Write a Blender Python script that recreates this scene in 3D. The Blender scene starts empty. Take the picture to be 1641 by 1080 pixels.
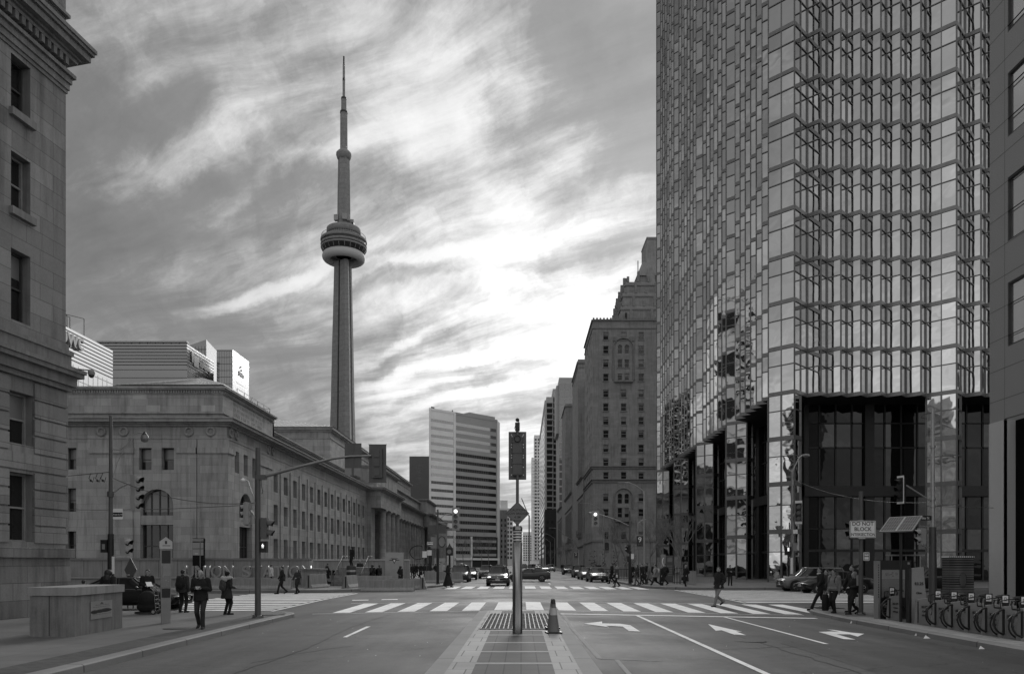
import bpy, bmesh, math, random
from mathutils import Vector, Matrix, noise as mnoise
random.seed(7)
R = math.radians
SC = bpy.context.scene
COL = SC.collection
F, CX, CY, CH = 1230.0, 835.0, 902.0, 1.9      # focal length and vanishing point in photo pixels, eye height

# ------------------------------------------------------------------ ground shape
def gz(x, y):
    f = 1.0 if y < 31 else (0.4 if y > 42 else 1.0 - 0.6*(y-31)/11)
    return -0.0177*min(abs(x), 11.5)*f
def at(px, D):
    return (px-CX)/F*D
def zat(py, D):
    return CH+(CY-py)/F*D

# ------------------------------------------------------------------ mesh builder
class MB:
    def __init__(s):
        s.v = []; s.f = []; s.m = []; s.mats = []; s.sm = []
    def mi(s, mat):
        if mat not in s.mats: s.mats.append(mat)
        return s.mats.index(mat)
    def add(s, vs, fs, mat, smooth=False):
        o = len(s.v); k = s.mi(mat)
        s.v += [tuple(v) for v in vs]
        for f in fs:
            s.f.append([i+o for i in f]); s.m.append(k); s.sm.append(smooth)
    def box(s, a, b, mat):
        x0, x1 = sorted((a[0], b[0])); y0, y1 = sorted((a[1], b[1])); z0, z1 = sorted((a[2], b[2]))
        s.add([(x0,y0,z0),(x1,y0,z0),(x1,y1,z0),(x0,y1,z0),(x0,y0,z1),(x1,y0,z1),(x1,y1,z1),(x0,y1,z1)],
              [(0,3,2,1),(4,5,6,7),(0,1,5,4),(1,2,6,5),(2,3,7,6),(3,0,4,7)], mat)
    def obox(s, c, sx, sy, sz, rz, mat, M=None):
        T = Matrix.Translation(c) @ (M if M else Matrix.Rotation(rz, 4, 'Z'))
        vs = [T @ Vector((x*sx/2, y*sy/2, z*sz/2)) for z in (-1,1) for x, y in ((-1,-1),(1,-1),(1,1),(-1,1))]
        s.add(vs, [(0,3,2,1),(4,5,6,7),(0,1,5,4),(1,2,6,5),(2,3,7,6),(3,0,4,7)], mat)
    def prism(s, poly, z0, z1, mat, smooth=False, cap=True):
        n = len(poly)
        a = sum(poly[i][0]*poly[(i+1)%n][1]-poly[(i+1)%n][0]*poly[i][1] for i in range(n))
        if a < 0: poly = poly[::-1]
        z0f = z0 if callable(z0) else (lambda x, y: z0)
        z1f = z1 if callable(z1) else (lambda x, y: z1)
        vs = [(x,y,z0f(x,y)) for x, y in poly]+[(x,y,z1f(x,y)) for x, y in poly]
        fs = [(i,(i+1)%n,n+(i+1)%n,n+i) for i in range(n)]
        s.add(vs, fs, mat, smooth)
        if cap: s.add(vs, [tuple(range(n,2*n)), tuple(range(n-1,-1,-1))], mat)
    def prof(s, pts, a, b, mat, axis):
        # profile pts (p,z) swept along axis 'x' or 'y' from a to b; p is the other horizontal axis
        n = len(pts)
        if axis == 'x': vs = [(t,p,z) for t in (a,b) for p, z in pts]
        else: vs = [(p,t,z) for t in (a,b) for p, z in pts]
        s.add(vs, [(i,(i+1)%n,n+(i+1)%n,n+i) for i in range(n)]+[tuple(range(n)),tuple(range(2*n-1,n-1,-1))], mat)
    def rings(s, rr, mat, smooth=True, closed=True, caps=True):
        n = len(rr[0]); vs = [p for r in rr for p in r]; fs = []
        for k in range(len(rr)-1):
            for i in range(n if closed else n-1):
                j = (i+1) % n
                fs.append((k*n+i, k*n+j, (k+1)*n+j, (k+1)*n+i))
        s.add(vs, fs, mat, smooth)
        if caps:
            s.add(vs[:n], [tuple(range(n-1,-1,-1))], mat); s.add(vs[-n:], [tuple(range(n))], mat)
    def lathe(s, prof, c, mat, n=16, smooth=True, caps=True, axis='z'):
        rr = []
        for r, z in prof:
            ring = []
            for i in range(n):
                a = 2*math.pi*i/n
                p = (r*math.cos(a), r*math.sin(a), z)
                if axis == 'x': p = (p[2], p[0], p[1])
                elif axis == 'y': p = (p[1], p[2], p[0])
                ring.append((c[0]+p[0], c[1]+p[1], c[2]+p[2]))
            rr.append(ring)
        s.rings(rr, mat, smooth, True, caps)
    def tube(s, pts, rad, mat, n=8, smooth=True, caps=True):
        pts = [Vector(p) for p in pts]
        if not isinstance(rad, (list, tuple)): rad = [rad]*len(pts)
        rr = []; up = None
        for i, p in enumerate(pts):
            d = (pts[min(i+1,len(pts)-1)]-pts[max(i-1,0)]).normalized()
            if up is None:
                up = Vector((0,0,1)) if abs(d.z) < 0.9 else Vector((1,0,0))
            a = d.cross(up).normalized(); b = a.cross(d).normalized(); up = b
            rr.append([p+(a*math.cos(2*math.pi*k/n)+b*math.sin(2*math.pi*k/n))*rad[i] for k in range(n)])
        s.rings(rr, mat, smooth, True, caps)
    def ball(s, c, r, mat, n=12, m=8):
        r = r if isinstance(r, (list, tuple)) else (r,r,r)
        rr = []
        for k in range(m+1):
            t = math.pi*k/m; q = max(math.sin(t), 0.02)
            rr.append([(c[0]+r[0]*q*math.cos(2*math.pi*i/n), c[1]+r[1]*q*math.sin(2*math.pi*i/n), c[2]-r[2]*math.cos(t)) for i in range(n)])
        s.rings(rr, mat, True)
    def cap(s, p0, r0, p1, r1, mat, n=12):
        # tapered limb with round ends
        p0, p1 = Vector(p0), Vector(p1); d = p1-p0; L = d.length or 1e-6; d /= L
        pts, rad = [], []
        for k in range(5):
            t = math.pi/2*(1-k/4); pts.append(p0-d*r0*math.sin(t)); rad.append(max(r0*math.cos(t), .002))
        for k in range(5):
            t = math.pi/2*k/4; pts.append(p1+d*r1*math.sin(t)); rad.append(max(r1*math.cos(t), .002))
        up = Vector((0,0,1)) if abs(d.z) < 0.9 else Vector((1,0,0))
        a = d.cross(up).normalized(); b = a.cross(d)
        s.rings([[p+(a*math.cos(2*math.pi*k/n)+b*math.sin(2*math.pi*k/n))*q for k in range(n)] for p, q in zip(pts, rad)], mat)
    def mesh(s, name):
        me = bpy.data.meshes.new(name); me.from_pydata(s.v, [], s.f)
        for m in s.mats: me.materials.append(m)
        me.polygons.foreach_set('material_index', s.m); me.polygons.foreach_set('use_smooth', s.sm)
        me.update(); return me
    def build(s, name, parent=None, loc=(0,0,0), rz=0):
        o = bpy.data.objects.new(name, s.mesh(name)); COL.objects.link(o)
        o.location = loc; o.rotation_euler = (0,0,rz)
        if parent: o.parent = parent
        return o

def fix_normals(o):
    bm = bmesh.new(); bm.from_mesh(o.data); bmesh.ops.recalc_face_normals(bm, faces=bm.faces); bm.to_mesh(o.data); bm.free()
def tag(o, label=None, cat=None, group=None, kind=None):
    if label: o['label'] = label
    if cat: o['category'] = cat
    if group: o['group'] = group
    if kind: o['kind'] = kind
    return o
def thing(name, label, cat, loc=(0,0,0), rz=0, group=None):
    o = bpy.data.objects.new(name, None); COL.objects.link(o)
    o.location = loc; o.rotation_euler = (0,0,rz); o.empty_display_size = .2
    return tag(o, label, cat, group)
def struct(o):
    o['kind'] = 'structure'; return o
def copy_tree(o, parent=None):
    c = o.copy(); COL.objects.link(c)
    if parent: c.parent = parent
    for ch in list(o.children): copy_tree(ch, c)
    return c
def text_mesh(txt, size, extrude=0.0, align='CENTER', bevel=0.0):
    cu = bpy.data.curves.new('lettering', 'FONT'); cu.body = txt; cu.size = size; cu.extrude = extrude
    cu.align_x = align; cu.align_y = 'CENTER'; cu.offset = size*0.013; cu.bevel_depth = bevel; cu.space_line = .95
    o = bpy.data.objects.new('lettering', cu); COL.objects.link(o)
    me = bpy.data.meshes.new_from_object(o.evaluated_get(bpy.context.evaluated_depsgraph_get()))
    bpy.data.objects.remove(o); bpy.data.curves.remove(cu)
    return me
def text(txt, size, mat, loc, rot, parent=None, name='lettering', extrude=0.004, align='CENTER', bold=0, sx=1):
    me = text_mesh(txt, size, extrude, align)
    me.materials.clear(); me.materials.append(mat)
    o = bpy.data.objects.new(name, me); COL.objects.link(o); o.location = loc; o.rotation_euler = rot
    o.scale = (sx,1,1)
    if parent: o.parent = parent
    return o

# ------------------------------------------------------------------ materials (all grey: the photograph is monochrome)
def nt(name):
    m = bpy.data.materials.new(name); m.use_nodes = True
    t = m.node_tree; b = t.nodes['Principled BSDF']; return m, t, b
def g4(v): return (v,v,v,1)
def node(t, kind, **kw):
    n = t.nodes.new(kind)
    for k, v in kw.items(): setattr(n, k, v)
    return n
def mathn(t, op, a, b=None, c=None, clamp=False):
    n = t.nodes.new('ShaderNodeMath'); n.operation = op; n.use_clamp = clamp
    for i, q in enumerate((a,b,c)):
        if q is None: continue
        if isinstance(q, (int,float)): n.inputs[i].default_value = q
        else: t.links.new(q, n.inputs[i])
    return n.outputs[0]
def maprange(t, v, a, b, c, d, smooth=False):
    n = t.nodes.new('ShaderNodeMapRange'); n.clamp = True
    if smooth: n.interpolation_type = 'SMOOTHSTEP'
    t.links.new(v, n.inputs[0])
    for i, q in enumerate((a,b,c,d)): n.inputs[i+1].default_value = q
    return n.outputs[0]
def noise(t, vec, scale, detail=4, rough=.55, dist=0):
    n = node(t, 'ShaderNodeTexNoise'); n.inputs['Scale'].default_value = scale
    n.inputs['Detail'].default_value = detail; n.inputs['Roughness'].default_value = rough; n.inputs['Distortion'].default_value = dist
    if vec is not None: t.links.new(vec, n.inputs['Vector'])
    return n.outputs[0]
def coord(t, which='Object'):
    return node(t, 'ShaderNodeTexCoord').outputs[which]
def scalevec(t, v, s):
    n = node(t, 'ShaderNodeMapping'); n.inputs['Scale'].default_value = s; t.links.new(v, n.inputs[0]); return n.outputs[0]
def bump(t, b, h, strength, dist=.02):
    n = node(t, 'ShaderNodeBump'); n.inputs['Strength'].default_value = strength; n.inputs['Distance'].default_value = dist
    t.links.new(h, n.inputs['Height']); t.links.new(n.outputs[0], b.inputs['Normal'])
def mat(name, base, rough=.75, var=.18, scale=2.5, bmp=.15, metal=0, spec=.4, fine=30, streak=0):
    m, t, b = nt(name); v = coord(t)
    n1 = noise(t, v, scale, 5, .6); n2 = noise(t, v, fine, 3, .6)
    k = mathn(t, 'ADD', maprange(t, n1, .3, .7, 1-var, 1+var), maprange(t, n2, .25, .75, -var*.5, var*.5))
    if streak:
        s = noise(t, scalevec(t, v, (3,3,.25)), 2.0, 5, .65)
        k = mathn(t, 'MULTIPLY', k, maprange(t, s, .42, .68, 1, 1-streak))
    c = mathn(t, 'MULTIPLY', k, base)
    t.links.new(c, b.inputs['Base Color'])
    b.inputs['Roughness'].default_value = rough; b.inputs['Metallic'].default_value = metal
    b.inputs['Specular IOR Level'].default_value = spec
    if bmp: bump(t, b, n2, bmp, .01)
    return m
def stone(name, base, bw=1.3, bh=.62, joint=.62, var=.12, rough=.8, odd=.0, bmp=.4, jw=.012, streak=.25):
    # coursed ashlar: joints follow x+y along either kind of wall and z up it
    m, t, b = nt(name); v = coord(t)
    sp = node(t, 'ShaderNodeSeparateXYZ'); t.links.new(v, sp.inputs[0])
    cb = node(t, 'ShaderNodeCombineXYZ'); t.links.new(mathn(t, 'ADD', sp.outputs[0], sp.outputs[1]), cb.inputs[0]); t.links.new(sp.outputs[2], cb.inputs[1])
    br = node(t, 'ShaderNodeTexBrick'); t.links.new(cb.outputs[0], br.inputs['Vector'])
    br.inputs['Color1'].default_value = g4(1-var); br.inputs['Color2'].default_value = g4(1+var); br.inputs['Mortar'].default_value = g4(joint)
    br.inputs['Scale'].default_value = 1; br.inputs['Mortar Size'].default_value = jw; br.inputs['Mortar Smooth'].default_value = .3
    br.inputs['Brick Width'].default_value = bw; br.inputs['Row Height'].default_value = bh; br.inputs['Bias'].default_value = -.2
    n1 = noise(t, v, .35, 5, .6); n2 = noise(t, v, 14, 5, .65)
    k = mathn(t, 'MULTIPLY', br.outputs['Color'], mathn(t, 'ADD', maprange(t, n1, .3, .7, .84, 1.14), maprange(t, n2, .25, .75, -.12, .12)))
    s = noise(t, scalevec(t, v, (1.6,1.6,.16)), 1.3, 6, .65)
    k = mathn(t, 'MULTIPLY', k, maprange(t, s, .48, .72, 1, 1-streak))
    t.links.new(mathn(t, 'MULTIPLY', k, base), b.inputs['Base Color'])
    b.inputs['Roughness'].default_value = rough; b.inputs['Specular IOR Level'].default_value = .25
    h = mathn(t, 'ADD', mathn(t, 'MULTIPLY', br.outputs['Fac'], -1.0), mathn(t, 'MULTIPLY', n2, .35))
    bump(t, b, h, bmp, .03)
    return m
def glassy(name, base, rough=.04, metal=0., wave=.0, wscale=.6, spec=.5, isl=.0, dist=.05):
    m, t, b = nt(name)
    if isl:
        gi = node(t, 'ShaderNodeNewGeometry'); r = gi.outputs['Random Per Island']
        t.links.new(maprange(t, r, 0, 1, base*(1-isl), base*(1+isl)), b.inputs['Base Color'])
    else: b.inputs['Base Color'].default_value = g4(base)
    b.inputs['Roughness'].default_value = rough; b.inputs['Metallic'].default_value = metal; b.inputs['Specular IOR Level'].default_value = spec
    if wave:
        n = noise(t, scalevec(t, coord(t), (1,1,.8)), wscale, 2, .5, .3)
        if isl:
            wn = node(t, 'ShaderNodeTexWhiteNoise'); wn.noise_dimensions = '1D'; t.links.new(gi.outputs['Random Per Island'], wn.inputs['W'])
            ad = node(t, 'ShaderNodeVectorMath'); ad.operation = 'MULTIPLY_ADD'
            t.links.new(wn.outputs['Color'], ad.inputs[0]); ad.inputs[1].default_value = (40,40,40); t.links.new(coord(t), ad.inputs[2])
            n = noise(t, ad.outputs[0], wscale, 2, .5, .3)
        bump(t, b, n, wave, dist)
    return m
def glow(name, v, strength):
    m, t, b = nt(name); b.inputs['Base Color'].default_value = g4(.5)
    b.inputs['Emission Color'].default_value = g4(v); b.inputs['Emission Strength'].default_value = strength
    return m
def paintmat(name, base, under):
    # worn road paint: chipped through to the asphalt
    m, t, b = nt(name); v = coord(t)
    n = noise(t, v, 9, 8, .75); n2 = noise(t, v, 1.2, 4, .6)
    k = maprange(t, mathn(t, 'ADD', n, mathn(t, 'MULTIPLY', n2, .55)), .51, .68, 0, 1)
    mx = node(t, 'ShaderNodeMix'); mx.data_type = 'FLOAT'; t.links.new(k, mx.inputs['Factor'])
    mx.inputs['A'].default_value = under*1.25; mx.inputs['B'].default_value = base
    t.links.new(mathn(t, 'MULTIPLY', mx.outputs[0], maprange(t, n2, .3, .7, .85, 1.08)), b.inputs['Base Color'])
    b.inputs['Roughness'].default_value = .75; b.inputs['Specular IOR Level'].default_value = .3
    return m
def asphalt(name, base):
    m, t, b = nt(name); v = coord(t)
    agg = node(t, 'ShaderNodeTexVoronoi'); agg.inputs['Scale'].default_value = 55; t.links.new(v, agg.inputs['Vector'])
    n1 = noise(t, v, .22, 5, .6); n2 = noise(t, v, 22, 4, .7)
    tr = noise(t, scalevec(t, v, (1.1,.05,1)), 1.0, 4, .55)               # wheel tracks along the street
    pat = noise(t, scalevec(t, v, (.35,.12,1)), 1.0, 3, .5)
    k = mathn(t, 'ADD', maprange(t, n1, .3, .7, .82, 1.18), maprange(t, n2, .3, .7, -.2, .2))
    k = mathn(t, 'MULTIPLY', k, maprange(t, tr, .35, .65, .76, 1.18))
    k = mathn(t, 'MULTIPLY', k, maprange(t, pat, .42, .58, .86, 1.12, True))
    k = mathn(t, 'ADD', k, maprange(t, agg.outputs['Distance'], .0, .5, .12, -.12))
    n3 = noise(t, v, 3.1, 6, .7); k = mathn(t, 'MULTIPLY', k, maprange(t, n3, .3, .7, .80, 1.20))
    # cracks
    vc = node(t, 'ShaderNodeTexVoronoi'); vc.feature = 'DISTANCE_TO_EDGE'; vc.inputs['Scale'].default_value = .16
    wv = node(t, 'ShaderNodeVectorMath'); wv.operation = 'MULTIPLY_ADD'
    nv = node(t, 'ShaderNodeTexNoise'); nv.inputs['Scale'].default_value = 1.3; nv.inputs['Detail'].default_value = 6; t.links.new(v, nv.inputs['Vector'])
    t.links.new(nv.outputs['Color'], wv.inputs[0]); wv.inputs[1].default_value = (1.6,1.6,0); t.links.new(v, wv.inputs[2])
    t.links.new(wv.outputs[0], vc.inputs['Vector'])
    ck = maprange(t, vc.outputs['Distance'], .0, .005, .42, 1)
    k = mathn(t, 'MULTIPLY', k, ck)
    spt = noise(t, v, 1.7, 3, .5); k = mathn(t, 'MULTIPLY', k, maprange(t, spt, .66, .74, 1, .72))      # oil drips
    t.links.new(mathn(t, 'MULTIPLY', k, base), b.inputs['Base Color'])
    t.links.new(maprange(t, n1, .3, .7, .58, .8), b.inputs['Roughness']); b.inputs['Specular IOR Level'].default_value = .4
    bump(t, b, mathn(t, 'ADD', agg.outputs['Distance'], n2), .35, .008)
    return m
def slabmat(name, base, w, h, joint=.55, var=.08, jw=.012, off=.0, rough=.8, grime=.3):
    # paving laid out flat: joints in x and y
    m, t, b = nt(name); v = coord(t)
    br = node(t, 'ShaderNodeTexBrick'); t.links.new(v, br.inputs['Vector']); br.offset = off
    br.inputs['Color1'].default_value = g4(1-var); br.inputs['Color2'].default_value = g4(1+var); br.inputs['Mortar'].default_value = g4(joint)
    br.inputs['Scale'].default_value = 1; br.inputs['Mortar Size'].default_value = jw; br.inputs['Brick Width'].default_value = w; br.inputs['Row Height'].default_value = h
    n1 = noise(t, v, .5, 6, .65); n2 = noise(t, v, 40, 4, .7)
    k = mathn(t, 'MULTIPLY', br.outputs['Color'], mathn(t, 'ADD', maprange(t, n1, .35, .7, 1.08, 1-grime), maprange(t, n2, .25, .75, -.14, .14)))
    t.links.new(mathn(t, 'MULTIPLY', k, base), b.inputs['Base Color'])
    b.inputs['Roughness'].default_value = rough; b.inputs['Specular IOR Level'].default_value = .3
    bump(t, b, mathn(t, 'ADD', mathn(t, 'MULTIPLY', br.outputs['Fac'], -.6), n2), .3, .01)
    return m

ASPH = .060
M = dict(
 asphalt=asphalt('asphalt', ASPH), paint=paintmat('road_paint', .82, ASPH), newasph=asphalt('patched_asphalt', .050),
 walk=slabmat('sidewalk_concrete', .135, 1.5, 1.5, .6), walkdark=slabmat('dark_paver', .075, .24, .12, .7, .2, .01, .5),
 curb=slabmat('curb_granite', .20, 9, 2.4, .35, .06, .02, 0, .75, .15), granite=slabmat('light_granite', .29, .46, .92, .3, .1, .012, .5, .7, .25),
 mpaver=slabmat('median_paver', .085, .29, .58, .45, .12, .012, 0, .75, .2), strip=mat('light_strip', .34, .8),
 ground=mat('ground_earth', .10, .9), steelgrate=mat('grate_steel', .22, .6, metal=.3), pit=mat('grate_pit_shade', .02, .9),
 station=stone('station_limestone', .32, 2.0, .82, .55, .15, streak=.38), stationtrim=stone('station_trim', .31, 2.6, 3.1, .7, .10, bmp=.3, streak=.4),
 pale=stone('pale_stone', .40, 3, 1, .9, .02), roofm=mat('metal_roof', .30, .5, bmp=.1), office=stone('office_sandstone', .235, 1.45, .6, .45, .17, streak=.45),
 officetrim=mat('office_trim', .19, .8, scale=1.5, streak=.3), hotel=stone('hotel_limestone', .25, 1.3, .5, .75, .09, streak=.35), hoteltrim=mat('hotel_trim', .18, .8, streak=.2),
 granitewall=mat('flecked_granite', .24, .55, .22, 30, .1, fine=120), granitepier=mat('pale_granite', .44, .6, .2, 30, .1, fine=120), black=mat('black_paint', .015, .45), 
 dark=mat('dark_interior', .012, .6), darkgl=glassy('dark_glass', .012, .25, spec=.12), win=glassy('window_glass', .02, .05, 0, .25, .8, .55),
 winlight=glassy('pale_window', .16, .25, 0, .1, 1.0, .6), frame=mat('window_frame', .05, .6, bmp=0), palefr=mat('pale_frame', .25, .6, bmp=0),
 gold=glassy('mirror_glass', .55, .02, 1., .42, .42, .5, .30), mull=mat('bronze_mullion', .17, .35, .1, metal=.7, bmp=0), spand=mat('bronze_spandrel', .20, .3, .1, metal=.7, bmp=0),
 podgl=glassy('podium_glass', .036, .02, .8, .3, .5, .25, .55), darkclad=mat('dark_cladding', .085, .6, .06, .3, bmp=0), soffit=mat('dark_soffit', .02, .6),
 concrete=mat('concrete', .26, .85, .14, .6, .2, streak=.25), conc2=mat('stained_concrete', .19, .85, .22, 1.1, .3, streak=.4), tower=stone('tower_concrete', .19, 900, 5.5, .80, .05, bmp=0, jw=.35, streak=.25), towerwhite=mat('tower_radome', .34, .6, .04, bmp=0),
 towerglass=glassy('tower_glass', .03, .1, .3), steel=mat('galvanised_steel', .22, .4, .12, metal=.7, bmp=0), polesteel=mat('pole_paint', .09, .5, .1, metal=.2, bmp=0), brushed=mat('brushed_steel', .20, .22, .08, 1, 0, metal=1.),
 alu=mat('aluminium', .36, .42, .1, metal=.6, bmp=0), darkpole=mat('dark_pole', .02, .5, bmp=0), signback=mat('sign_back', .09, .45, .1, metal=.4, bmp=0), white=mat('white_sign', .72, .5, .08, bmp=0), grey=mat('grey_panel', .22, .55, .1, bmp=0),
 yellow=mat('sign_yellow', .13, .5, .08, bmp=0), sigyellow=mat('signal_casing', .30, .5, .1, bmp=0), lens=glassy('dark_lens', .03, .15), lit=glow('lit_lens', 1, 1.0), litman=glow('walk_symbol', 1, .8), head=glow('headlamp_glow', 1, 1.1), headoff=glassy('headlamp', .16, .12, .3),
 tail=mat('tail_lamp', .08, .2, bmp=0), tyre=mat('tyre_rubber', .018, .8), rim=mat('wheel_rim', .25, .3, metal=.8, bmp=0), carglass=glassy('car_glass', .012, .04, spec=.3), chrome=glassy('chrome', .6, .08, 1), plate=mat('number_plate', .5, .5, bmp=0),
 cone=mat('cone_rubber', .12, .6, .15), conelight=mat('cone_collar', .42, .5, .1), skin=mat('skin', .25, .55, .06, bmp=0), hair=mat('dark_hair', .02, .6, bmp=.3), hairgrey=mat('grey_hair', .16, .6, bmp=.3), fur=mat('pale_fur', .34, .9, .3, 20, .5),
 bark=mat('bare_bark', .17, .9), citi=mat('pale_skylit_cladding', .70, .5, .06, .3, bmp=0), citidark=mat('grey_cladding', .30, .5, .06, .3, bmp=0), band=glassy('ribbon_glass', .04, .06, .4, .2, .3, .5, .3),
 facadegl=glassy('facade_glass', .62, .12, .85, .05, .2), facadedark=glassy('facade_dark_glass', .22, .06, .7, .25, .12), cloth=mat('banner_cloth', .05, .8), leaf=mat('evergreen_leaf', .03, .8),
)
def cloth(v, rough=.85):
    v = max(v, .017); k = 'cloth%03d' % round(v*1000)
    if k not in M: M[k] = mat('fabric_'+k[5:], v, rough, .18, 8, .25, fine=90, spec=.2)
    return M[k]
def carpaint(v):
    k = 'car%03d' % round(v*1000)
    if k not in M:
        M[k] = glassy('car_paint_'+k[3:], v, .28, .12, spec=.3)
        b = M[k].node_tree.nodes['Principled BSDF']; b.inputs['Coat Weight'].default_value = .15; b.inputs['Coat Roughness'].default_value = .08
    return M[k]

# ------------------------------------------------------------------ camera
cam = bpy.data.cameras.new('camera'); co = bpy.data.objects.new('camera', cam); COL.objects.link(co)
co.location = (0,0,CH); co.rotation_euler = (R(90),0,0)
cam.sensor_width = 36; cam.lens = 36*F/1641
cam.shift_x = (820.5-CX)/1641; cam.shift_y = (CY-540)/1641
cam.clip_start = .1; cam.clip_end = 6000
SC.camera = co
SC.view_settings.view_transform = 'Standard'; SC.view_settings.look = 'None'; SC.view_settings.gamma = 1; SC.view_settings.exposure = 0.58
SC.cycles.max_bounces = 8; SC.cycles.use_denoising = True

# ------------------------------------------------------------------ sky and sun
SUN_EL, SUN_AZ = R(24), R(10)           # low behind thin cloud, a little to the right of the street's axis
w = bpy.data.worlds.new('World'); SC.world = w; w.use_nodes = True
t = w.node_tree; bg = t.nodes['Background']
sky = node(t, 'ShaderNodeTexSky'); sky.sky_type = 'NISHITA'; sky.sun_disc = False
sky.sun_elevation = SUN_EL; sky.sun_rotation = SUN_AZ
bw = node(t, 'ShaderNodeRGBToBW'); t.links.new(sky.outputs[0], bw.inputs[0])
d = coord(t, 'Generated')
sp = node(t, 'ShaderNodeSeparateXYZ'); t.links.new(d, sp.inputs[0])
zc = mathn(t, 'ADD', mathn(t, 'MAXIMUM', sp.outputs[2], 0.0), .09)
cb = node(t, 'ShaderNodeCombineXYZ')
t.links.new(mathn(t, 'DIVIDE', sp.outputs[0], zc), cb.inputs[0]); t.links.new(mathn(t, 'DIVIDE', sp.outputs[1], zc), cb.inputs[1])
pl = cb.outputs[0]
def blob(px, py, r0, r1):
    # 1 inside r0 degrees of the photo direction, 0 beyond r1 degrees
    v = Vector(((px-CX)/F, 1, (CY-py)/F)).normalized()
    n = node(t, 'ShaderNodeVectorMath'); n.operation = 'DOT_PRODUCT'; t.links.new(wd, n.inputs[0]); n.inputs[1].default_value = v
    return maprange(t, n.outputs['Value'], math.cos(R(r1)), math.cos(R(r0)), 0, 1, True)
# directions bent a little by noise so cloud edges are ragged
nz = node(t, 'ShaderNodeTexNoise'); nz.inputs['Scale'].default_value = 4.0; nz.inputs['Detail'].default_value = 9; nz.inputs['Roughness'].default_value = .62; t.links.new(d, nz.inputs['Vector'])
sb = node(t, 'ShaderNodeVectorMath'); sb.operation = 'SUBTRACT'; t.links.new(nz.outputs['Color'], sb.inputs[0]); sb.inputs[1].default_value = (.5,.5,.5)
ma = node(t, 'ShaderNodeVectorMath'); ma.operation = 'MULTIPLY_ADD'; t.links.new(sb.outputs[0], ma.inputs[0]); ma.inputs[1].default_value = (.22,.22,.22); t.links.new(d, ma.inputs[2])
nm = node(t, 'ShaderNodeVectorMath'); nm.operation = 'NORMALIZE'; t.links.new(ma.outputs[0], nm.inputs[0]); wd = nm.outputs[0]
def streaks(ang, sx, sy, scale, detail, rough, warp):
    w1 = node(t, 'ShaderNodeTexNoise'); w1.inputs['Scale'].default_value = .9; w1.inputs['Detail'].default_value = 3; t.links.new(pl, w1.inputs['Vector'])
    a = node(t, 'ShaderNodeVectorMath'); a.operation = 'MULTIPLY_ADD'; t.links.new(w1.outputs['Color'], a.inputs[0]); a.inputs[1].default_value = (warp,warp,0); t.links.new(pl, a.inputs[2])
    m = node(t, 'ShaderNodeMapping'); t.links.new(a.outputs[0], m.inputs[0]); m.inputs['Rotation'].default_value = (0,0,ang)
    m2 = node(t, 'ShaderNodeMapping'); t.links.new(m.outputs[0], m2.inputs[0]); m2.inputs['Scale'].default_value = (sx,sy,1)
    return noise(t, m2.outputs[0], scale, detail, rough, .0)
s1 = streaks(R(33), .5, 1.8, .8, 10, .58, .35)
s2 = streaks(R(37), 1.0, 3.3, 1.25, 10, .62, .5)
s3 = streaks(R(22), 1.0, 1.2, 1.1, 10, .62, .5)
st = mathn(t, 'ADD', mathn(t, 'MULTIPLY', s1, .55), mathn(t, 'ADD', mathn(t, 'MULTIPLY', s2, .27), mathn(t, 'MULTIPLY', s3, .18)))
# cloud cover and brightness by part of the sky (sky units: x0.1 for radiance)
c_main = blob(720, 170, 5, 27)            # bank of high white cloud
c_low = blob(930, 640, 1, 17)             # glare low over the street
c_mid = blob(850, 340, 2, 13)
c_gap = blob(1050, 90, 3, 13)             # darker gap at the upper right
c_left = blob(170, 460, 4, 22)            # clearer, darker patch low on the left
c_right = blob(1560, 560, 6, 20)          # bright sky low behind the mirrored tower
base = mathn(t, 'MULTIPLY', bw.outputs[0], .07)
s4 = streaks(R(34), 1.2, 4.0, 1.9, 14, .66, .55)
puff = noise(t, wd, 9.0, 12, .62, .4)
cov = mathn(t, 'ADD', mathn(t, 'MULTIPLY', st, .62), mathn(t, 'ADD', mathn(t, 'MULTIPLY', s4, .20), mathn(t, 'MULTIPLY', puff, .18)))
for bl, k in ((c_main, .04), (c_mid, .015), (c_low, .045), (c_gap, -.11), (c_left, -.03)): cov = mathn(t, 'MULTIPLY_ADD', bl, k, cov)
def wisp(x0, y0, x1, y1, wpx):
    # soft streak of cloud between two photo directions
    a, b = [Vector(((x-CX)/F, 1, (CY-y)/F)).normalized() for x, y in ((x0,y0),(x1,y1))]
    n_ = a.cross(b).normalized(); q = (b-a).normalized()
    def dot(v):
        k = node(t, 'ShaderNodeVectorMath'); k.operation = 'DOT_PRODUCT'; t.links.new(wd2, k.inputs[0]); k.inputs[1].default_value = v; return k.outputs['Value']
    off = mathn(t, 'ABSOLUTE', dot(n_)); al = dot(q); a0, a1 = a.dot(q), b.dot(q); e = (a1-a0)*.35
    m = mathn(t, 'MULTIPLY', maprange(t, off, wpx*.25/F, wpx*1.2/F, 1, 0, True), mathn(t, 'MULTIPLY', maprange(t, al, a0-e, a0+e, 0, 1, True), maprange(t, al, a1-e, a1+e, 1, 0, True)))
    return m
m3 = node(t, 'ShaderNodeVectorMath'); m3.operation = 'MULTIPLY_ADD'; t.links.new(sb.outputs[0], m3.inputs[0]); m3.inputs[1].default_value = (.10,.10,.10); t.links.new(d, m3.inputs[2]); wd2 = m3.outputs[0]
wsum = None
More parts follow.
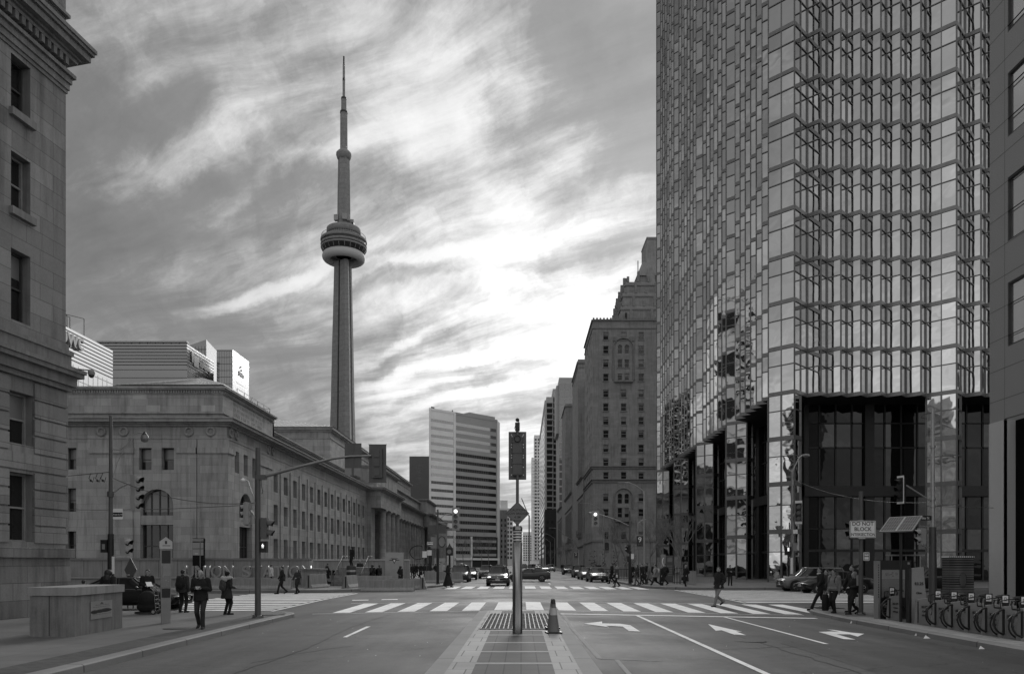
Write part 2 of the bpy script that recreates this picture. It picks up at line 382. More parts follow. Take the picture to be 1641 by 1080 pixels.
for x0, y0, x1, y1, wp, val in ((290,497,580,412,13,1.0),(100,500,520,560,60,-.45),(330,310,570,288,30,-.8),(100,305,420,185,32,.7),(100,395,340,350,30,-.7),(260,355,540,250,16,.7),
        (110,215,330,120,26,-.5),(610,40,760,330,85,.55),(800,60,960,280,55,.45),(900,40,1070,120,60,-.7),(820,300,960,215,50,.5),(590,600,800,505,15,-.7),(605,606,930,560,10,1.0),(630,650,870,596,13,-.8),
        (600,575,780,515,9,.7),(860,575,1045,500,30,.55),(840,430,1010,385,16,-.8),(960,330,1060,300,34,.6),(560,480,760,430,14,-.5),(570,450,800,390,12,.6)):
    w_ = mathn(t, 'MULTIPLY', wisp(x0,y0,x1,y1,wp), val); wsum = w_ if wsum is None else mathn(t, 'ADD', wsum, w_)
cov = mathn(t, 'MULTIPLY_ADD', wsum, .085, cov)
cl_ = maprange(t, cov, .45, .61, 0, 1, True)
dark = mathn(t, 'ADD', 1.18, mathn(t, 'ADD', mathn(t, 'MULTIPLY', c_low, .8), mathn(t, 'MULTIPLY', c_main, .55)))
amp = mathn(t, 'ADD', 1.2, mathn(t, 'ADD', mathn(t, 'MULTIPLY', c_main, 1.45), mathn(t, 'ADD', mathn(t, 'MULTIPLY', c_mid, .25), mathn(t, 'MULTIPLY', c_low, 1.55))))
dark = mathn(t, 'ADD', dark, mathn(t, 'MULTIPLY', c_right, 5.0))
fine_ = mathn(t, 'ADD', mathn(t, 'MULTIPLY', s4, .5), mathn(t, 'MULTIPLY', puff, .5))
lum = mathn(t, 'ADD', dark, mathn(t, 'MULTIPLY', amp, cl_))
lum = mathn(t, 'MULTIPLY', lum, mathn(t, 'MULTIPLY_ADD', wsum, .14, 1.03))
tex = mathn(t, 'MULTIPLY', maprange(t, fine_, .34, .66, .78, 1.24), maprange(t, s1, .36, .64, .86, 1.14))
skyv = mathn(t, 'ADD', base, mathn(t, 'MULTIPLY', lum, tex))
# the sky out of frame, overhead and behind the camera, is brighter open overcast
back = maprange(t, mathn(t, 'ADD', sp.outputs[1], mathn(t, 'MULTIPLY', sp.outputs[2], .10)), -.40, -.04, 1, 0, True)
top = maprange(t, sp.outputs[2], .66, .85, 0, 1, True)
hz_ = maprange(t, sp.outputs[2], .08, .6, 1.6, .8)
side = maprange(t, sp.outputs[0], .58, .82, 0, 1, True)
back = mathn(t, 'MAXIMUM', back, mathn(t, 'MULTIPLY', side, 1.45))
skyv = mathn(t, 'ADD', skyv, mathn(t, 'MULTIPLY', mathn(t, 'MAXIMUM', mathn(t, 'MULTIPLY', mathn(t, 'MULTIPLY', back, hz_), 2.3), mathn(t, 'MULTIPLY', top, 4.5)), maprange(t, st, .36, .64, .7, 1.3)))

t.links.new(skyv, bg.inputs['Color']); bg.inputs['Strength'].default_value = .1
su = bpy.data.lights.new('sun', 'SUN'); so = bpy.data.objects.new('sun', su); COL.objects.link(so)
su.energy = 1.5; su.angle = R(25); su.color = (1,.995,.985)
so.rotation_euler = Vector((-math.sin(SUN_AZ)*math.cos(SUN_EL), -math.cos(SUN_AZ)*math.cos(SUN_EL), -math.sin(SUN_EL))).to_track_quat('-Z', 'Y').to_euler()

# ================================================================== ground, road, markings
def gp(px, py, zo=0):
    # the point of the road surface seen at a photo pixel
    D = 30.0
    for _ in range(40):
        x = at(px, D); D = (CH-gz(x, D)-zo)*F/(py-CY)
    return (at(px, D), D)
mb = MB(); mb.add([(-2500,-400,-.9),(2500,-400,-.9),(2500,4500,-.9),(-2500,4500,-.9)], [(0,1,2,3)], M['ground'])
struct(mb.build('ground'))
xs = [-220,-120,-60,-30]+list(range(-20,21))+[30,60,120,220]
ys = list(range(-21,31,2))+list(range(31,43))+[46,50,55,60,70,80,100,150,250,400,700,1100]
mb = MB(); mb.add([(x,y,gz(x,y)) for y in ys for x in xs],
    [(j*len(xs)+i, j*len(xs)+i+1, (j+1)*len(xs)+i+1, (j+1)*len(xs)+i) for j in range(len(ys)-1) for i in range(len(xs)-1)], M['asphalt'], True)
struct(mb.build('road'))

def lay(mb, poly, m, h=.008, step=1.0):
    # a painted patch on the road: quad is subdivided so it follows the crown
    if len(poly) == 4:
        a, b, c, d = [Vector(p) for p in poly]
        n = max(1, int(math.ceil(max((b-a).length, (c-d).length)/step))); k = max(1, int(math.ceil(max((d-a).length, (c-b).length)/3.0)))
        vs, fs = [], []
        for j in range(k+1):
            for i in range(n+1):
                p = (a.lerp(b, i/n)).lerp(d.lerp(c, i/n), j/k); vs.append((p.x,p.y,gz(p.x,p.y)+h))
        for j in range(k):
            for i in range(n): fs.append((j*(n+1)+i, j*(n+1)+i+1, (j+1)*(n+1)+i+1, (j+1)*(n+1)+i))
        mb.add(vs, fs, m)
    else:
        mb.add([(x,y,gz(x,y)+h) for x, y in poly], [tuple(range(len(poly)))], m)
def rect(mb, x0, x1, y0, y1, m, h=.008, step=1.0):
    lay(mb, [(x0,y0),(x1,y0),(x1,y1),(x0,y1)], m, h, step)
P = M['paint']
mb = MB()
for k in range(16):                                              # crossing in front of us
    x = -7.7+1.32*k; rect(mb, x, x+.72, 31.3, 37.6, P, .009, .5)
rect(mb, -8.4, 11.4, 30.85, 30.95, P); rect(mb, -8.4, 11.4, 37.85, 37.95, P)
struct(mb.build('crosswalk_marking'))
mb = MB()
for k in range(13):
    x = -5.75+1.21*k; rect(mb, x, x+.82, 57.3, 63.2, P, .009, .5)
struct(mb.build('crosswalk_marking'))
for x0, x1 in ((-17.2,-10.9),(11.5,21.5)):                        # across the cross street, bars run sideways
    mb = MB(); ya, yb = (32.2,49.6) if x0 < 0 else (39.0,56.0)
    y = ya
    while y < yb: rect(mb, x0, x1, y, y+.62, P, .009, 2); y += 1.32
    e = x1+.12 if x0 < 0 else x0-.25; rect(mb, e, e+.14, ya-.3, yb+.6, P)
    struct(mb.build('crosswalk_marking'))
mb = MB()
rect(mb, 1.5, 11.2, 28.9, 29.32, P, .01, .5)                      # stop line
rect(mb, 4.3, 4.44, 12.6, 28.9, P, .01); rect(mb, 7.62, 7.74, 19.3, 28.9, P, .01)
lay(mb, [gp(549,1021),gp(556,1021),gp(594,1003.6),gp(587,1003.6)], P)
rect(mb, -6.0, -5.85, 75, 300, P)
for y in (60,):
    lay(mb, [gp(564,962),gp(590,961.6),gp(591,960.6),gp(565,961)], P); lay(mb, [gp(611,961),gp(637,960.6),gp(638,959.6),gp(612,960)], P)
for k in range(10): rect(mb, 2.6, 2.75, 70+k*12, 74+k*12, P)
struct(mb.build('lane_marking'))
def arrow(pts, ox, oy, sc):
    mb = MB(); poly = [gp(ox+x/sc, oy+y/sc) for x, y in pts]
    mb.add([(x,y,gz(x,y)+.011) for x, y in poly], [tuple(range(len(poly)))], P); return struct(mb.build('arrow_marking'))
arrow([(30,105),(190,86),(192,103),(350,106),(440,120),(525,174),(426,170),(372,131),(225,123),(250,136)], 930, 980, 5.47)
arrow([(1120,109),(1415,176),(1365,174),(1455,207),(1350,203),(1237,163),(1188,168)], 930, 980, 5.47)
arrow([(258,225),(430,219),(540,228),(375,193),(470,200),(690,235),(862,250),(775,288),(672,258),(500,257),(745,327),(590,320),(420,272)], 1280, 985, 8.205)
mb = MB(); poly = [gp(1251,1030.2),gp(1548,1040.2),gp(1641,1046),gp(1800,1052),gp(1800,1110),gp(1490,1110),gp(1412,1080),gp(1330,1054)]
mb.add([(x,y,gz(x,y)+.005) for x, y in poly], [tuple(range(len(poly)))], M['newasph']); struct(mb.build('asphalt_patch'))
# filled trench cuts
mb = MB(); pm = paintmat('faded_line', .22, .10)
def pathline(pts, wd, m, h=.006):
    for a, b in zip(pts[:-1], pts[1:]):
        a, b = Vector(a), Vector(b); n = (b-a).normalized(); n = Vector((-n.y,n.x))*wd/2
        lay(mb, [tuple(a-n),tuple(a+n),tuple(b+n),tuple(b-n)], m, h, .5)
pathline([gp(901,982.5),gp(919,1009),gp(961,1055)], .11, pm); pathline([gp(961,1055.5),gp(988,1056.5),gp(1060,1059)], .07, pm); pathline([gp(988,1056.5),gp(996,1066),gp(1013,1085)], .09, pm)
struct(mb.build('lane_marking'))
mb = MB(); rr = random.Random(21); ck = mat('tar_seam', .022, .6)
def crack(pts, wd, jit=.10):
    q = [Vector(p) for p in pts]; out = [q[0]]
    for a, b in zip(q[:-1], q[1:]):
        n = max(2, int((b-a).length/.45))
        for i in range(1, n+1): out.append(a.lerp(b, i/n)+Vector((rr.uniform(-jit,jit),rr.uniform(-jit,jit))))
    pathline([tuple(p) for p in out], wd, ck, .007)
crack([gp(769,950),gp(772,962),gp(776,976)], .05); crack([gp(1149,1041),gp(1190,1039),gp(1240,1036.5),gp(1300,1036)], .035, .05)
crack([gp(380,1021),gp(450,1019),gp(545,1016),gp(620,1015)], .03, .05); crack([gp(400,1062),gp(470,1048),gp(560,1035)], .03, .12)
crack([(-5.2,13),(-5.0,18),(-5.3,24),(-5.1,30)], .03, .04); crack([(6.2,14),(6.0,20),(6.3,28)], .03, .06); crack([(-8,34.5),(-3,35),(2,34.7),(7,35.3)], .03, .08); crack([(-9,44),(0,45),(9,44.2)], .05, .08); crack([(3,40),(3.5,48),(3.2,56)], .04, .1)
struct(mb.build('tar_seam'))
mb = MB()
for px, py, rx, ry in ((1202,1026.5,.42,.42),):
    c = gp(px, py); mb.add([(c[0]+rx*math.cos(a*.5236),c[1]+ry*math.sin(a*.5236),gz(*c)+.012) for a in range(12)], [tuple(range(12))], M['dark'])
tag(mb.build('manhole_cover'), 'round dark manhole cover behind the straight-ahead arrow in the road', 'manhole')
# litter
mb = MB()
rr = random.Random(3)
for (px, py) in ((1469,1018.5),(1548,1016.5),(1573,1040),(1366,998.5),(1485,1023)):
    c = gp(px, py); z = gz(*c); s = rr.uniform(.05,.11)
    mb.add([(c[0]-s,c[1],z+.01),(c[0]+s,c[1]-s*.4,z+.012),(c[0]+s*.6,c[1]+s,z+.02),(c[0]-s*.2,c[1]+s*.3,z+.02+s*.9)], [(0,1,3),(1,2,3),(2,0,3),(0,2,1)], M['white'])
for _ in range(70):
    x = rr.uniform(-8,11); y = rr.uniform(12,30)
    if -1.7 < x < 1.5: continue
    s = rr.uniform(.006,.014); z = gz(x,y)+.006
    mb.add([(x-s,y-s,z),(x+s,y-s*.6,z),(x+s*.5,y+s,z+s*.7)], [(0,1,2)], M['white'])
tag(mb.build('litter'), kind='stuff')

# ------------------------------------------------------------------ pavements with real kerbs
def pavement(poly, ztop, curbline, band=None):
    mb = MB(); mb.prism(poly, -.5, ztop, M['walk']); o = struct(mb.build('sidewalk'))
    # kerb stone along the road edge (offset outwards is the road)
    mb = MB()
    n = len(curbline); L = [Vector(p) for p in curbline]; off = []
    for i in range(n):
        d = (L[min(i+1,n-1)]-L[max(i-1,0)]).normalized(); off.append(Vector((d.y,-d.x)))
    for i in range(n-1):
        a, b = L[i], L[i+1]; oa, ob = off[i], off[i+1]
        def pt(p, q, w, z): v = p+q*w; return (v.x,v.y,z)
        o0 = [pt(a,oa,.06,ztop-.02), pt(a,oa,.02,ztop+.006), pt(a,oa,-.26,ztop+.006), pt(a,oa,-.26,-.5), pt(a,oa,.08,-.5)]
        o1 = [pt(b,ob,.06,ztop-.02), pt(b,ob,.02,ztop+.006), pt(b,ob,-.26,ztop+.006), pt(b,ob,-.26,-.5), pt(b,ob,.08,-.5)]
        mb.add(o0+o1, [(k,(k+1)%5,5+(k+1)%5,5+k) for k in range(5)], M['curb'])
    ob = mb.build('kerb'); fix_normals(ob); struct(ob)
    if band:
        mb = MB()
        for a, b, w0, w1, m in band:
            for i in range(n-1):
                if not (a <= i < b): continue
                p, q = L[i], L[i+1]
                vs = [p-off[i]*w0, q-off[i+1]*w0, q-off[i+1]*w1, p-off[i]*w1]
                mb.add([(v.x,v.y,ztop+.005) for v in vs], [(3,2,1,0)], M[m])
        struct(mb.build('paving_band'))
def arc(cx, cy, r, a0, a1, n=8):
    return [(cx+r*math.cos(R(a0+(a1-a0)*i/n)), cy+r*math.sin(R(a0+(a1-a0)*i/n))) for i in range(n+1)]
# near left corner
cl = [(-8.1,-20),(-8.25,14),(-8.45,20),(-8.58,25)]+arc(-10.1,28.9,1.45,0,90,8)+[(-14,30.5),(-30,30.9),(-90,31.5)]
pavement(cl+[(-90,-20)], 0.0, cl[::1], [(0,4,.27,1.15,'walkdark')])
# near right corner
cr = [(11.35,-20),(11.4,14),(11.5,22),(11.65,28)]+[(11.95,31.2),(12.5,33.4),(13.6,35.3),(15.5,36.7)]+[(19,37.4),(90,37.6)]
pavement(cr+[(90,-20)], -.05, cr[::-1], [(6,9,.27,1.05,'granite'),(7,9,1.05,1.1,'walkdark')])
# far left corner, bulging out to the street's edge
fl = [(-90,50.2),(-22,50.4),(-13,51.6),(-10,54.5),(-8,58),(-6.9,62),(-6.2,66),(-6.2,71),(-8.6,75),(-8.7,400),(-8.7,900)]
pavement(fl+[(-90,900)], .12, fl)
fr = [(9.6,900),(9.6,400),(9.6,66),(9.9,61),(11,58),(13,56.9),(20,56.6),(90,56.6)]
pavement(fr+[(90,900)], .12, fr)
# tactile plates
for c, z, lab in (((-9.35,28.5),0.0,'small ribbed tactile plate at the kerb beside the mast pole'),((13.2,33.4),-.05,'dark ribbed tactile plate at the kerb by the striding man')):
    mb = MB(); mb.obox((c[0],c[1],z+.012), 1.0, 1.3, .02, .4, M['walkdark'])
    for i in range(9): mb.obox((c[0]-.44+i*.11,c[1],z+.026), .05, 1.2, .012, .0, M['grey' if z == 0 else 'walkdark'])
    tag(mb.build('tactile_plate'), lab, 'tactile plate')
mb = MB(); mb.lathe([(.38,.002),(.38,.008),(.0,.008)], (-10.0,22.3,0), M['walkdark'], 20)
tag(mb.build('manhole_cover'), 'round dark cover in the pavement beside the man with a phone', 'manhole')

# ------------------------------------------------------------------ median
def med(x0, x1, y1, r, y0=-20):
    return [(x0,y0),(x1,y0),(x1,y1-r)]+[( (x0+x1)/2+(x1-x0)/2*math.cos(R(a)), y1-r+r*math.sin(R(a))) for a in range(15,166,15)]+[(x0,y1-r)]
mb = MB(); mb.prism(med(-1.56,1.32,29.6,1.1), -.4, .115, M['curb'])
mb.prism(med(-1.24,.99,29.25,.9), .1, .122, M['granite']); mb.prism([(-.8,-20),(.55,-20),(.55,20.3),(-.8,20.3)], .1, .127, M['mpaver'])
mb.prism([(-.7,27.0),(.5,27.0),(.5,28.6),(-.7,28.6)], .1, .127, M['mpaver'])
for y in (10.2,11.9,13.6,15.4,17.15,18.95,20.2): mb.box((-.8,y-.09,.1), (.55,y+.09,.131), M['strip'])
struct(mb.build('median'))
mb = MB(); mb.box((-1.12,20.6,.118), (1.0,26.8,.128), M['pit'])  # flat dark sheet: the shade below the bars is put into its colour
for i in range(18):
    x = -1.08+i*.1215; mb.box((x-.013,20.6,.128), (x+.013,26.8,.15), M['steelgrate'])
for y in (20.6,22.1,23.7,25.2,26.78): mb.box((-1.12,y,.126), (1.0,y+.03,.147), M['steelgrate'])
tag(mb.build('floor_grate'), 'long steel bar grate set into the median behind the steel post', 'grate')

# ================================================================== walls with real openings
def wall(mb, O, u, W, z0, z1, holes, depth, m, rm=None, a0=0.0):
    """upright wall from O along u (seen from outside u runs to the right); holes (a0,a1,h0,h1[,True if arched])"""
    rm = rm or m; n = (u[1], -u[0])
    def pt(a, h, d=0.0): return (O[0]+u[0]*a-n[0]*d, O[1]+u[1]*a-n[1]*d, h)
    A = sorted(set([a0,W]+[q for h in holes for q in h[:2] if a0 < q < W])); H = sorted(set([z0,z1]+[q for h in holes for q in h[2:4] if z0 < q < z1]))
    for i in range(len(A)-1):
        j = 0
        while j < len(H)-1:
            def solid(j):
                c, e = (A[i]+A[i+1])/2, (H[j]+H[j+1])/2
                return not any(h[0] < c < h[1] and h[2] < e < h[3] for h in holes)
            if not solid(j): j += 1; continue
            k = j
            while k+1 < len(H)-1 and solid(k+1): k += 1
            mb.add([pt(A[i],H[j]),pt(A[i+1],H[j]),pt(A[i+1],H[k+1]),pt(A[i],H[k+1])], [(0,1,2,3)], m); j = k+1
    for h in holes:
        b0, b1, g0, g1 = h[:4]; arch = len(h) > 4 and h[4]
        r = (b1-b0)/2; gs = g1-r if arch else g1
        mb.add([pt(b0,g0),pt(b0,gs),pt(b0,gs,depth),pt(b0,g0,depth)], [(0,1,2,3)], rm)
        mb.add([pt(b1,g0),pt(b1,g0,depth),pt(b1,gs,depth),pt(b1,gs)], [(0,1,2,3)], rm)
        mb.add([pt(b0,g0),pt(b0,g0,depth),pt(b1,g0,depth),pt(b1,g0)], [(0,1,2,3)], rm)
        if arch:
            N = 14; c = (b0+b1)/2
            q = [(c-r*math.cos(math.pi*i/N), gs+r*math.sin(math.pi*i/N)) for i in range(N+1)]
            for i in range(N):
                mb.add([pt(*q[i]),pt(*q[i+1]),pt(q[i+1][0],q[i+1][1],depth),pt(q[i][0],q[i][1],depth)], [(0,1,2,3)], rm)
                mb.add([pt(*q[i]),pt(*q[i+1]),pt(q[i+1][0],g1),pt(q[i][0],g1)], [(3,2,1,0)], m)
        else:
            mb.add([pt(b0,g1),pt(b1,g1),pt(b1,g1,depth),pt(b0,g1,depth)], [(0,1,2,3)], rm)
def window(parent, O, u, hole, depth, cols=1, rows=2, gl='win', fr='frame', fw=.07, name='window', blind=0, rowat=None):
    """sash or mullioned window filling a hole of a wall; one mesh"""
    n = (u[1], -u[0]); a0, a1, g0, g1 = hole[:4]; arch = len(hole) > 4 and hole[4]
    mb = MB()
    def pt(a, h, d): return (O[0]+u[0]*a-n[0]*d, O[1]+u[1]*a-n[1]*d, h)
    def bar(b0, b1, h0, h1, d0, d1, m):
        vs = [pt(a,h,d) for d in (d0,d1) for a, h in ((b0,h0),(b1,h0),(b1,h1),(b0,h1))]
        mb.add(vs, [(0,1,2,3),(7,6,5,4),(0,4,5,1),(1,5,6,2),(2,6,7,3),(3,7,4,0)], m)
    d = depth-.02
    mb.add([pt(a0,g0,d),pt(a1,g0,d),pt(a1,g1,d),pt(a0,g1,d)], [(0,1,2,3)], M[gl])
    if blind:
        mb.add([pt(a0,g1-(g1-g0)*blind,d-.012),pt(a1,g1-(g1-g0)*blind,d-.012),pt(a1,g1,d-.012),pt(a0,g1,d-.012)], [(0,1,2,3)], M['winlight'])
    f = M[fr]
    bar(a0,a0+fw,g0,g1,d-.09,d-.002,f); bar(a1-fw,a1,g0,g1,d-.09,d-.002,f); bar(a0+fw,a1-fw,g0,g0+fw,d-.09,d-.002,f)
    if not arch: bar(a0+fw,a1-fw,g1-fw,g1,d-.09,d-.002,f)
    for c in range(1, cols):
        q = a0+(a1-a0)*c/cols; bar(q-fw*.4,q+fw*.4,g0+fw,g1-fw,d-.07,d-.004,f)
    for r in (rowat or [i/rows for i in range(1, rows)]):
        q = g0+(g1-g0)*r; bar(a0+fw,a1-fw,q-fw*.45,q+fw*.45,d-.08,d-.003,f)
    if arch:                                  # mask above the arch stays behind the wall's own arch
        pass
    o = mb.build(name, parent); return o
def hbar(mb, O, u, a0, a1, z0, z1, out, m, inn=.05):
    """string course or cornice on a wall: proud by out, let into the wall by inn"""
    n = (u[1], -u[0])
    P8 = [(O[0]+u[0]*a+n[0]*d, O[1]+u[1]*a+n[1]*d, z) for d in (-inn,out) for a, z in ((a0,z0),(a1,z0),(a1,z1),(a0,z1))]
    mb.add(P8, [(3,2,1,0),(4,5,6,7),(0,1,5,4),(1,2,6,5),(2,3,7,6),(3,0,4,7)], m)
def cornice(mb, O, u, a0, a1, z0, steps, m):
    """steps: (height, projection) from the bottom up"""
    z = z0
    for h, p in steps: hbar(mb, O, u, a0-p*0, a1+p*0, z, z+h, p, m); z += h

# ------------------------------------------------------------------ sandstone office on the near left
D0 = 29.0
bx = thing('office_building', 'dark sandstone office block with a grooved base and heavy bracketed top cornice', 'building', (-17.2,D0,0))
u = Vector((.132,.991)).normalized(); ul = (u.x,u.y); WF = 26.0
O = (-u.x*WF, -u.y*WF)                       # facade runs from behind us up to the corner at the origin
def oh(t0, t1, z0, z1): return (WF-t1, WF-t0, z0, z1)
reps = [0,3.3,6.6,9.9,13.2]
up = [oh(1.75+k,2.62+k,a,b) for k in reps for a, b in ((17.55,19.45),(14.15,16.1),(10.3,12.75))]
lo = [oh(1.6+k,2.75+k,a,b) for k in reps for a, b in ((6.05,7.85),(2.65,5.05))]
base = [oh(2.0+k,2.75+k,.42,1.0) for k in reps]
mb = MB()
wall(mb, O, ul, WF, 0.0, 2.1, base, .3, M['office'])
wall(mb, O, ul, WF, 2.1, 26.0, up+lo, .42, M['office'], M['officetrim'])
v2 = (-.97,.243)                             # the far end turns away along the cross street
mb.add([(0,0,0),(0,0,26),(v2[0]*30,v2[1]*30,26),(v2[0]*30,v2[1]*30,0)], [(0,1,2,3)], M['office'])
mb.add([(O[0],O[1],25.9),(0,0,25.9),(v2[0]*30,v2[1]*30,25.9),(O[0]-30,O[1],25.9)], [(0,1,2,3)], M['roofm'])
mb.build('wall', bx)
mb = MB()
for z in [2.62+.64*i for i in range(9)]:     # blocks of the grooved base stand proud of the joints
    segs = sorted([h for h in lo if h[2] < z+.5 and h[3] > z+.05], key=lambda h: h[0]); a = 0
    for h in segs+[(WF,WF,0,0)]:
        if h[0]-a > .1: hbar(mb, O, ul, a, h[0] if h[0] < WF else WF+.04, z, z+.57, .06, M['office'])
        a = h[1]
    hbar(mb, (0,0), v2, .0, 14, z, z+.57, .06, M['office'])
ob = mb.build('rusticated_band', bx)
mb = MB()
def both(z0, steps, m, ext=0):
    z = z0
    for h, p in steps:
        hbar(mb, O, ul, 0, WF+p*.9, z, z+h, p, m); hbar(mb, (0,0), v2, -p*.9+.003, 24, z+.002, z+h-.002, p-.003, m); z += h
both(0.0, [(.62,.16),(1.1,.12),(.38,.10),(.35,.22)], M['office']); 
both(8.38, [(.18,.16),(.35,.28),(.16,.46),(.14,.52)], M['officetrim']); both(9.21, [(.5,.14),(.14,.2),(.3,.08)], M['officetrim'])
both(19.62, [(.14,.05),(.24,.1),(.24,.16),(.14,.26)], M['officetrim'])
both(20.82, [(.14,.30),(.10,.40),(.26,.62),(.13,.72),(.15,.78)], M['officetrim']); both(21.60, [(.9,.0),(.12,.12)], M['office'])
for i in range(70):
    a = WF-.2-i*.3
    if a > 2: hbar(mb, O, ul, a-.16, a, 20.54, 20.815, .29, M['officetrim'])
mb.build('cornice', bx)
for i, h in enumerate(up):
    if h[1] > WF-10:
        o_ = window(bx, O, ul, h, .42, 1, 2, blind=[0,.0,.35][i % 3], fr='palefr' if i % 2 else 'frame')
        mb = MB(); hbar(mb, O, ul, h[0]-.1, h[1]+.12, h[2]-.26, h[2]-.003, .16, M['officetrim'])
        if h[2] > 13: mb.build('sill', o_)
for i, h in enumerate(lo):
    if h[1] > WF-10: window(bx, O, ul, h, .42, 1, 2, blind=[.5,0][i % 2], fr='palefr')
for h in base:
    if h[1] > WF-10: window(bx, O, ul, h, .3, 5, 1, fr='frame', name='basement_grille')
cm = thing('security_camera', 'dome security camera on a bracket at the sandstone office corner', 'camera', (-16.75,29.0,9.2))
mb = MB(); mb.tube([(-.3,0,.06),(.2,0,.0),(.5,0,-.03)], .022, M['polesteel']); mb.build('bracket', cm)
mb = MB(); mb.lathe([(.02,.0),(.12,-.02),(.13,-.12),(.11,-.2)], (.52,0,-.0), M['grey'], 14); mb.ball((.52,0,-.22), .095, M['lens']); mb.build('dome', cm)

# ------------------------------------------------------------------ railway station
st_ = thing('station_building', 'long pale limestone railway station with colonnade, arched windows and deep cornice', 'building', (-31.4,82,0))
ST, TR = M['station'], M['stationtrim']
# pavilion facing the cross street
e = (1,0); EW = 30.0; OE = (-EW,0)
def ea(px): return (px-835)*.0667+31.4+EW
archE = (ea(225),ea(278),2.2,9.8,True)
hE = [archE]+[(ea(223),ea(243),11.85,14.2),(ea(259),ea(279),11.85,14.2)]
hE += [(ea(106),ea(122.5),11.9,14.2),(ea(106),ea(122.5),7.4,9.9),(ea(106),ea(122.5),2.4,5.3)]
hE += [(ea(70),ea(86),11.9,14.2),(ea(70),ea(86),7.4,9.9)]
mb = MB()
wall(mb, OE, e, EW, 0, 16.7, hE, .75, ST)
# wing facing the main street
s_ = (0,1); WS = 76.0
hp = [(2.2,3.5,11.85,14.2),(4.9,6.2,11.85,14.2),(7.7,9.0,11.85,14.2)]; archS = (3.6,7.6,2.2,9.8,True)
hw = [(15.4+4.2*i,17.1+4.2*i,a,b) for i in range(14) for a, b in ((10.95,13.3),(6.8,9.35),(2.4,5.0))]
wall(mb, (0,0), s_, WS, 0, 16.7, hp+[archS]+hw, .7, ST)
# attic blocks, set back a little
wall(mb, (-EW,.8), e, EW-.8, 16.7, 20.3, [], .1, ST); wall(mb, (-.8,.8), s_, 17.2, 16.7, 20.3, [], .1, ST)
wall(mb, (-1.2,18), s_, 160, 16.7, 19.0, [], .1, ST)
mb.box((-30,17.5,16.5), (-.8,18.02,20.3), ST)
mb.add([(-30,.8,20.25),(-.8,.8,20.25),(-.8,18,20.25),(-30,18,20.25)], [(0,1,2,3)], M['roofm'])
mb.add([(-30,18,18.95),(-1.2,18,18.95),(-1.2,180,18.95),(-30,180,18.95)], [(0,1,2,3)], M['roofm'])
mb.add([(-30,0,16.68),(0,0,16.68),(0,180,16.68),(-30,180,16.68)], [(0,1,2,3)], M['roofm'])
mb.build('wall', st_)
mb = MB()
def crn(O, u, a0, a1, z0, steps, m=TR):
    z = z0
    for h, p in steps: hbar(mb, O, u, a0, a1+(p if a1 in (EW,) else 0), z, z+h, p, m); z += h
def two(z0, steps, wend=WS+18, pw=0):
    z = z0
    for h, p in steps:
        hbar(mb, OE, e, -2, EW+p, z, z+h, p, TR); hbar(mb, (0,0), s_, .003, wend, z+.002, z+h-.002, p-.004, TR); z += h
two(0, [(1.1,.5),(.35,.36),(.55,.28)]); two(15.15, [(.12,.06)]); two(16.5, [(.2,.25),(.16,.5),(.32,.95),(.12,1.1)])
for O_, u_, L_ in (((-EW,.8), e, EW-.8),):
    z = 20.1
    for h, p in ((.12,.1),(.3,.06),(.14,.35),(.2,.5)):
        hbar(mb, (-EW,.8), e, -2, EW-.8+p, z, z+h, p, TR); hbar(mb, (-.8,.8), s_, .003, 17.2, z+.002, z+h-.002, p-.004, TR); z += h
    hbar(mb, (-EW,.8), e, -2, EW-.8+.2, 18.0, 18.14, .2, TR); hbar(mb, (-.8,.8), s_, .003, 17.4, 18.002, 18.138, .195, TR)
z = 18.6
for h, p in ((.14,.1),(.2,.3),(.14,.45)): hbar(mb, (-1.2,18.02), s_, 0, 54, z, z+h, p, TR); z += h
for i in range(105): hbar(mb, (-EW,.8), e, .3+i*.275, .3+i*.275+.15, 20.22, 20.51, .2, TR)
for i in range(55): hbar(mb, (-.8,.8), s_, .3+i*.3, .3+i*.3+.16, 20.22, 20.51, .2, TR)
mb.build('cornice', st_)
mb = MB()                                     # pilasters with plain caps
for a0, a1 in ((ea(146),ea(214)),(ea(286),ea(316)),(ea(317.5),EW+.14)):
    mb = MB(); hbar(mb, OE, e, a0, a1, 2.05, 13.6, .16, ST); hbar(mb, OE, e, a0-.12, a1+.12, 13.6, 14.2, .3, TR); hbar(mb, OE, e, a0, a1, 14.2, 15.1, .14, TR); mb.build('pilaster', st_)
for a0, a1 in ((-.14,1.6),(9.8,12.4),(12.55,14.4)):
    mb = MB(); hbar(mb, (0,0), s_, a0+.003, a1, 2.052, 13.598, .157, ST); hbar(mb, (0,0), s_, a0-.1, a1+.12, 13.602, 14.198, .297, TR); mb.build('pilaster', st_)
for i in range(15):
    mb = MB(); a = 15.4+4.2*i-1.25; hbar(mb, (0,0), s_, a-1.0+.75, a+.55, 2.05, 14.2, .1, ST); mb.build('pilaster', st_)
mb = MB()                                     # carved wreaths in the frieze
def ring(c, u, r, rr_, mb, m):
    n = Vector((u[1],-u[0],0)); uu = Vector((u[0],u[1],0))
    pts = [Vector(c)+uu*r*math.cos(2*math.pi*i/16)+Vector((0,0,r*math.sin(2*math.pi*i/16)))+n*.05 for i in range(17)]
    mb.tube(pts, rr_, m, 6, True, False)
for px in (163,198.6,303,338): mb = MB(); ring((ea(px)-EW,0,15.95), e, .42, .15, mb, TR); mb.build('wreath_carving', st_)
for a in (.9,2.6,13.3,15.0): mb = MB(); ring((0,a,15.95), s_, .42, .15, mb, TR); mb.build('wreath_carving', st_)
mb = MB(); rr = random.Random(9)              # worn inscription on the attic: only illegible strokes read
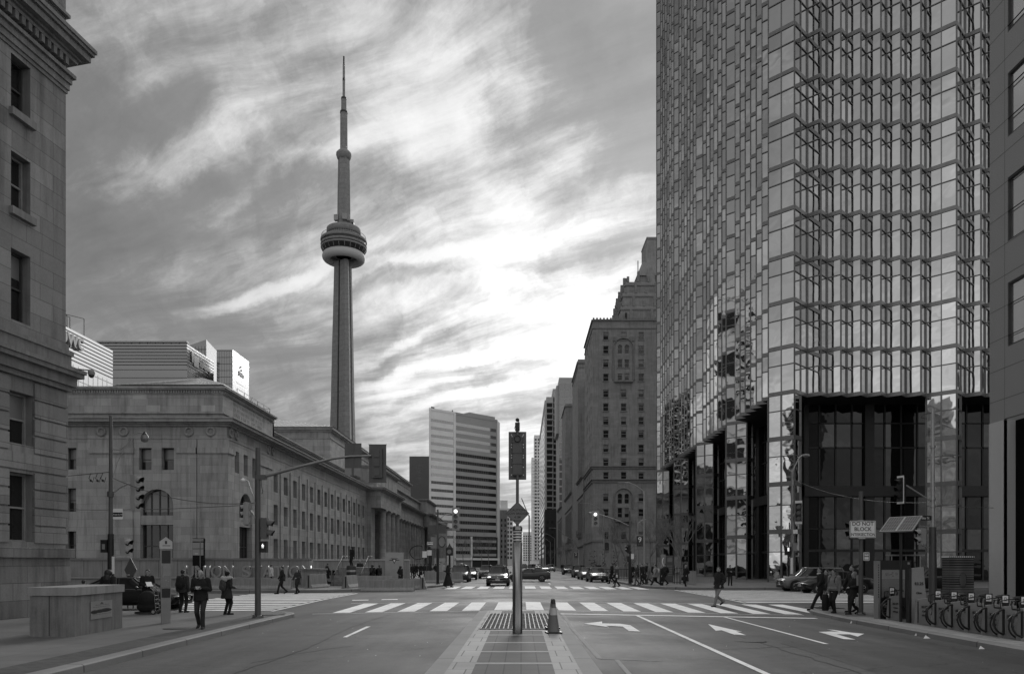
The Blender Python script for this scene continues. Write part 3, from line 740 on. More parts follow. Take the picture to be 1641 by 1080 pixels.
for row in range(3):
    a = 3.2
    while a < 13.6-row*.7:
        wl = rr.randint(2,8)
        for k in range(wl):
            if rr.random() < .85: hbar(mb, (-.8,.8), s_, a, a+.05+rr.random()*.05, 19.5-row*.56, 19.84-row*.56, .012, M['officetrim'])
            if rr.random() < .5: hbar(mb, (-.8,.8), s_, a+.11, a+.25, 19.5-row*.56+rr.choice((0,.14,.27)), 19.56-row*.56+.27*rr.random(), .011, M['officetrim'])
            a += .34
        a += .35
mb.build('inscription', st_)
mb = MB()
for px, y0 in ((207,627),(229,647),(318,647)):
    a = (px-835)*.0667+31.4+EW; hbar(mb, (-EW,.8), e, a, a+1.48, 1.9+(902-y0-10)*.0667, 1.9+(902-y0)*.0667, .012, M['pale'])
mb.build('replaced_block', st_)
wo = window(st_, OE, e, archE, .75, 4, 3, 'win', 'frame', .12, 'arched_window', rowat=[.2,.52])
mb = MB(); hbar(mb, OE, e, archE[0], archE[1], 6.0, 7.0, -.12, TR, .7); mb.build('transom_panel', wo)
mb = MB()
for i in range(4):                            # pale blinds behind the arch's upper lights
    a = archE[0]+.16+i*.885; hbar(mb, OE, e, a, a+.72, 7.4, 9.55, -.7, M['winlight'], .715)
mb.build('blind', wo)
wo = window(st_, (0,0), s_, archS, .7, 4, 3, 'win', 'frame', .12, 'arched_window', rowat=[.2,.52])
mb = MB(); hbar(mb, (0,0), s_, archS[0], archS[1], 6.0, 7.0, -.12, TR, .6); mb.build('transom_panel', wo)
for i, h in enumerate(hE[1:]): window(st_, OE, e, h, .75, 1, 2, 'win', 'frame', .08, blind=[.6,.55,.5,.6,0,.4,.2][i])
for h in hp: window(st_, (0,0), s_, h, .7, 1, 2, 'dark', 'frame', .07)
for h in hw: window(st_, (0,0), s_, h, .7, 1, 2, 'dark', 'frame', .07)
# roof house over the pavilion
mb = MB(); mb.box((-13.0,3,20.2), (-1.8,16,21.55), M['concrete'])
mb.add([(-13.4,2.6,21.55),(-1.4,2.6,21.55),(-1.4,16.4,21.55),(-13.4,16.4,21.55),(-6,8,23.6),(-4.6,11,23.6)], [(0,1,4),(1,2,5,4),(2,3,5),(3,0,4,5)], M['roofm'])
for i in range(26):
    x = -13.2+i*.46; f = min((x+13.4)/7.4, (-1.4-x)/4.6, 1)
    mb.tube([(x,2.62,21.58),(x+(-6-x)*f*.6,2.6+5.4*f*.8,21.58+2.05*f*.8)], .03, M['roofm'], 4)
mb.build('roof', st_)
# colonnade: projecting end bays and a recessed middle range
mb = MB(); co_ = []
def endbay(y0, y1):
    mb.box((-4,y0,0), (.9,y0+4.2,16.7), ST); mb.box((-4,y1-4.2,0), (.9,y1,16.7), ST)
    mb.box((-4,y0+.01,13.2), (2.9,y1-.01,16.69), ST)
    mb.box((-4,y0-.3,0), (3.6,y1+.3,1.4), ST)
    z = 16.5
    for h, p in ((.2,.2),(.16,.45),(.32,.85),(.12,1.0)): mb.box((-4,y0-p,z), (2.9+p,y1+p,z+h), TR); z += h
    mb.box((-3.5,y0+.4,17.2), (2.0,y1-.4,21.2), ST)
    z = 21.2
    for h, p in ((.2,.15),(.25,.45),(.2,.6)): mb.box((-3.5-p,y0+.4-p,z), (2.0+p,y1-.4+p,z+h), TR); z += h
    for i in range(5): mb.box((1.9,y0+1.5+i*4.3,18.1), (2.06,y0+4.9+i*4.3,20.6), TR)
    for i in range(2): mb.box((-3+i*2.6,y0+.3,18.1), (-1+i*2.6,y0+.42,20.6), TR)
endbay(74, 100.5); endbay(157, 183)
mb.box((-4,100,13.2), (1.0,158,16.69), ST); mb.box((-4,100,0), (1.8,158,1.4), ST); mb.box((-9,74,0), (-3.9,183,16.69), ST)
z = 16.5
for h, p in ((.2,.2),(.16,.45),(.32,.85),(.12,1.0)): mb.box((-4,100.51,z), (1.0+p,156.9,z+h), TR); z += h
mb.box((-4,100.5,17.2), (-.2,157,20.3), ST)
for h, zz, p in ((.2,20.3,.2),(.25,20.5,.45)): mb.box((-4,100.5,zz), (-.2+p,157,zz+h), TR)
wall(mb, (0,183), s_, 80, 0, 19, [(6+8*i,10+8*i,2.5,9.5,True) for i in range(9)], .7, ST); mb.box((-9,183,0), (-.72,262,18.9), ST)
for h, zz, p in ((.3,16.5,.5),(.3,16.8,1.0),(.3,18.8,.4)): mb.box((-4,183.01,zz), (p,263,zz+h), TR)
mb.build('portico', st_)
cols = [(1.95,81+6*i) for i in range(4)]+[(.15,104.5+5.2*i) for i in range(11)]+[(1.95,163+6*i) for i in range(3)]
for x, y in cols:
    mb = MB(); mb.lathe([(1.0,1.4),(1.0,1.7),(.85,1.85),(.82,5),(.74,12.2),(.72,12.5),(.95,12.7),(1.0,12.9)], (x,y,0), ST, 18)
    mb.box((x-1.02,y-1.02,12.9), (x+1.02,y+1.02,13.2), TR); mb.build('column', st_)
# great hall behind
mb = MB(); mb.box((-40,67,16), (-5.6,175,27.4), ST)
for h, zz, p in ((.2,26.0,.12),(.3,27.4,.35),(.5,27.7,.7)): mb.box((-40,67-p,zz), (-5.6+p,175,zz+h), TR)
mb.add([(-42,66,28.2),(-4.8,66,28.2),(-4.8,176,28.2),(-42,176,28.2),(-23,84,33),(-23,160,33)], [(0,1,4),(1,2,5,4),(2,3,5),(3,0,4,5)], M['roofm'])
for i in range(34):
    x = -41+i*1.06; f = 1-abs(x+23)/18.6
    if f > 0: mb.tube([(x,66.2,28.25),(x+(-23-x)*.0,66.2+18*f,28.25+4.8*f)], .05, M['roofm'], 4)
mb.build('great_hall', st_)
mb = MB()                                     # roof railing
for i in range(6): mb.box((-1.2,6+i*2.3,20.8), (-1.14,6.06+i*2.3,21.9), M['darkpole'])
for zz in (21.4,21.88): mb.box((-1.19,6,zz), (-1.15,17.56,zz+.04), M['darkpole'])
mb.box((-3,17.5,21.86), (-1.15,17.54,21.9), M['darkpole'])
mb.build('railing', st_)

# ------------------------------------------------------------------ forecourt wall, steps, letters
fw = thing('terrace_wall', 'stepped stone terrace wall carrying the big station letters', 'wall', (-25,57.5,.12))
mb = MB(); mb.box((-35,0,-.3), (8.6,2.0,.66), M['concrete']); mb.box((-35,-.06,.6), (8.6,2.0,.68), M['curb']); mb.build('lower_wall', fw)
mb = MB(); mb.box((-35,2.0,-.3), (8.6,2.6,2.05), M['concrete']); mb.box((-35,1.94,2.0), (8.6,2.66,2.16), M['curb'])
for i in range(30): mb.box((-35+i*1.45,1.99,.68), (-34.985+i*1.45,2.0,2.0), M['dark'])
mb.build('upper_wall', fw)
mb = MB(); mb.box((8.6,-.1,-.3), (9.9,2.0,1.25), M['concrete']); mb.box((8.5,-.2,1.25), (10.0,2.1,1.38), M['curb']); mb.build('end_pier', fw)
xl, xr, word = -25.55, -15.95, 'UNION STATION'
wds = {'U':.72,'N':.74,'I':.26,'O':.80,'S':.66,'T':.68,'A':.78,' ':.50}
tot = sum(wds[c] for c in word)+.10*(len(word)-1); k = (xr-xl)/tot; x = xl
names = ['letter U, first of the station letters on the wall','first letter N, between the U and I of the station letters','first letter I of the station letters, hidden partly by a man','first letter O of the station letters','letter N just before the gap in the station letters','letter S just after the gap in the station letters','first letter T of the station letters, beside the S','letter A of the station letters','second letter T of the station letters, after the A','second letter I of the station letters','second letter O of the station letters','last letter N of the station letters, by the pier']
i = 0
for c in word:
    wd = wds[c]*k
    if c != ' ':
        me = text_mesh(c, 1.26, .14); me.materials.clear(); me.materials.append(M['alu'])
        vx = [v.co.x for v in me.vertices]; vy = [v.co.y for v in me.vertices]
        sx = wd/(max(vx)-min(vx)); sy = .90/(max(vy)-min(vy)); mx = (max(vx)+min(vx))/2; my = min(vy)
        for v in me.vertices: v.co.x = (v.co.x-mx)*sx; v.co.y = (v.co.y-my)*sy
        o = bpy.data.objects.new('sign_letter', me); COL.objects.link(o); o.location = (x+wd/2,58.35,.805); o.rotation_euler = (R(90),0,0)
        tag(o, 'big upright grey '+names[i], 'letter', 'station letters on the terrace wall'); i += 1
    x += wd+.10*k
sp_ = thing('entrance_steps', 'stone steps with a handrail rising beside the terrace wall', 'steps', (-14.6,59.8,.12))
mb = MB()
for j in range(9): mb.box((-.3,.35*j,-.1), (2.4,.35*j+4,.16*(j+1)), M['conc2'])
mb.build('flight', sp_)
mb = MB()
for xx in (.0,2.1):
    mb.tube([(xx,0,.9),(xx,3.1,2.35),(xx,5,2.35)], .022, M['polesteel'])
    for yy, zz in ((0,.0),(1.6,.7),(3.1,1.35)): mb.tube([(xx,yy,zz),(xx,yy,zz+1.0)], .02, M['polesteel'])
mb.build('handrail', sp_)
tw = thing('terrace_wall', 'low pale wall running on past the steps below the station windows', 'wall', (-10,70,.12))
mb = MB(); mb.box((-9,0,-.3), (-.2,.6,2.0), M['concrete']); mb.box((-9,-.06,2.0), (-.2,.66,2.15), M['pale']); mb.build('wall', tw)

# ------------------------------------------------------------------ communications tower
ct = thing('observation_tower', 'very tall concrete observation tower with round pod and thin antenna mast', 'tower', (at(551,836),836,0))
def zt(py): return zat(py, 836)
S_ = 836/F
def tri(r, arm, wd):                           # three ribs round a hexagonal core
    pts = []
    for k in range(3):
        a = R(-62+120*k); d = Vector((math.cos(a),math.sin(a))); n = Vector((-d.y,d.x))
        pts += [d*arm-n*wd, d*arm+n*wd]
        b = a+R(60); d2 = Vector((math.cos(b),math.sin(b))); n2 = Vector((-d2.y,d2.x)); pts += [d2*r-n2*r*.42, d2*r+n2*r*.42]
    return pts
mb = MB(); rr_ = []
for py, hw_ in ((902,24.5),(800,22.5),(700,20.5),(640,18.8),(560,17.2),(500,15.7),(450,14.6),(420,14.0)):
    h2 = hw_*S_; rr_.append([(p.x,p.y,zt(py)) for p in tri(h2*.66, h2*1.06, h2*.20)])
mb.rings(rr_, M['tower'], False); mb.build('shaft', ct)
mb = MB()
for k in (0,1,2):                              # dark lift slot and bright stair edge between the ribs
    a = R(-62+120*k+60); dx, dy = math.cos(a), math.sin(a)
    ra = [18.5*S_*.66*.99, 13.9*S_*.66*.99]
    pp = [(dx*24.5*S_*.667,dy*24.5*S_*.667,zt(902)),(dx*14*S_*.667,dy*14*S_*.667,zt(420))]
    mb.tube(pp, [1.1,.9], M['towerglass'], 4, False)
mb.build('lift_slot', ct)
mb = MB()                                     # ring-shaped radome, open underneath round the shaft
mb.lathe([((27.3+6.6*math.cos(a))*S_, zt(413)+7.2*S_*math.sin(a)) for a in [math.radians(q) for q in range(190,-171,-20)]], (0,0,0), M['towerwhite'], 56, caps=False); mb.build('radome', ct)
mb = MB()
mb.lathe([(12*S_,zt(412)),(21*S_,zt(411.5))], (0,0,0), M['signback'], 40, caps=False)  # dark ring: shade up inside the radome is put into its colour
mb.lathe([(28*S_,zt(408)),(32*S_,zt(406)),(35.2*S_,zt(399.5))], (0,0,0), M['towerglass'], 48, caps=False)
def deck(y0, y1, r): mb.lathe([((r-1.2)*S_,zt(y0+.2)),(r*S_,zt(y0)),((r+.3)*S_,zt((y0+y1)/2)),(r*S_,zt(y1)),((r-1.2)*S_,zt(y1-.2))], (0,0,0), M['tower'], 48, caps=False)
def glz(y0, y1, r): mb.lathe([(r*S_,zt(y0)),(r*S_,zt(y1))], (0,0,0), M['towerglass'], 48, caps=False)
deck(400,397.6,35.8); glz(397.8,395.6,34.6); deck(396,393,36.0); glz(393.2,388.8,34.8); deck(389.2,385.4,36.2)
mb.lathe([(35*S_,zt(385.6)),(26*S_,zt(385))], (0,0,0), M['tower'], 48, caps=False)
glz(385.2,380.6,25.6); mb.lathe([(25.4*S_,zt(381)),(26.6*S_,zt(380.6)),(26.6*S_,zt(379)),(25.8*S_,zt(378.6))], (0,0,0), M['tower'], 48, caps=False); glz(378.8,376,25.4)
mb.lathe([(25.5*S_,zt(376.6)),(26.8*S_,zt(376)),(26.8*S_,zt(368.5)),(25.8*S_,zt(367.6)),(9*S_,zt(366))], (0,0,0), M['tower'], 48, caps=False)
for i in range(24):
    a = i*math.pi/12; c, s = math.cos(a), math.sin(a)
    mb.tube([(32.3*S_*c,32.3*S_*s,zt(406)),(35.5*S_*c,35.5*S_*s,zt(399.5))], .35, M['tower'], 4)
for i in range(60):
    a = i*math.pi/30; c, s = math.cos(a), math.sin(a); mb.tube([(35.4*S_*c,35.4*S_*s,zt(385.4)),(34.6*S_*c,34.6*S_*s,zt(380))], .14, M['steel'], 4)
mb.lathe([(34.4*S_,zt(380.2)),(35.0*S_,zt(380)),(34.4*S_,zt(379.7))], (0,0,0), M['steel'], 48, caps=False)
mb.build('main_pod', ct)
mb = MB(); mb.lathe([(10.6*S_,zt(368)),(10.2*S_,zt(320)),(9.2*S_,zt(252))], (0,0,0), M['tower'], 6, False)
for dx, dy, ph in ((-10,-6,352),(8,-7,353),(4,-12,353),(11.5,3,356)):
    mb.obox((dx*S_,dy*S_,zt(ph)), 8*S_*.9, 4.0, 9*S_, .2 if dx > 0 else -.2, M['concrete'])
mb.obox((14.5*S_,0,zt(360)), 2.2, 2.2, 4, 0, M['black'])
mb.build('upper_shaft', ct)
mb = MB(); mb.lathe([(8.6*S_,zt(256)),(10.4*S_,zt(255)),(12*S_,zt(250)),(12*S_,zt(246.5)),(9*S_,zt(243)),(6.6*S_,zt(241))], (0,0,0), M['tower'], 32); mb.build('sky_pod', ct)
mb = MB()
for r, a, b, m in ((6,243,182,'tower'),(6.3,182,179,'black'),(4.3,179,160,'tower'),(4.5,160,157,'black'),(2.1,157,130,'tower'),(2.2,130,126,'black'),(1.9,126,104,'tower'),(1.3,104,91,'black')):
    mb.lathe([(r*S_,zt(a)),(r*S_*.96,zt(b))], (0,0,0), M[m], 10)
mb.build('antenna_mast', ct)

# ================================================================== mirrored office tower on the right
rt = thing('glass_office_tower', 'tall mirrored glass office tower with saw-tooth bays above a dark recessed ground floor', 'building', (24,72,0))
c_ = .925
def sub(p): return (p[0]-24, p[1]-72)
A0 = (24.95,70.0)                              # apex of the corner bay
path = [(A0[0]-2*c_, A0[1]+2*c_), A0]          # wide bay of the front corner (two panes)
wides = [(path[0],path[1])]; p = A0
def go(dx, dy, k): 
    global p
    p = (p[0]+dx*c_*k, p[1]+dy*c_*k); path.append(p)
go(1,1,2)
for _ in range(6): go(1,-1,1); go(1,1,1)
q0 = p; go(1,-1,2); wides.append((q0,p)); go(1,1,2)
for _ in range(6): go(1,-1,1); go(1,1,1)
front_n = len(path)
left = [path[0]]; p2 = path[0]
def gl_(dx, dy, k):
    global p2
    p2 = (p2[0]+dx*c_*k, p2[1]+dy*c_*k); left.append(p2)
for w_ in range(4):
    for _ in range(6): gl_(1,1,1); gl_(-1,1,1)
    gl_(1,1,2); q0 = p2; gl_(-1,1,2); wides.append((p2,q0))
full = left[::-1]+path[1:]                      # far end of the side -> corner -> along the front
full = [sub(q) for q in full]; wides = [(sub(a),sub(b)) for a, b in wides]
Z0, FH, NF = 17.4, 4.2, 22
def pane_geo(mb, P, Q, z0, rows, inset, m, n):
    # glass of one face between P and Q (outward to the right of P->Q seen from outside is handled by n)
    for i in range(n):
        a = (P[0]+(Q[0]-P[0])*i/n, P[1]+(Q[1]-P[1])*i/n); b = (P[0]+(Q[0]-P[0])*(i+1)/n, P[1]+(Q[1]-P[1])*(i+1)/n)
        for h0, h1 in rows: mb.add([(a[0],a[1],z0+h0),(b[0],b[1],z0+h0),(b[0],b[1],z0+h1),(a[0],a[1],z0+h1)], [(0,1,2,3)], m)
faces = []
for i in range(len(full)-1):
    P, Q = full[i], full[i+1]; L = math.dist(P, Q); n = 2 if L > 1.8 else 1
    for f in range(NF):
        z = Z0+f*FH; wp = [(q[0]+24,q[1]+72) for q in (P,Q)]
        xs_ = [CX+F*q[0]/q[1] for q in wp]; mid = [(wp[0][0]+wp[1][0])/2,(wp[0][1]+wp[1][1])/2]
        nrm = (Q[1]-P[1], -(Q[0]-P[0])); vis = -(nrm[0]*mid[0]+nrm[1]*mid[1])
        area = (abs(xs_[1]-xs_[0])*F*FH/mid[1]) if vis > 0 and CY-(z+2-CH)*F/mid[1] > -20 and 1040 < sum(xs_)/2 < 1595 else 0
        faces.append((area, P, Q, z, n, vis))
faces.sort(key=lambda q: -q[0])
fm = MB(); rest = MB(); GR = [(.36,2.72),(2.80,4.2)]
for k, (ar, P, Q, z, n, vis) in enumerate(faces):
    u = Vector((Q[0]-P[0],Q[1]-P[1])).normalized(); nn = Vector((u.y,-u.x))
    p_, q_ = Vector(P)-nn*.05, Vector(Q)-nn*.05
    if k < 100:
        mb = MB(); pane_geo(mb, p_, q_, z, GR, 0, M['gold'], n); mb.build('window', rt)
    else: pane_geo(rest, p_, q_, z, GR, 0, M['gold'], n)
    if vis > 0 or ar > 0:
        def fb(a0, a1, h0, h1, out, m):
            L = math.dist(P, Q); vs = []
            for d in (-.1,out):
                for a, h in ((a0,h0),(a1,h0),(a1,h1),(a0,h1)): vs.append((P[0]+u.x*a+nn.x*d, P[1]+u.y*a+nn.y*d, z+h))
            fm.add(vs, [(3,2,1,0),(4,5,6,7),(0,1,5,4),(1,2,6,5),(2,3,7,6),(3,0,4,7)], m)
        L = math.dist(P, Q)
        fb(0,L,0,.36,.035,M['spand']); fb(.06,L-.06,2.72,2.80,.03,M['mull'])
        if ar > 0 or z < 40:
            fb(0,.05,.36,FH,.045,M['mull']); fb(L-.05,L,.36,FH,.045,M['mull'])
            for i in range(1, n): fb(L*i/n-.03,L*i/n+.03,.36,FH,.035,M['mull'])
fm.build('curtain_frame', rt); o = rest.build('window', rt); o['kind'] = 'stuff'
mb = MB(); zt_ = Z0+NF*FH
poly = full+[(full[-1][0],full[0][1])]
mb.add([(x,y,zt_) for x, y in poly], [tuple(range(len(poly)))], M['roofm']); mb.add([(x,y,Z0+.005) for x, y in poly], [tuple(range(len(poly)))], M['soffit'])
mb.add([(full[-1][0],full[-1][1],0),(full[-1][0],full[0][1],0),(full[-1][0],full[0][1],zt_),(full[-1][0],full[-1][1],zt_)], [(0,1,2,3)], M['spand'])
mb.add([(full[-1][0],full[0][1],0),(full[0][0],full[0][1],0),(full[0][0],full[0][1],zt_),(full[-1][0],full[0][1],zt_)], [(0,1,2,3)], M['spand'])
mb.build('roof', rt)
# bays that come down to the pavement as glass piers
for P, Q in wides:
    mb = MB(); u = Vector((Q[0]-P[0],Q[1]-P[1])).normalized(); nn = Vector((u.y,-u.x)); L = math.dist(P,Q)
    if nn.dot(Vector((-1,-1))) < 0: P, Q = Q, P; u = -u; nn = -nn
    R_ = (Q[0]+c_*1.0, Q[1]+c_*1.0); L2 = (P[0]+c_*1.0, P[1]+c_*1.0)
    def seg(P, Q, n):
        u = Vector((Q[0]-P[0],Q[1]-P[1])).normalized(); nn = Vector((u.y,-u.x)); L = math.dist(P,Q)
        p_, q_ = Vector(P)-nn*.05, Vector(Q)-nn*.05
        for z, rows in ((13.2,[(.42,2.72),(2.8,4.2)]),(9.0,[(.42,2.72),(2.8,4.2)]),(4.6,[(.42,2.6),(2.68,4.4)]),(0,[(.15,2.9),(2.98,4.6)])):
            pane_geo(mb, p_, q_, z, rows, 0, M['gold'], n)
        for h0, h1, o_, m in ((13.2,13.6,.04,'spand'),(9.0,9.42,.04,'spand'),(4.6,5.02,.04,'spand'),(0,.15,.05,'mull'),(15.92,16.0,.03,'mull'),(11.72,11.8,.03,'mull'),(7.2,7.28,.03,'mull'),(2.9,2.98,.03,'mull')):
            hbar(mb, P, (u.x,u.y), 0, L, h0, h1, o_, M[m], .1)
        for i in range(n+1):
            a = L*i/n; hbar(mb, P, (u.x,u.y), max(a-.05,0), min(a+.05,L), .15, Z0, .06, M['mull'], .1)
    seg(P,Q,2); seg(Q,R_,1); seg(L2,P,1)
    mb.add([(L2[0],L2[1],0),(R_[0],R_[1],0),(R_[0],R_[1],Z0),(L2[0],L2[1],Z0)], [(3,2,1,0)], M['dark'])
    mb.build('glass_pier', rt)
# recessed dark glass wall and lobby
mb = MB(); X0, Y0, X1, Y1 = 3.6, 3.2, 42, 62
for (a, b, nseg) in (((X0,Y0),(X1,Y0),24),((X0,Y1),(X0,Y0),36)):
    u = Vector((b[0]-a[0],b[1]-a[1])); L = u.length; u /= L; w_ = L/nseg
    for i in range(nseg):
        p_, q_ = Vector(a)+u*w_*i, Vector(a)+u*w_*(i+1)
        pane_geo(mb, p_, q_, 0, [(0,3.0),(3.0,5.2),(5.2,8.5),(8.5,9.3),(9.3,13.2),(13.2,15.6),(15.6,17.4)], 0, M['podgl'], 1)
mb.build('lobby_glass', rt)
mb = MB()
for (a, b, nseg) in (((X0,Y0),(X1,Y0),24),((X0,Y1),(X0,Y0),36)):
    u = Vector((b[0]-a[0],b[1]-a[1])); L = u.length; u /= L; w_ = L/nseg
    for i in range(nseg+1):
        big = i % 4 == 0
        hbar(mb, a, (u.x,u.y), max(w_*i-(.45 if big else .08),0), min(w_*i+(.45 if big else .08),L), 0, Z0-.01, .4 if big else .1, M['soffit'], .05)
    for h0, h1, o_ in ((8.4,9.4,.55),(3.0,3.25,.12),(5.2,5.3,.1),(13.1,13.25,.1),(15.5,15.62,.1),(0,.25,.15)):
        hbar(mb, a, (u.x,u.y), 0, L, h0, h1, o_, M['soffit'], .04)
mb.build('lobby_frame', rt)
mb = MB()
for x in (12.2,13.6,15.0): mb.box((x,Y0-.2,.1), (x+.06,Y0-.12,2.6), M['alu'])
mb.box((11.6,Y0-.25,2.6), (16.2,Y0-.1,2.75), M['mull']); mb.build('entrance_door', rt)

# ------------------------------------------------------------------ granite corner building on the right edge
D1 = 34.0; X1_ = .6106*D1
gb = thing('granite_building', 'grey flecked granite office building with large framed windows above a pale pier', 'building', (X1_,D1,0))
uv = (0,-1); k_ = D1/37.6
def gz_(z): return 1.9+(z-1.9)*k_
wins = [(1.25+3.6*i,3.9+3.6*i,gz_(a),gz_(a+3.0)) for i in range(4) for a in (12.1,17.05,21.97,26.9)]
mb = MB(); opens = [(1.0,4.4,-.3,gz_(8.75)),(5.4,9.0,-.3,gz_(8.75)),(10,13.6,-.3,gz_(8.75))]
wall(mb, (0,0), uv, 18, -.3, 32, wins+opens, .14, M['granitewall'], M['granitewall'])
mb.add([(0,0,-.3),(0,0,32),(25,0,32),(25,0,-.3)], [(3,2,1,0)], M['granitewall']); mb.add([(0,0,31.9),(25,0,31.9),(25,-18,31.9),(0,-18,31.9)], [(0,1,2,3)], M['roofm'])
mb.build('wall', gb)
mb = MB()
for a, b in ((-.02,1.0),(4.4,5.4),(9.0,10.0)): hbar(mb, (0,0), uv, a, b, -.3, gz_(8.7), .03, M['granitepier'], .5)
mb.box((-.03,.001,-.3), (.6,.03,gz_(8.7)), M['granitepier'])
mb.build('pier', gb)
mb = MB(); mb.box((.7,-14,-.3), (1.0,-.6,gz_(8.75)), M['darkgl']); mb.build('recessed_glazing', gb)
mb = MB()
for i in range(18): hbar(mb, (0,0), uv, 0, 18, gz_(8.7)+.9+i*1.32, gz_(8.7)+.915+i*1.32, .004, M['dark'])
for i in range(9): hbar(mb, (0,0), uv, 1.05+i*1.8, 1.06+i*1.8, gz_(8.7), 31, .003, M['dark'])
mb.build('joint', gb)
for h in wins: window(gb, (0,0), uv, h, .14, 1, 1, 'facadegl', 'frame', .07)

# ------------------------------------------------------------------ generic towers seen down the street
def bands(o, W, D_, z0, fh, n, h, faces_, gm='band', off=.03, nm='window_band'):
    for f in range(n):
        mb = MB(); z = z0+f*fh
        for fc in faces_:
            O_, u_, L_, m0 = fc; hbar(mb, O_, u_, m0, L_-m0, z, z+h, off, M[gm])
        mb.build(nm, o)
def block(name, label, cat, x, y, W, D_, H, wall_m, group=None):
    o = thing(name, label, cat, (x,y,0), 0, group)
    mb = MB(); mb.box((0,0,-.5), (W,D_,H), M[wall_m]); mb.build('wall', o); return o
HX, HD = 15.4, 165.0
ht = thing('hotel', 'large old stone hotel with steep-roofed central tower and rows of sash windows', 'building', (HX,HD,0))
hz = lambda py: zat(py, HD)
hx = lambda px: at(px, HD)-HX
W1 = 22.0
rows_ = [538,560,582,604.5,630,652,674,695,718,740,762,797,821,857.6]
hol = []
for r, py in enumerate(rows_):
    for px in (971,999.5,1027.5):
        if px == 999.5 and r in (1,2,3,11,12): continue
        hol.append((hx(px)-.6, hx(px)+.6, hz(py)-.85, hz(py)+.8))
for py in (582,604.5):
    for px in (993.5,1004.5): hol.append((hx(px)-.5, hx(px)+.5, hz(py)-.9, hz(py)+.85))
for px in (993.5,1004.5): hol.append((hx(px)-.5, hx(px)+.5, hz(560)-.9, hz(560)+1.0, True)); hol.append((hx(px)-.52, hx(px)+.52, hz(798)-1.2, hz(798)+1.0, True)); hol.append((hx(px)-.52, hx(px)+.52, hz(822)-1.3, hz(822)+1.2))
mb = MB(); wall(mb, (0,0), (1,0), W1, 0, 54.2, hol, .30, M['hotel'])
sh = []
for r, py in enumerate(rows_):
    for a in (3.2,7.6,12,16.4): sh.append((21-a-1.2, 21-a, hz(py)-.85, hz(py)+.8))
wall(mb, (0,21), (0,-1), 21, 0, 54.2, sh, .35, M['hotel'])
mb.box((.4,.4,53.9), (W1,21,54.15), M['roofm']); mb.box((W1-.01,.5,0), (W1+12,21,49.5), M['hotel'])
mb.build('wall', ht)
for i, h in enumerate(hol): window(ht, (0,0), (1,0), h, .30, 1, 2, 'win', 'palefr', .09, blind=[.35,0,.5,.2,0][i*7 % 5] if len(h) < 5 else 0)
for i, h in enumerate(sh): window(ht, (0,21), (0,-1), h, .35, 1, 2, 'win', 'frame', .08)
mb = MB()
for z, hh, p in ((hz(751),.35,.25),(hz(748),.2,.45),(hz(773),.3,.2),(hz(769),.25,.4),(hz(868),.4,.2),(hz(514.5),.25,.3),(hz(527),.2,.15)):
    mb = MB(); hbar(mb, (0,0), (1,0), 0-p, W1, z, z+hh, p, M['hoteltrim']); hbar(mb, (0,21), (0,-1), 0, 21, z+.003, z+hh-.003, p-.003, M['hoteltrim']); mb.build('string_course', ht)
mb = MB()
mb.box((0,-.02,54.0), (W1,.2,54.3), M['hoteltrim'])
for i in range(30): mb.box((i*.74,-.02,54.29), (i*.74+.4,.2,54.6), M['hoteltrim'])
mb.build('parapet', ht); mb = MB()
for h in hol:
    if len(h) == 4: mb = MB(); hbar(mb, (0,0), (1,0), h[0]-.1, h[1]+.1, h[2]-.2, h[2]-.004, .14, M['hoteltrim']); mb.build('sill', ht)
for py, r_, base in ((558,2.2,609),(797,2.0,833)):    # big arched surrounds and the balcony
    c = hx(999); pts = [(c-r_,-.1,hz(base)),(c-r_,-.1,hz(py))]+[(c-r_*math.cos(math.pi*i/12),-.1,hz(py)+r_*math.sin(math.pi*i/12)) for i in range(1,12)]+[(c+r_,-.1,hz(py)),(c+r_,-.1,hz(base if base < 700 else 815))]
    mb = MB(); mb.tube(pts, .2, M['hoteltrim'], 6); mb.build('arch_surround', ht)
mb = MB()
mb.box((hx(984),-.7,hz(613)), (hx(1014),.1,hz(610)), M['hoteltrim']); mb.build('ledge', ht); mb = MB(); mb.box((hx(986),-1.3,hz(836)), (hx(1012),.1,hz(829)), M['hoteltrim']); mb.box((hx(988),-.7,hz(843)), (hx(991),0,hz(836)), M['hoteltrim']); mb.box((hx(1007),-.7,hz(843)), (hx(1010),0,hz(836)), M['hoteltrim']); mb.build('balcony', ht)
for py in (547,): 
    for px in (985.5,1013): mb = MB(); mb.box((hx(px)-.4,-.3,hz(py)), (hx(px)+.4,0,hz(py)+.9), M['hoteltrim']); mb.build('carved_block', ht)
# second wing, podium, and tower
mb = MB(); mb.box((-.2,40,0), (18,62,56.3), M['hotel']); mb.box((-.5,39.7,55.2), (18,62.3,55.6), M['hoteltrim']); mb.box((-.35,39.85,54), (18,62,54.3), M['hoteltrim'])
mb.box((-.3,97,0), (18,118,56.3), M['hotel']); mb.box((-.6,96.7,55.2), (18,118.3,55.6), M['hoteltrim'])
mb.box((3.5,20.9,0), (18,40.1,50), M['hotel']); mb.box((3.5,61.9,0), (18,97.1,50), M['hotel'])
mb.build('wing', ht)
for a, b in ((21.02,39.98),(62.02,96.68),(118.32,150)):
    mb = MB(); mb.box((-.35,a,0), (3.6,b,23.2), M['hotel'])
    for z, h, p in ((22.6,.3,.3),(22.9,.3,.55),(18.5,.3,.25),(6.0,.35,.3)): mb.box((-.35-p,a,z), (-.3,b,z+h), M['hoteltrim'])
    mb.build('podium', ht)
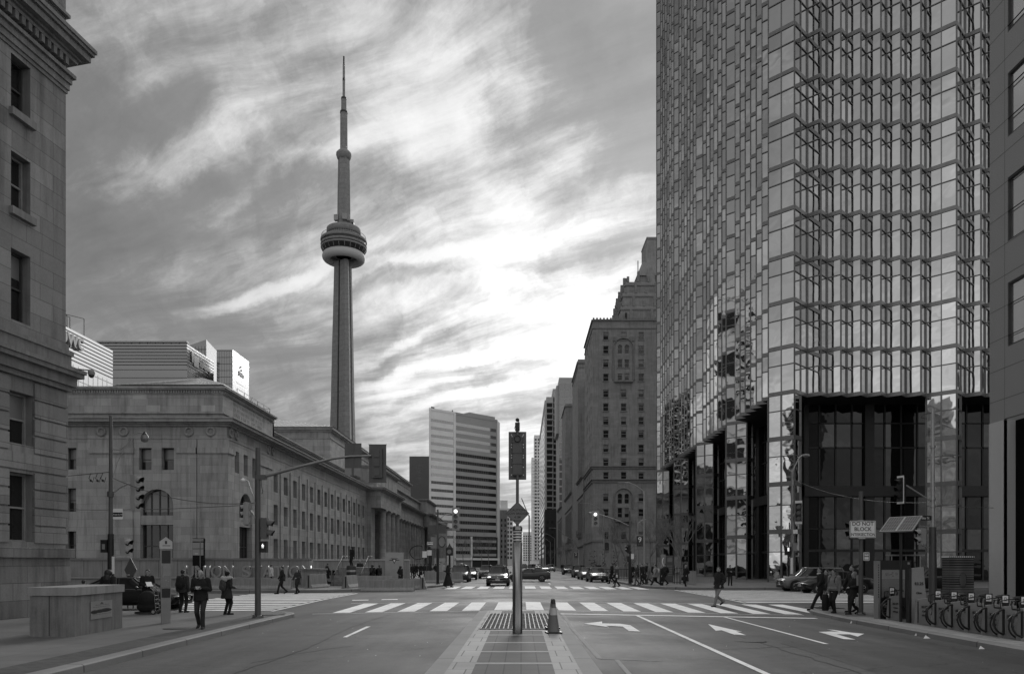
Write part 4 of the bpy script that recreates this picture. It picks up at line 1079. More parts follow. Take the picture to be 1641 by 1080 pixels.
for a, b in ((22,39),(63,96),(119,149)):
    n = int((b-a)/3.2)
    for i in range(n):
        y = a+1+i*3.2; mb = MB(); mb.box((-.40,y,8), (-.30,y+1.3,17.5), M['win']); mb.box((-.42,y-.12,7.9), (-.3,y,17.6), M['hoteltrim']); mb.box((-.42,y+1.3,7.9), (-.3,y+1.42,17.6), M['hoteltrim']); mb.box((-.43,y+.6,8), (-.36,y+.68,17.5), M['frame']); mb.build('tall_window', ht)
for y in (26,31,70,78,86): 
    mb = MB(); mb.box((-1.3,y,9.2), (-.35,y+2.6,10.2), M['hoteltrim']); mb.box((-1.2,y+.3,8.5), (-.35,y+2.3,9.2), M['hoteltrim']); mb.build('balcony', ht)
for y0 in (41,98):
    for r in range(14):
        for px_ in (3.2,8.4,13.6):
            if y0 == 41 or px_ < 4: 
                mb = MB(); z = 10+r*3.0; yy = y0-1.0; xx = -.2+px_
                mb.box((xx,yy-.06,z), (xx+1.2,yy+.02,z+1.65), M['win']); mb.box((xx-.08,yy-.1,z-.16), (xx+1.28,yy,z), M['hoteltrim']); mb.box((xx,yy-.09,z+.8), (xx+1.2,yy-.05,z+.87), M['frame'])
                if r >= 4: mb.build('window', ht)
TD = 60.0                                       # tower stands 60 m further back than the front
tx = lambda px: at(px, HD+TD)-HX
tz = lambda py: zat(py, HD+TD)
mb = MB()
tiers = [(990,512,0),(996,487,2),(1001,462,4),(1007,440,6)]
for px, py, s in tiers:
    mb.box((tx(px),TD+s,40), (tx(1120),TD+34-s,tz(py)), M['hotel']); mb.box((tx(px)-.3,TD+s-.3,tz(py)-1.2), (tx(1120),TD+34.3-s,tz(py)-.7), M['hoteltrim'])
    for i in range(7):
        x = tx(px)+.4+i*3.1; mb.box((x,TD+s-.2,tz(py)), (x+.7,TD+s+.5,tz(py)+1.6+1.5*(i % 2)), M['hoteltrim'])
    for i in range(9): mb.box((tx(px)-.2,TD+s+1+i*3,tz(py)), (tx(px)+.5,TD+s+1.7+i*3,tz(py)+1.5+1.2*(i % 2)), M['hoteltrim'])
mb.box((tx(1027),TD+7,60), (tx(1100),TD+28,tz(428)), M['hotel'])
a0, a1, z0_, z1_ = tx(1026), tx(1100), tz(428), tz(405)
mb.add([(a0,TD+6.5,z0_),(a1,TD+6.5,z0_),(a1,TD+28.5,z0_),(a0,TD+28.5,z0_),(tx(1040),TD+12,z1_+2),(a1,TD+12,z1_+2),(a1,TD+23,z1_+2),(tx(1040),TD+23,z1_+2)], [(0,1,5,4),(1,2,6,5),(2,3,7,6),(3,0,4,7),(4,5,6,7)], M['hoteltrim'])
mb.box((tx(1047),TD+12,70), (tx(1090),TD+22,tz(352)), M['hotel']); mb.box((tx(1046.4),TD+11.8,tz(356)), (tx(1090),TD+22.2,tz(354)), M['hoteltrim'])
gx = tx(1049)
mb.add([(gx-1.3,TD+6.4,z0_-6),(gx+1.3,TD+6.4,z0_-6),(gx+1.3,TD+6.4,z0_),(gx,TD+6.4,z0_+3.4),(gx-1.3,TD+6.4,z0_),(gx-1.3,TD+9,z0_-6),(gx+1.3,TD+9,z0_-6),(gx+1.3,TD+9,z0_),(gx,TD+9,z0_+3.4),(gx-1.3,TD+9,z0_)], [(0,1,2,3,4),(2,7,8,3),(3,8,9,4),(0,4,9,5),(1,6,7,2)], M['hotel'])
for px in (1034,1040,1049): mb.box((tx(px)-.55,TD+6.2,z0_-8), (tx(px)+.55,TD+6.99,z0_-2.4), M['dark'])
for px in (1009,1015,1020,1025): mb.box((tx(px)-.4,TD+5.7,tz(470)), (tx(px)+.4,TD+5.99,tz(462)), M['dark'])
mb.box((tx(1003),TD+1.8,tz(510)), (tx(1006),TD+1.99,tz(498)), M['dark'])
mb.build('central_tower', ht)
mb = MB(); mb.tube([(tx(1034),TD+14,tz(408)),(tx(1034),TD+14,tz(388))], .14, M['darkpole'], 4); mb.build('antenna', ht)

# twin-faced slab with ribbon windows, left of the street's end
b1 = thing('office_block', 'ribbon-windowed office slab with a sky-bright face and darker side at the end of the street', 'building', (at(688,320),320,0))
e0 = (at(688,320),320); e1 = (at(728.5,329),329); e2 = (at(797,347),347); e3 = (at(801,352),352); e4 = (-24,390); e5 = (-43.6,372)
pl_ = [(q[0]-e0[0],q[1]-e0[1]) for q in (e0,e1,e2,e3,e4,e5)]
mb = MB(); n = len(pl_); H_ = 66.2
for i, m in enumerate(('citi','citidark','citi','citidark','citidark','citi')):  # sky brightness of the left face is put into its cladding colour
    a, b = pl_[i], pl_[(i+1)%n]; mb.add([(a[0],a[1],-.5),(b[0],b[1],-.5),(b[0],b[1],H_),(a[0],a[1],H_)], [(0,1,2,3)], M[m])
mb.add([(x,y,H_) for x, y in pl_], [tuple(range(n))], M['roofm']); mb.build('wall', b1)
uA = Vector((pl_[1][0]-pl_[0][0],pl_[1][1]-pl_[0][1])); LA = uA.length; uA /= LA
uB = Vector((pl_[2][0]-pl_[1][0],pl_[2][1]-pl_[1][1])); LB = uB.length; uB /= LB
for f in range(18):
    z = 6.0+f*3.24
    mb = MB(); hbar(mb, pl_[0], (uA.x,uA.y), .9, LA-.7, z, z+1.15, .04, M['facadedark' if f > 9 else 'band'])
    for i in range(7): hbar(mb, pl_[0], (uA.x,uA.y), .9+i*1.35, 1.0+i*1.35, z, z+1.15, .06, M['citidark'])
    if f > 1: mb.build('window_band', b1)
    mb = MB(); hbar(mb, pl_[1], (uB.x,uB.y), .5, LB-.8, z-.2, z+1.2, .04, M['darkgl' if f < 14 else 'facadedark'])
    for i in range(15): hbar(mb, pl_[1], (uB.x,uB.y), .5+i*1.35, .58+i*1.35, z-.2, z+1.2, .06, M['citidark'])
    mb.build('window_band', b1)
mb = MB(); hbar(mb, pl_[0], (uA.x,uA.y), 0, LA, H_-.5, H_+.4, .15, M['citi']); hbar(mb, pl_[1], (uB.x,uB.y), 0, LB, H_-.5, H_+.4, .15, M['citidark'])
hbar(mb, pl_[1], (uB.x,uB.y), -.45, .45, 0, H_, .3, M['citi']); hbar(mb, pl_[0], (uA.x,uA.y), -.1, .6, 0, H_, .3, M['citi'])
for t_ in (1,1.6,2.2,12): mb.tube([(pl_[0][0]+uA.x*t_,pl_[0][1]+uA.y*t_+1,H_),(pl_[0][0]+uA.x*t_,pl_[0][1]+uA.y*t_+1,H_+1.2)], .25, M['darkpole'], 6)
hbar(mb, pl_[1], (uB.x,uB.y), 9, LB-1, H_+.4, H_+1.6, -.5, M['citidark'], 4)
mb.build('parapet', b1)
mb = MB(); hbar(mb, pl_[1], (uB.x,uB.y), 9.5, LB, 0, 13.5, .2, M['dark'], .2); hbar(mb, pl_[1], (uB.x,uB.y), 9.0, 9.9, 0, 13.5, .5, M['citi']); hbar(mb, pl_[1], (uB.x,uB.y), 0, LB, 3.2, 4.1, 1.2, M['citi'])
for z in (5,8,11): hbar(mb, pl_[1], (uB.x,uB.y), 10.2, LB-1, z, z+1.1, .4, M['citidark'], .1)
mb.build('entrance_recess', b1)

b = block('dark_tower', 'dark rounded residential tower rising behind the station roof', 'building', at(656,420), 420, at(688.5,420)-at(656,420), 22, zat(731,420), 'darkclad')
bands(b, 0, 0, 8, 3.3, 15, 1.2, [((0,0),(1,0),11,6.6)], 'band')
b = block('low_block', 'low dark block in front of the dark tower by the station roof', 'building', at(657,395), 395, 10.5, 14, zat(782,395), 'darkclad')
bands(b, 0, 0, 8, 3.4, 8, 1.3, [((0,0),(1,0),10.5,3.5)], 'band')
# white-sided towers behind the station
def twin(name, label, x, y, W, D_, H, sgl=9):
    o = thing(name, label, 'building', (x,y,0)); mb = MB()
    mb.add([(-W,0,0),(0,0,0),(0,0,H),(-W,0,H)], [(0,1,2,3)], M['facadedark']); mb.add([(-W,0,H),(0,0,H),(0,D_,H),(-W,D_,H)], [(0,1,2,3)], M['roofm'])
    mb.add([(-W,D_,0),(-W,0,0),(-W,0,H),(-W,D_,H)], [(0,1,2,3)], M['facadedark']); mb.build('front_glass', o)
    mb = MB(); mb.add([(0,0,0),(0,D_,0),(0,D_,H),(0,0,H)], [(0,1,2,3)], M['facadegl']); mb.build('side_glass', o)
    return o
def louvres(o, W, D_, H, n, gap=1.3, fm='dark'):
    mb = MB()
    for i in range(n): mb.box((-W,-.12,H-1.2-i*gap), (.12,-.0,H-.85-i*gap), M[fm]); mb.box((.0,0,H-1.2-i*gap), (.14,D_,H-.85-i*gap), M[fm])
    mb.build('louvre', o)
    mb = MB()
    for f in range(12):
        z = H-n*gap-2-f*4; mb.box((0,0,z), (.08,D_,z+.25), M['citidark']); mb.box((-W,-.08,z), (0,0,z+.25), M['black'])
    for i in range(int(D_/3)): mb.box((0,i*3,H-60), (.06,i*3+.12,H-n*gap-1), M['citidark'])
    mb.build('floor_line', o)
XA = -150.0
o1 = twin('louvred_tower', 'white louvred office tower with large pale lettering beside the sandstone corner', XA, 236, 30, 46, 79.8); louvres(o1, 30, 46, 79.8, 8)
me_o = text('pwc', 8.2, M['towerwhite'], (.9,18.5,76.4), (R(90),0,R(90)), o1, 'lettering', .45)
mb = MB()
for x, y, h, s in ((-2,9,6,1),(-2,21,5,-1),(-2,31,7,-1),(-4,26,6,-1)): mb = MB(); mb.tube([(x,y,79.8),(x,y,79.8+h)], .14, M['darkpole'], 5); mb.tube([(x,y,79.8+h),(x-5.5,y-3,79.8+h+.8)], .1, M['darkpole'], 5); mb.build('roof_davit', o1)
for y in (22,24): mb = MB(); mb.ball((-3,y,81.0), .9, M['grey'], 8, 6); mb.build('roof_dish', o1)
o2 = twin('louvred_tower', 'dark-fronted louvred tower with a white side and dark roof sign', -165, 379, 44, 33, 110); louvres(o2, 44, 33, 110, 7, 1.55)
mb = MB(); mb.box((.2,4.5,102.4), (.5,7.0,107.6), M['black'])
rr = random.Random(4)
mb.box((.2,7.4,101), (.5,13,106.6), M['grey'])
for i in range(11): mb.box((.2,14+i*1.3,102.2+rr.random()*.5), (.5,14.9+i*1.3,104.4+rr.random()*.4), M['black'])
mb.build('roof_sign', o2)
mb = MB(); mb.box((-44,-1,110.6), (.3,2,111.2), M['citidark']); 
for i in range(12): mb.box((-43+i*3.9,0,110), (-42.7+i*3.9,.2,110.6), M['dark'])
mb.build('roof_edge', o2)
o3 = twin('hotel_tower', 'glass tower with a blank bright white side and small dark emblem behind the station', -150, 399, 8.2, 24, 112.8)
mb = MB()
for f in range(14): mb.box((-8.2,-.06,112-f*3.4), (0,0,112.2-f*3.4), M['dark'])
for i in range(7): mb.box((-8.2+i*1.3,-.05,60), (-8.12+i*1.3,0,112), M['dark'])
for f in range(5): mb.box((0,5,97-f*5.5), (.05,19,97.25-f*5.5), M['citidark'])
mb.build('joint', o3)
mb = MB()                                       # emblem: a dark leaf-like flourish over a row of letters
for (y, z, s, r_) in ((10.2,106.0,.8,.5),(11.6,106.7,.95,.2),(13.0,106.9,.85,-.2),(12.0,105.0,1.0,.0),(13.2,105.0,.9,.3)):
    mb.obox((.15,y,z), .2, s*1.2, s*.55, 0, M['black'], Matrix.Rotation(r_+.5, 4, 'X'))
mb.build('emblem', o3)
text('Delta', 3.4, M['black'], (.2,12.2,102.6), (R(90),0,R(90)), o3, 'lettering', .1)
o4 = thing('slanted_tower', 'glass tower with a slanting roof edge and white side behind the white-sided tower', 'building', (-185,454,0))
mb = MB(); mb.add([(-13,0,0),(0,0,0),(-1.2,0,134),(-13,0,130)], [(0,1,2,3)], M['facadedark']); mb.add([(-13,30,0),(0,30,0),(0,30,128),(-13,30,126)], [(3,2,1,0)], M['facadedark']); mb.add([(-13,30,0),(-13,0,0),(-13,0,130),(-13,30,126)], [(0,1,2,3)], M['facadedark'])
for f in range(12): mb.box((-13,-.1,128-f*4.5), (-1,0,128.3-f*4.5), M['dark'])
for i in range(7): mb.box((-13+i*1.8,-.1,70), (-12.9+i*1.8,0,130), M['dark'])
mb.build('front_glass', o4)
mb = MB(); mb.add([(0,0,0),(0,30,0),(0,30,128),(-1.2,0,134)], [(0,1,2,3)], M['facadegl']); mb.add([(-13,0,130),(-1.2,0,134),(0,30,128),(-13,30,126)], [(0,1,2,3)], M['roofm']); mb.build('side_glass', o4)
mb = MB(); mb.box((-165.5,420,20), (-157,424,106), M['dark']); o_ = mb.build('lift_core'); o_.parent = o4; o_.location = (185,-454,0)

# towers on the right behind the hotel
def slabs(o, W, D_, z0, fh, n, m='pale', out=.9, faces='f'):
    mb = MB()
    for f in range(n): mb.box((-out if 's' in faces else 0,-out,z0+f*fh), (W,.0,z0+f*fh+.28), M[m])
    mb.build('balcony', o)
def grid(o, W, H, cols, fh, gm, z0=4, face='f', wfrac=.62, hfrac=.6, D_=0):
    # windows one by one: the first hundred as parts, any beyond that as one part
    rest, k = MB(), 0
    for f in range(int((H-z0-1)/fh)-1, -1, -1):
        for i in range(cols*(2 if D_ else 1)):
            k += 1; mb = MB() if k <= 100 else rest; q = i % cols
            if i < cols:
                a = W*(q+.5)/cols; hw_ = W/cols*wfrac/2; mb.box((a-hw_,-.06,z0+f*fh), (a+hw_,0,z0+f*fh+fh*hfrac), M[gm])
            else:
                b_ = D_*(q+.5)/cols; hb = D_/cols*wfrac/2; mb.box((-.06,b_-hb,z0+f*fh), (0,b_+hb,z0+f*fh+fh*hfrac), M[gm])
            if k <= 100: mb.build('window', o)
    if k > 100: rest.build('window', o)['kind'] = 'stuff'
b = block('glass_tower', 'tall pale glass tower standing directly behind the hotel wings', 'building', 17.0, 343, 22, 30, zat(605,343), 'citidark'); grid(b, 22, 84, 9, 3.3, 'facadedark', 20, 'f', .9, .8); 
mb = MB(); mb.box((-1.2,1,60), (.01,20,zat(617,343)), M['citidark']); mb.build('step', b)
b = block('balcony_tower', 'taller black apartment slab with pale balcony lines behind the hotel', 'building', at(886,402), 402, 12, 20, zat(623,402), 'citidark'); grid(b, 12, 92, 3, 3.05, 'darkgl', 22, 'f', .86, .74); slabs(b, 12, 20, 21.6, 3.05, 23)
b = block('balcony_tower', 'black apartment slab with pale balcony lines, the lower stepped one nearest the street', 'building', at(875.5,400), 400, 3.4, 20, zat(636,400), 'citidark'); grid(b, 3.4, 88, 1, 3.05, 'darkgl', 22, 'f', .86, .74); slabs(b, 3.4, 20, 21.6, 3.05, 21)
b = block('mottled_tower', 'glassy tower with a mottled side along the right of the street', 'building', 13.1, 425, 20, 130, zat(650,440), 'pale'); grid(b, 20, 88, 5, 3.1, 'facadegl', 5, 'f', .8, .6, 130)
b = block('slim_tower', 'slim pale balconied tower against the bright sky beside the steel post', 'building', at(856,700), 700, 14, 20, zat(697,700), 'citi'); grid(b, 14, 118, 5, 3.1, 'band', 5)
mb = MB(); mb.box((-2.4,-1,0), (0,18,zat(733,700)), M['citi']); mb.build('lower_wing', b); slabs(b, 6, 20, 5, 3.0, 31, 'citi', 1.6, 'fs')
b = block('dark_block', 'low near-black block below the balconied slabs', 'building', at(873.5,372), 372, 7, 20, zat(816,372), 'soffit'); grid(b, 7, 26, 3, 3.2, 'band', 5, 'f', .5, .5)
b = block('dark_block', 'narrow dark block just left of the near-black block', 'building', at(868,480), 480, 5, 20, zat(845,480), 'soffit'); grid(b, 5, 22, 2, 3.2, 'band', 5, 'f', .5, .5)
b = block('far_tower', 'small grey far tower just right of the steel post', 'building', at(855,860), 860, 14, 20, zat(818,860), 'citidark'); grid(b, 14, 60, 5, 3.1, 'band', 5, 'f')
b = block('far_tower', 'lowest grey far block filling the end of the street right of the post', 'building', at(838,1000), 1000, 15, 20, zat(852,1000), 'citi'); grid(b, 15, 42, 5, 3.1, 'band', 5, 'f')
b = block('far_tower', 'stepped pale far tower to the right of the ribbon-windowed slab', 'building', at(801,560), 560, 9.4, 20, zat(814,560), 'citi'); grid(b, 9.4, 42, 4, 3.1, 'band', 5, 'f')
mb = MB(); mb.box((0.2,3,30), (5.6,18,zat(801,560)), M['citi']); mb.build('upper_step', b)
b = block('far_block', 'dark brick block between the ribbon-windowed slab and the far pale tower', 'building', at(801,470), 470, 4.4, 20, zat(817,470), 'hotel'); grid(b, 4.4, 34, 2, 3.2, 'band', 5, 'f', .4, .5)
b = block('far_block', 'low grey block at the far left end of the street', 'building', at(812,700), 700, 11, 20, zat(858,700), 'citidark'); grid(b, 11, 26, 4, 3.2, 'band', 5, 'f', .5, .5)
cr_ = thing('tower_crane', 'thin construction crane leaning against the bright sky by the post', 'crane', (at(848,900),900,0))
mb = MB(); mb.tube([(0,0,0),(0,0,58)], .8, M['darkpole'], 4); mb.build('mast', cr_); mb = MB(); mb.tube([(0,0,56),(-9,0,78)], .5, M['darkpole'], 4); mb.build('jib', cr_)

# buildings out of frame that the mirrored tower and the windows reflect
b = block('apartment_tower', 'pale balconied apartment tower seen in the mirrored bays', 'building', -150, -20, 30, 30, 50, 'pale')
mb = MB()
for f in range(14):
    mb.box((30,0,4+f*3.2), (31.2,30,4.5+f*3.2), M['pale']); mb.box((29.9,1+(f%3)*3,5.4+f*3.2), (30.02,29,6.6+f*3.2), M['winlight'])
    mb.box((0,30,4+f*3.2), (30,31.2,4.5+f*3.2), M['pale']); mb.box((1,29.9,5+f*3.2), (29,30.02,7+f*3.2), M['darkgl'])
mb.build('balcony', b)
b = block('curved_tower', 'white apartment tower mirrored in the side bays', 'building', -140, 36, 26, 20, 84, 'white'); mb = MB()
for f in range(24): mb.box((25.98,.5,6+f*3.2), (26.1,6+5*math.sin(f*.5),6.9+f*3.2), M['darkgl']); mb.box((26,0,5.3+f*3.2), (26.3,20,5.45+f*3.2), M['citidark'])
for f in range(5): mb.box((25.97,9,18+f*13), (26.15,19.5,24+f*13), M['dark'])
mb.build('window_band', b)
b = block('condo_tower', 'gridded apartment tower mirrored low in the far side bays', 'building', -150, 74, 30, 24, 58, 'hotel'); mb = MB()
for f in range(17):
    mb.box((30,0,4.2+f*3.1), (31.4,24,4.6+f*3.1), M['citi'])
    for i in range(8): mb.box((29.98,.6+i*3,5+f*3.1), (30.1,2.6+i*3,6.9+f*3.1), M['darkgl'])
mb.build('balcony', b)

# ================================================================== signals, poles, signs
def signal(parent, c, rz, n=3, back=True, lit=None, m='sigyellow', scale=1.0, hoods=True, name='signal_head', bp='signback', bw=.62, bh=None):
    """n-lens traffic signal; its lenses look along local -y"""
    mb = MB(); s = .32*scale; H = n*s+.06
    mb.box((-.17*scale,-.02,-H/2), (.17*scale,.18,H/2), M[m])
    if back:
        h2 = (bh or H+.3)/2; mb.box((-bw/2,.03,-h2), (bw/2,.05,h2), M[bp]); mb.box((-bw/2-.02,.028,-h2-.02), (bw/2+.02,.052,-h2), M[m]); mb.box((-bw/2-.02,.028,h2), (bw/2+.02,.052,h2+.02), M[m])
    for i in range(n):
        z = H/2-.03-s*(i+.5); r = .125*scale
        mb.add([(r*math.cos(a*.3927),-.026,z+r*math.sin(a*.3927)) for a in range(16)], [tuple(range(16))], M['lit' if lit == i else 'lens'])
        if hoods:
            o, q = [], []
            for a in range(9):
                t_ = math.pi*(a/8)*1.2-.31; o.append((1.08*r*math.cos(t_),-.02,z+1.08*r*math.sin(t_))); k = .24*scale*(.55+.45*max(math.sin(t_),0)); q.append((1.1*r*math.cos(t_),-.02-k,z+1.1*r*math.sin(t_)-.03))
            mb.add(o+q, [(j,j+1,10+j,9+j) for j in range(8)], M[m])
            mb.add([(v[0]*.97,v[1],v[2]-.006) for v in o+q], [(9+j,10+j,j+1,j) for j in range(8)], M['black'])
        mb.box((-.10*scale,.17,z-.12*scale), (.10*scale,.215,z+.12*scale), M[m])
    o_ = mb.build(name, parent, c, rz); return o_
def pole(parent, h, r0, r1, m='polesteel', base=True, z0=0):
    mb = MB(); mb.tube([(0,0,z0),(0,0,h)], [r0,r1], M[m], 14)
    if base: mb.lathe([(r0*1.9,z0),(r0*1.9,z0+.05),(r0*1.2,z0+.1)], (0,0,0), M[m], 14); 
    for a in range(4):
        if base: mb.box((r0*1.6*math.cos(a*1.571)-.02,r0*1.6*math.sin(a*1.571)-.02,z0), (r0*1.6*math.cos(a*1.571)+.02,r0*1.6*math.sin(a*1.571)+.02,z0+.1), M['black'])
    return mb.build('pole', parent)
def panel(parent, c, rz, w, h, m, name='sign_panel', frame=None, t_=.012, r=.03):
    mb = MB()
    pts = []
    for cx, cz, a0 in ((w/2-r,h/2-r,0),(-w/2+r,h/2-r,90),(-w/2+r,-h/2+r,180),(w/2-r,-h/2+r,270)):
        for a in (0,30,60,90): pts.append((cx+r*math.cos(R(a0+a)), cz+r*math.sin(R(a0+a))))
    n = len(pts); vs = [(x,-t_,z) for x, z in pts]+[(x,t_*.4,z) for x, z in pts]
    mb.add(vs, [tuple(range(n))[::-1], tuple(range(n,2*n))]+[(i,(i+1)%n,n+(i+1)%n,n+i) for i in range(n)], M[m])
    if frame:
        for x0, x1, z0, z1 in ((-w/2+.02,w/2-.02,h/2-.035,h/2-.02),(-w/2+.02,w/2-.02,-h/2+.02,-h/2+.035),(-w/2+.02,-w/2+.035,-h/2+.035,h/2-.035),(w/2-.035,w/2-.02,-h/2+.035,h/2-.035)):
            mb.box((x0,-t_-.003,z0), (x1,-t_,z1), M[frame])
    return mb.build(name, parent, c, rz)

# ---- steel post in the median with its sign and signal
mp = thing('steel_post', 'polished round steel post in the median carrying a diamond sign and signal back plate', 'post', (-.092,19.45,.122))
mb = MB(); mb.lathe([(.125,0),(.125,2.30)]+sum([[(.125,2.30+.07*i),(.112,2.31+.07*i),(.112,2.34+.07*i),(.125,2.35+.07*i)] for i in range(4)],[])+[(.125,2.62),(.128,2.68),(.10,2.72),(.04,2.725)], (0,0,0), M['brushed'], 28); mb.build('post', mp)
mb = MB()
for i in range(4): mb.lathe([(.1275,2.352+.07*i),(.1275,2.372+.07*i)], (0,0,0), M['white'], 28, caps=False)
mb.build('reflective_band', mp)
mb = MB(); mb.tube([(0,.01,2.7),(0,.01,5.2)], .04, M['polesteel'], 10); mb.box((-.06,-.05,5.13), (.06,.06,5.33), M['black']); mb.build('pole', mp)
sg = MB(); s_r = .305; vs = [(0,-.09,-s_r),(s_r,-.09,0),(0,-.09,s_r),(-s_r,-.09,0)]
sg.add(vs+[(x,-.075,z) for x, y, z in vs], [(0,1,2,3),(7,6,5,4),(0,4,5,1),(1,5,6,2),(2,6,7,3),(3,7,4,0)], M['yellow'])
so_ = sg.build('sign_panel', mp, (0,0,3.03))
for tx_, z_, s_ in (('CAUTION',.085,.082),('LOW BRIDGE',-.005,.082),('4.1M',-.095,.08)): text(tx_, s_, M['black'], (0,-.092,z_), (R(90),0,0), so_, extrude=.001)
mb = MB(); mb.box((-.07,-.094,-.192), (.085,-.091,-.174), M['black']); mb.add([(-.07,-.0935,-.155),(-.07,-.0935,-.211),(-.125,-.0935,-.183)], [(0,1,2)], M['black'])
k_ = s_r*.93
for a, b in (((0,-k_),(k_,0)),((k_,0),(0,k_)),((0,k_),(-k_,0)),((-k_,0),(0,-k_))): mb.tube([(a[0],-.0915,a[1]),(b[0],-.0915,b[1])], .003, M['black'], 4)
mb.build('sign_border', so_)
mb = MB(); mb.box((-.225,.1,-.62), (.225,.115,.6), M['signback']); mb.box((-.115,-.03,-.52), (.115,.1,.50), M['polesteel'])
for i in range(4): mb.box((-.125,-.045,-.5+i*.27), (.125,.1,-.47+i*.27), M['polesteel'])
for x in (-.15,.15):
    for z in (.52,.27,.2,.0,-.06,-.3,-.5): mb.box((x-.012,.085,z-.014), (x+.012,.1,z+.014), M['white'])
for x, s in ((-.15,1),(.15,-1)): mb.box((x,.085,.47), (x+.05*s,.1,.49), M['white'])
mb.tube([(.08*math.cos(a*.3927),-.06,.4+.08*math.sin(a*.3927)) for a in range(17)], .012, M['black'], 6)
mb.build('signal_back', mp, (0,0,4.52))
mb = MB(); mb.tube([(.03,0,5.2),(.03,0,5.42)], .018, M['white'], 8); mb.ball((0,-.02,5.4), .05, M['black']); mb.tube([(0,0,5.37),(-.05,0,5.27),(-.08,.03,5.18)], .006, M['black'], 5); mb.build('detector_camera', mp)
# ---- cones
def cone(x, y, z, lab, s=1.0):
    o = thing('traffic_cone', lab, 'traffic cone', (x,y,z), .1, 'traffic cones on the median')
    mb = MB(); mb.obox((0,0,.02), .40*s, .40*s, .04, 0, M['black']); mb.build('base', o)
    mb = MB(); mb.lathe([(.16*s,.04),(.15*s,.07),(.035*s,.84*s),(.03*s,.86*s),(.0,.86*s)], (0,0,0), M['cone'], 24); mb.build('body', o)
    mb = MB(); mb.lathe([(.098*s,.46*s),(.071*s,.64*s)], (0,0,0), M['conelight'], 24, caps=False); mb.build('reflective_collar', o)
    mb = MB(); mb.lathe([(.056*s,.74*s),(.036*s,.87*s),(.0,.87*s)], (0,0,0), M['black'], 24); mb.build('tip', o)
cone(.83,19.55,.122, 'nearer traffic cone with a pale collar standing on the granite edge of the median')
cone(.84,20.6,.15, 'traffic cone half hidden right behind the nearer cone', .92)

# ---- pole with mast arm on the near left corner
pb = thing('traffic_mast', 'tall mast pole with a long arm carrying a signal and sign backs', 'traffic signal', (-9.15,26.7,0))
pole(pb, 5.9, .10, .085); 
bk = MB(); bk.obox((.12,0,4.88), .35, .2, .16, 0, M['polesteel']); bk.tube([(.12,0,4.85),(.12,0,4.6),(.16,0,4.4),(.14,0,4.3)], .012, M['black'], 5); bk.build('arm_clamp', pb)
mb = MB(); mb.tube([(0,0,4.85),(.5,-.02,4.98),(1.6,-.05,5.28),(2.6,-.06,5.52),(3.2,-.06,5.6),(3.95,-.06,5.62)], [.06,.058,.05,.045,.04,.035], M['steel'], 12); mb.build('mast_arm', pb)
sgo = signal(pb, (4.15,.10,5.37), math.pi, 3, True, None, 'polesteel', 1.0, True, 'signal_head', 'signback', .6, 1.3)
mb = MB(); mb.box((3.02,-.02,4.98), (3.28,.0,6.06), M['signback']); mb.box((3.33,-.02,4.98), (3.6,.0,6.06), M['signback']); mb.box((3.02,-.024,4.95), (3.28,-.021,5.2), M['grey']); mb.box((3.33,-.024,4.95), (3.6,-.021,5.2), M['grey']); mb.box((3.27,-.05,4.95), (3.34,-.02,6.06), M['polesteel']); mb.build('sign_back', pb)
mb = MB(); mb.tube([(-.04,0,3.4),(-.25,.02,3.72),(-.45,.02,3.9)], .025, M['alu'], 8); mb.build('bracket_arm', pb)
signal(pb, (-.45,.05,3.62), R(-100), 3, True, None, 'sigyellow', .72, True, 'signal_head', 'sigyellow', .3, .78)
signal(pb, (.3,.05,3.1), R(95), 2, False, None, 'polesteel', 1.05)
mb = MB(); mb.box((.12,-.12,2.27), (.32,.1,2.66), M['black']); mb.build('walk_signal', pb)
mb = MB()
for (x, z, w_, h_) in ((.2,.135,.03,.03),(.2,.085,.05,.06),(.185,.03,.018,.05),(.225,.03,.018,.05),(.172,.09,.015,.045),(.238,.085,.015,.045)): mb.box((x-w_/2,-.126,2.42+z-h_/2), (x+w_/2,-.122,2.42+z+h_/2), M['litman'])
mb.build('walking_figure', pb)
mb = MB(); mb.tube([(-.09,.05,.1),(-.09,.05,5.1)], .04, M['polesteel'], 8); mb.build('conduit', pb)
mb = MB(); mb.tube([(-.08,0,3.9),(-.2,.02,4.3),(-.35,.02,4.75),(-.48,0,4.83)], .016, M['alu'], 6); mb.lathe([(.07,4.74),(.1,4.78),(.03,4.85)], (-.52,0,0), M['white'], 12); mb.build('lamp_arm', pb)

# ---- street-lamp and signal pole by the stone box
pa = thing('lamp_pole', 'tall dark pole with curved lamp arm and a side-on signal beside the sandstone office', 'street lamp', (-15.5,29.0,0))
pole(pa, 7.45, .095, .06, 'polesteel'); mb = MB(); mb.lathe([(.115,0),(.112,3.0)], (0,0,0), M['black'], 14); mb.build('pole_sleeve', pa)
mb = MB(); mb.tube([(.05,0,6.2),(.35,0,6.18),(.6,0,6.35),(.85,0,6.75),(1.05,0,6.83),(1.28,0,6.8)], .022, M['alu'], 8); mb.tube([(.05,0,5.0),(.25,0,5.7),(.6,0,6.36)], .014, M['alu'], 6); mb.build('lamp_arm', pa)
mb = MB(); mb.lathe([(.03,6.86),(.06,6.8),(.12,6.72)], (1.28,0,0), M['black'], 14); mb.lathe([(.12,6.72),(.155,6.6),(.12,6.5),(.03,6.46)], (1.28,0,0), M['winlight'], 14); mb.build('lamp_globe', pa)
mb = MB(); mb.tube([(.05,0,4.5),(.35,0,4.75),(.62,0,4.88),(.95,0,4.88)], .03, M['alu'], 8); mb.build('bracket_arm', pa); mb = MB(); mb.lathe([(.13,4.4),(.13,4.6)], (0,0,0), M['polesteel'], 12); mb.build('clamp', pa)
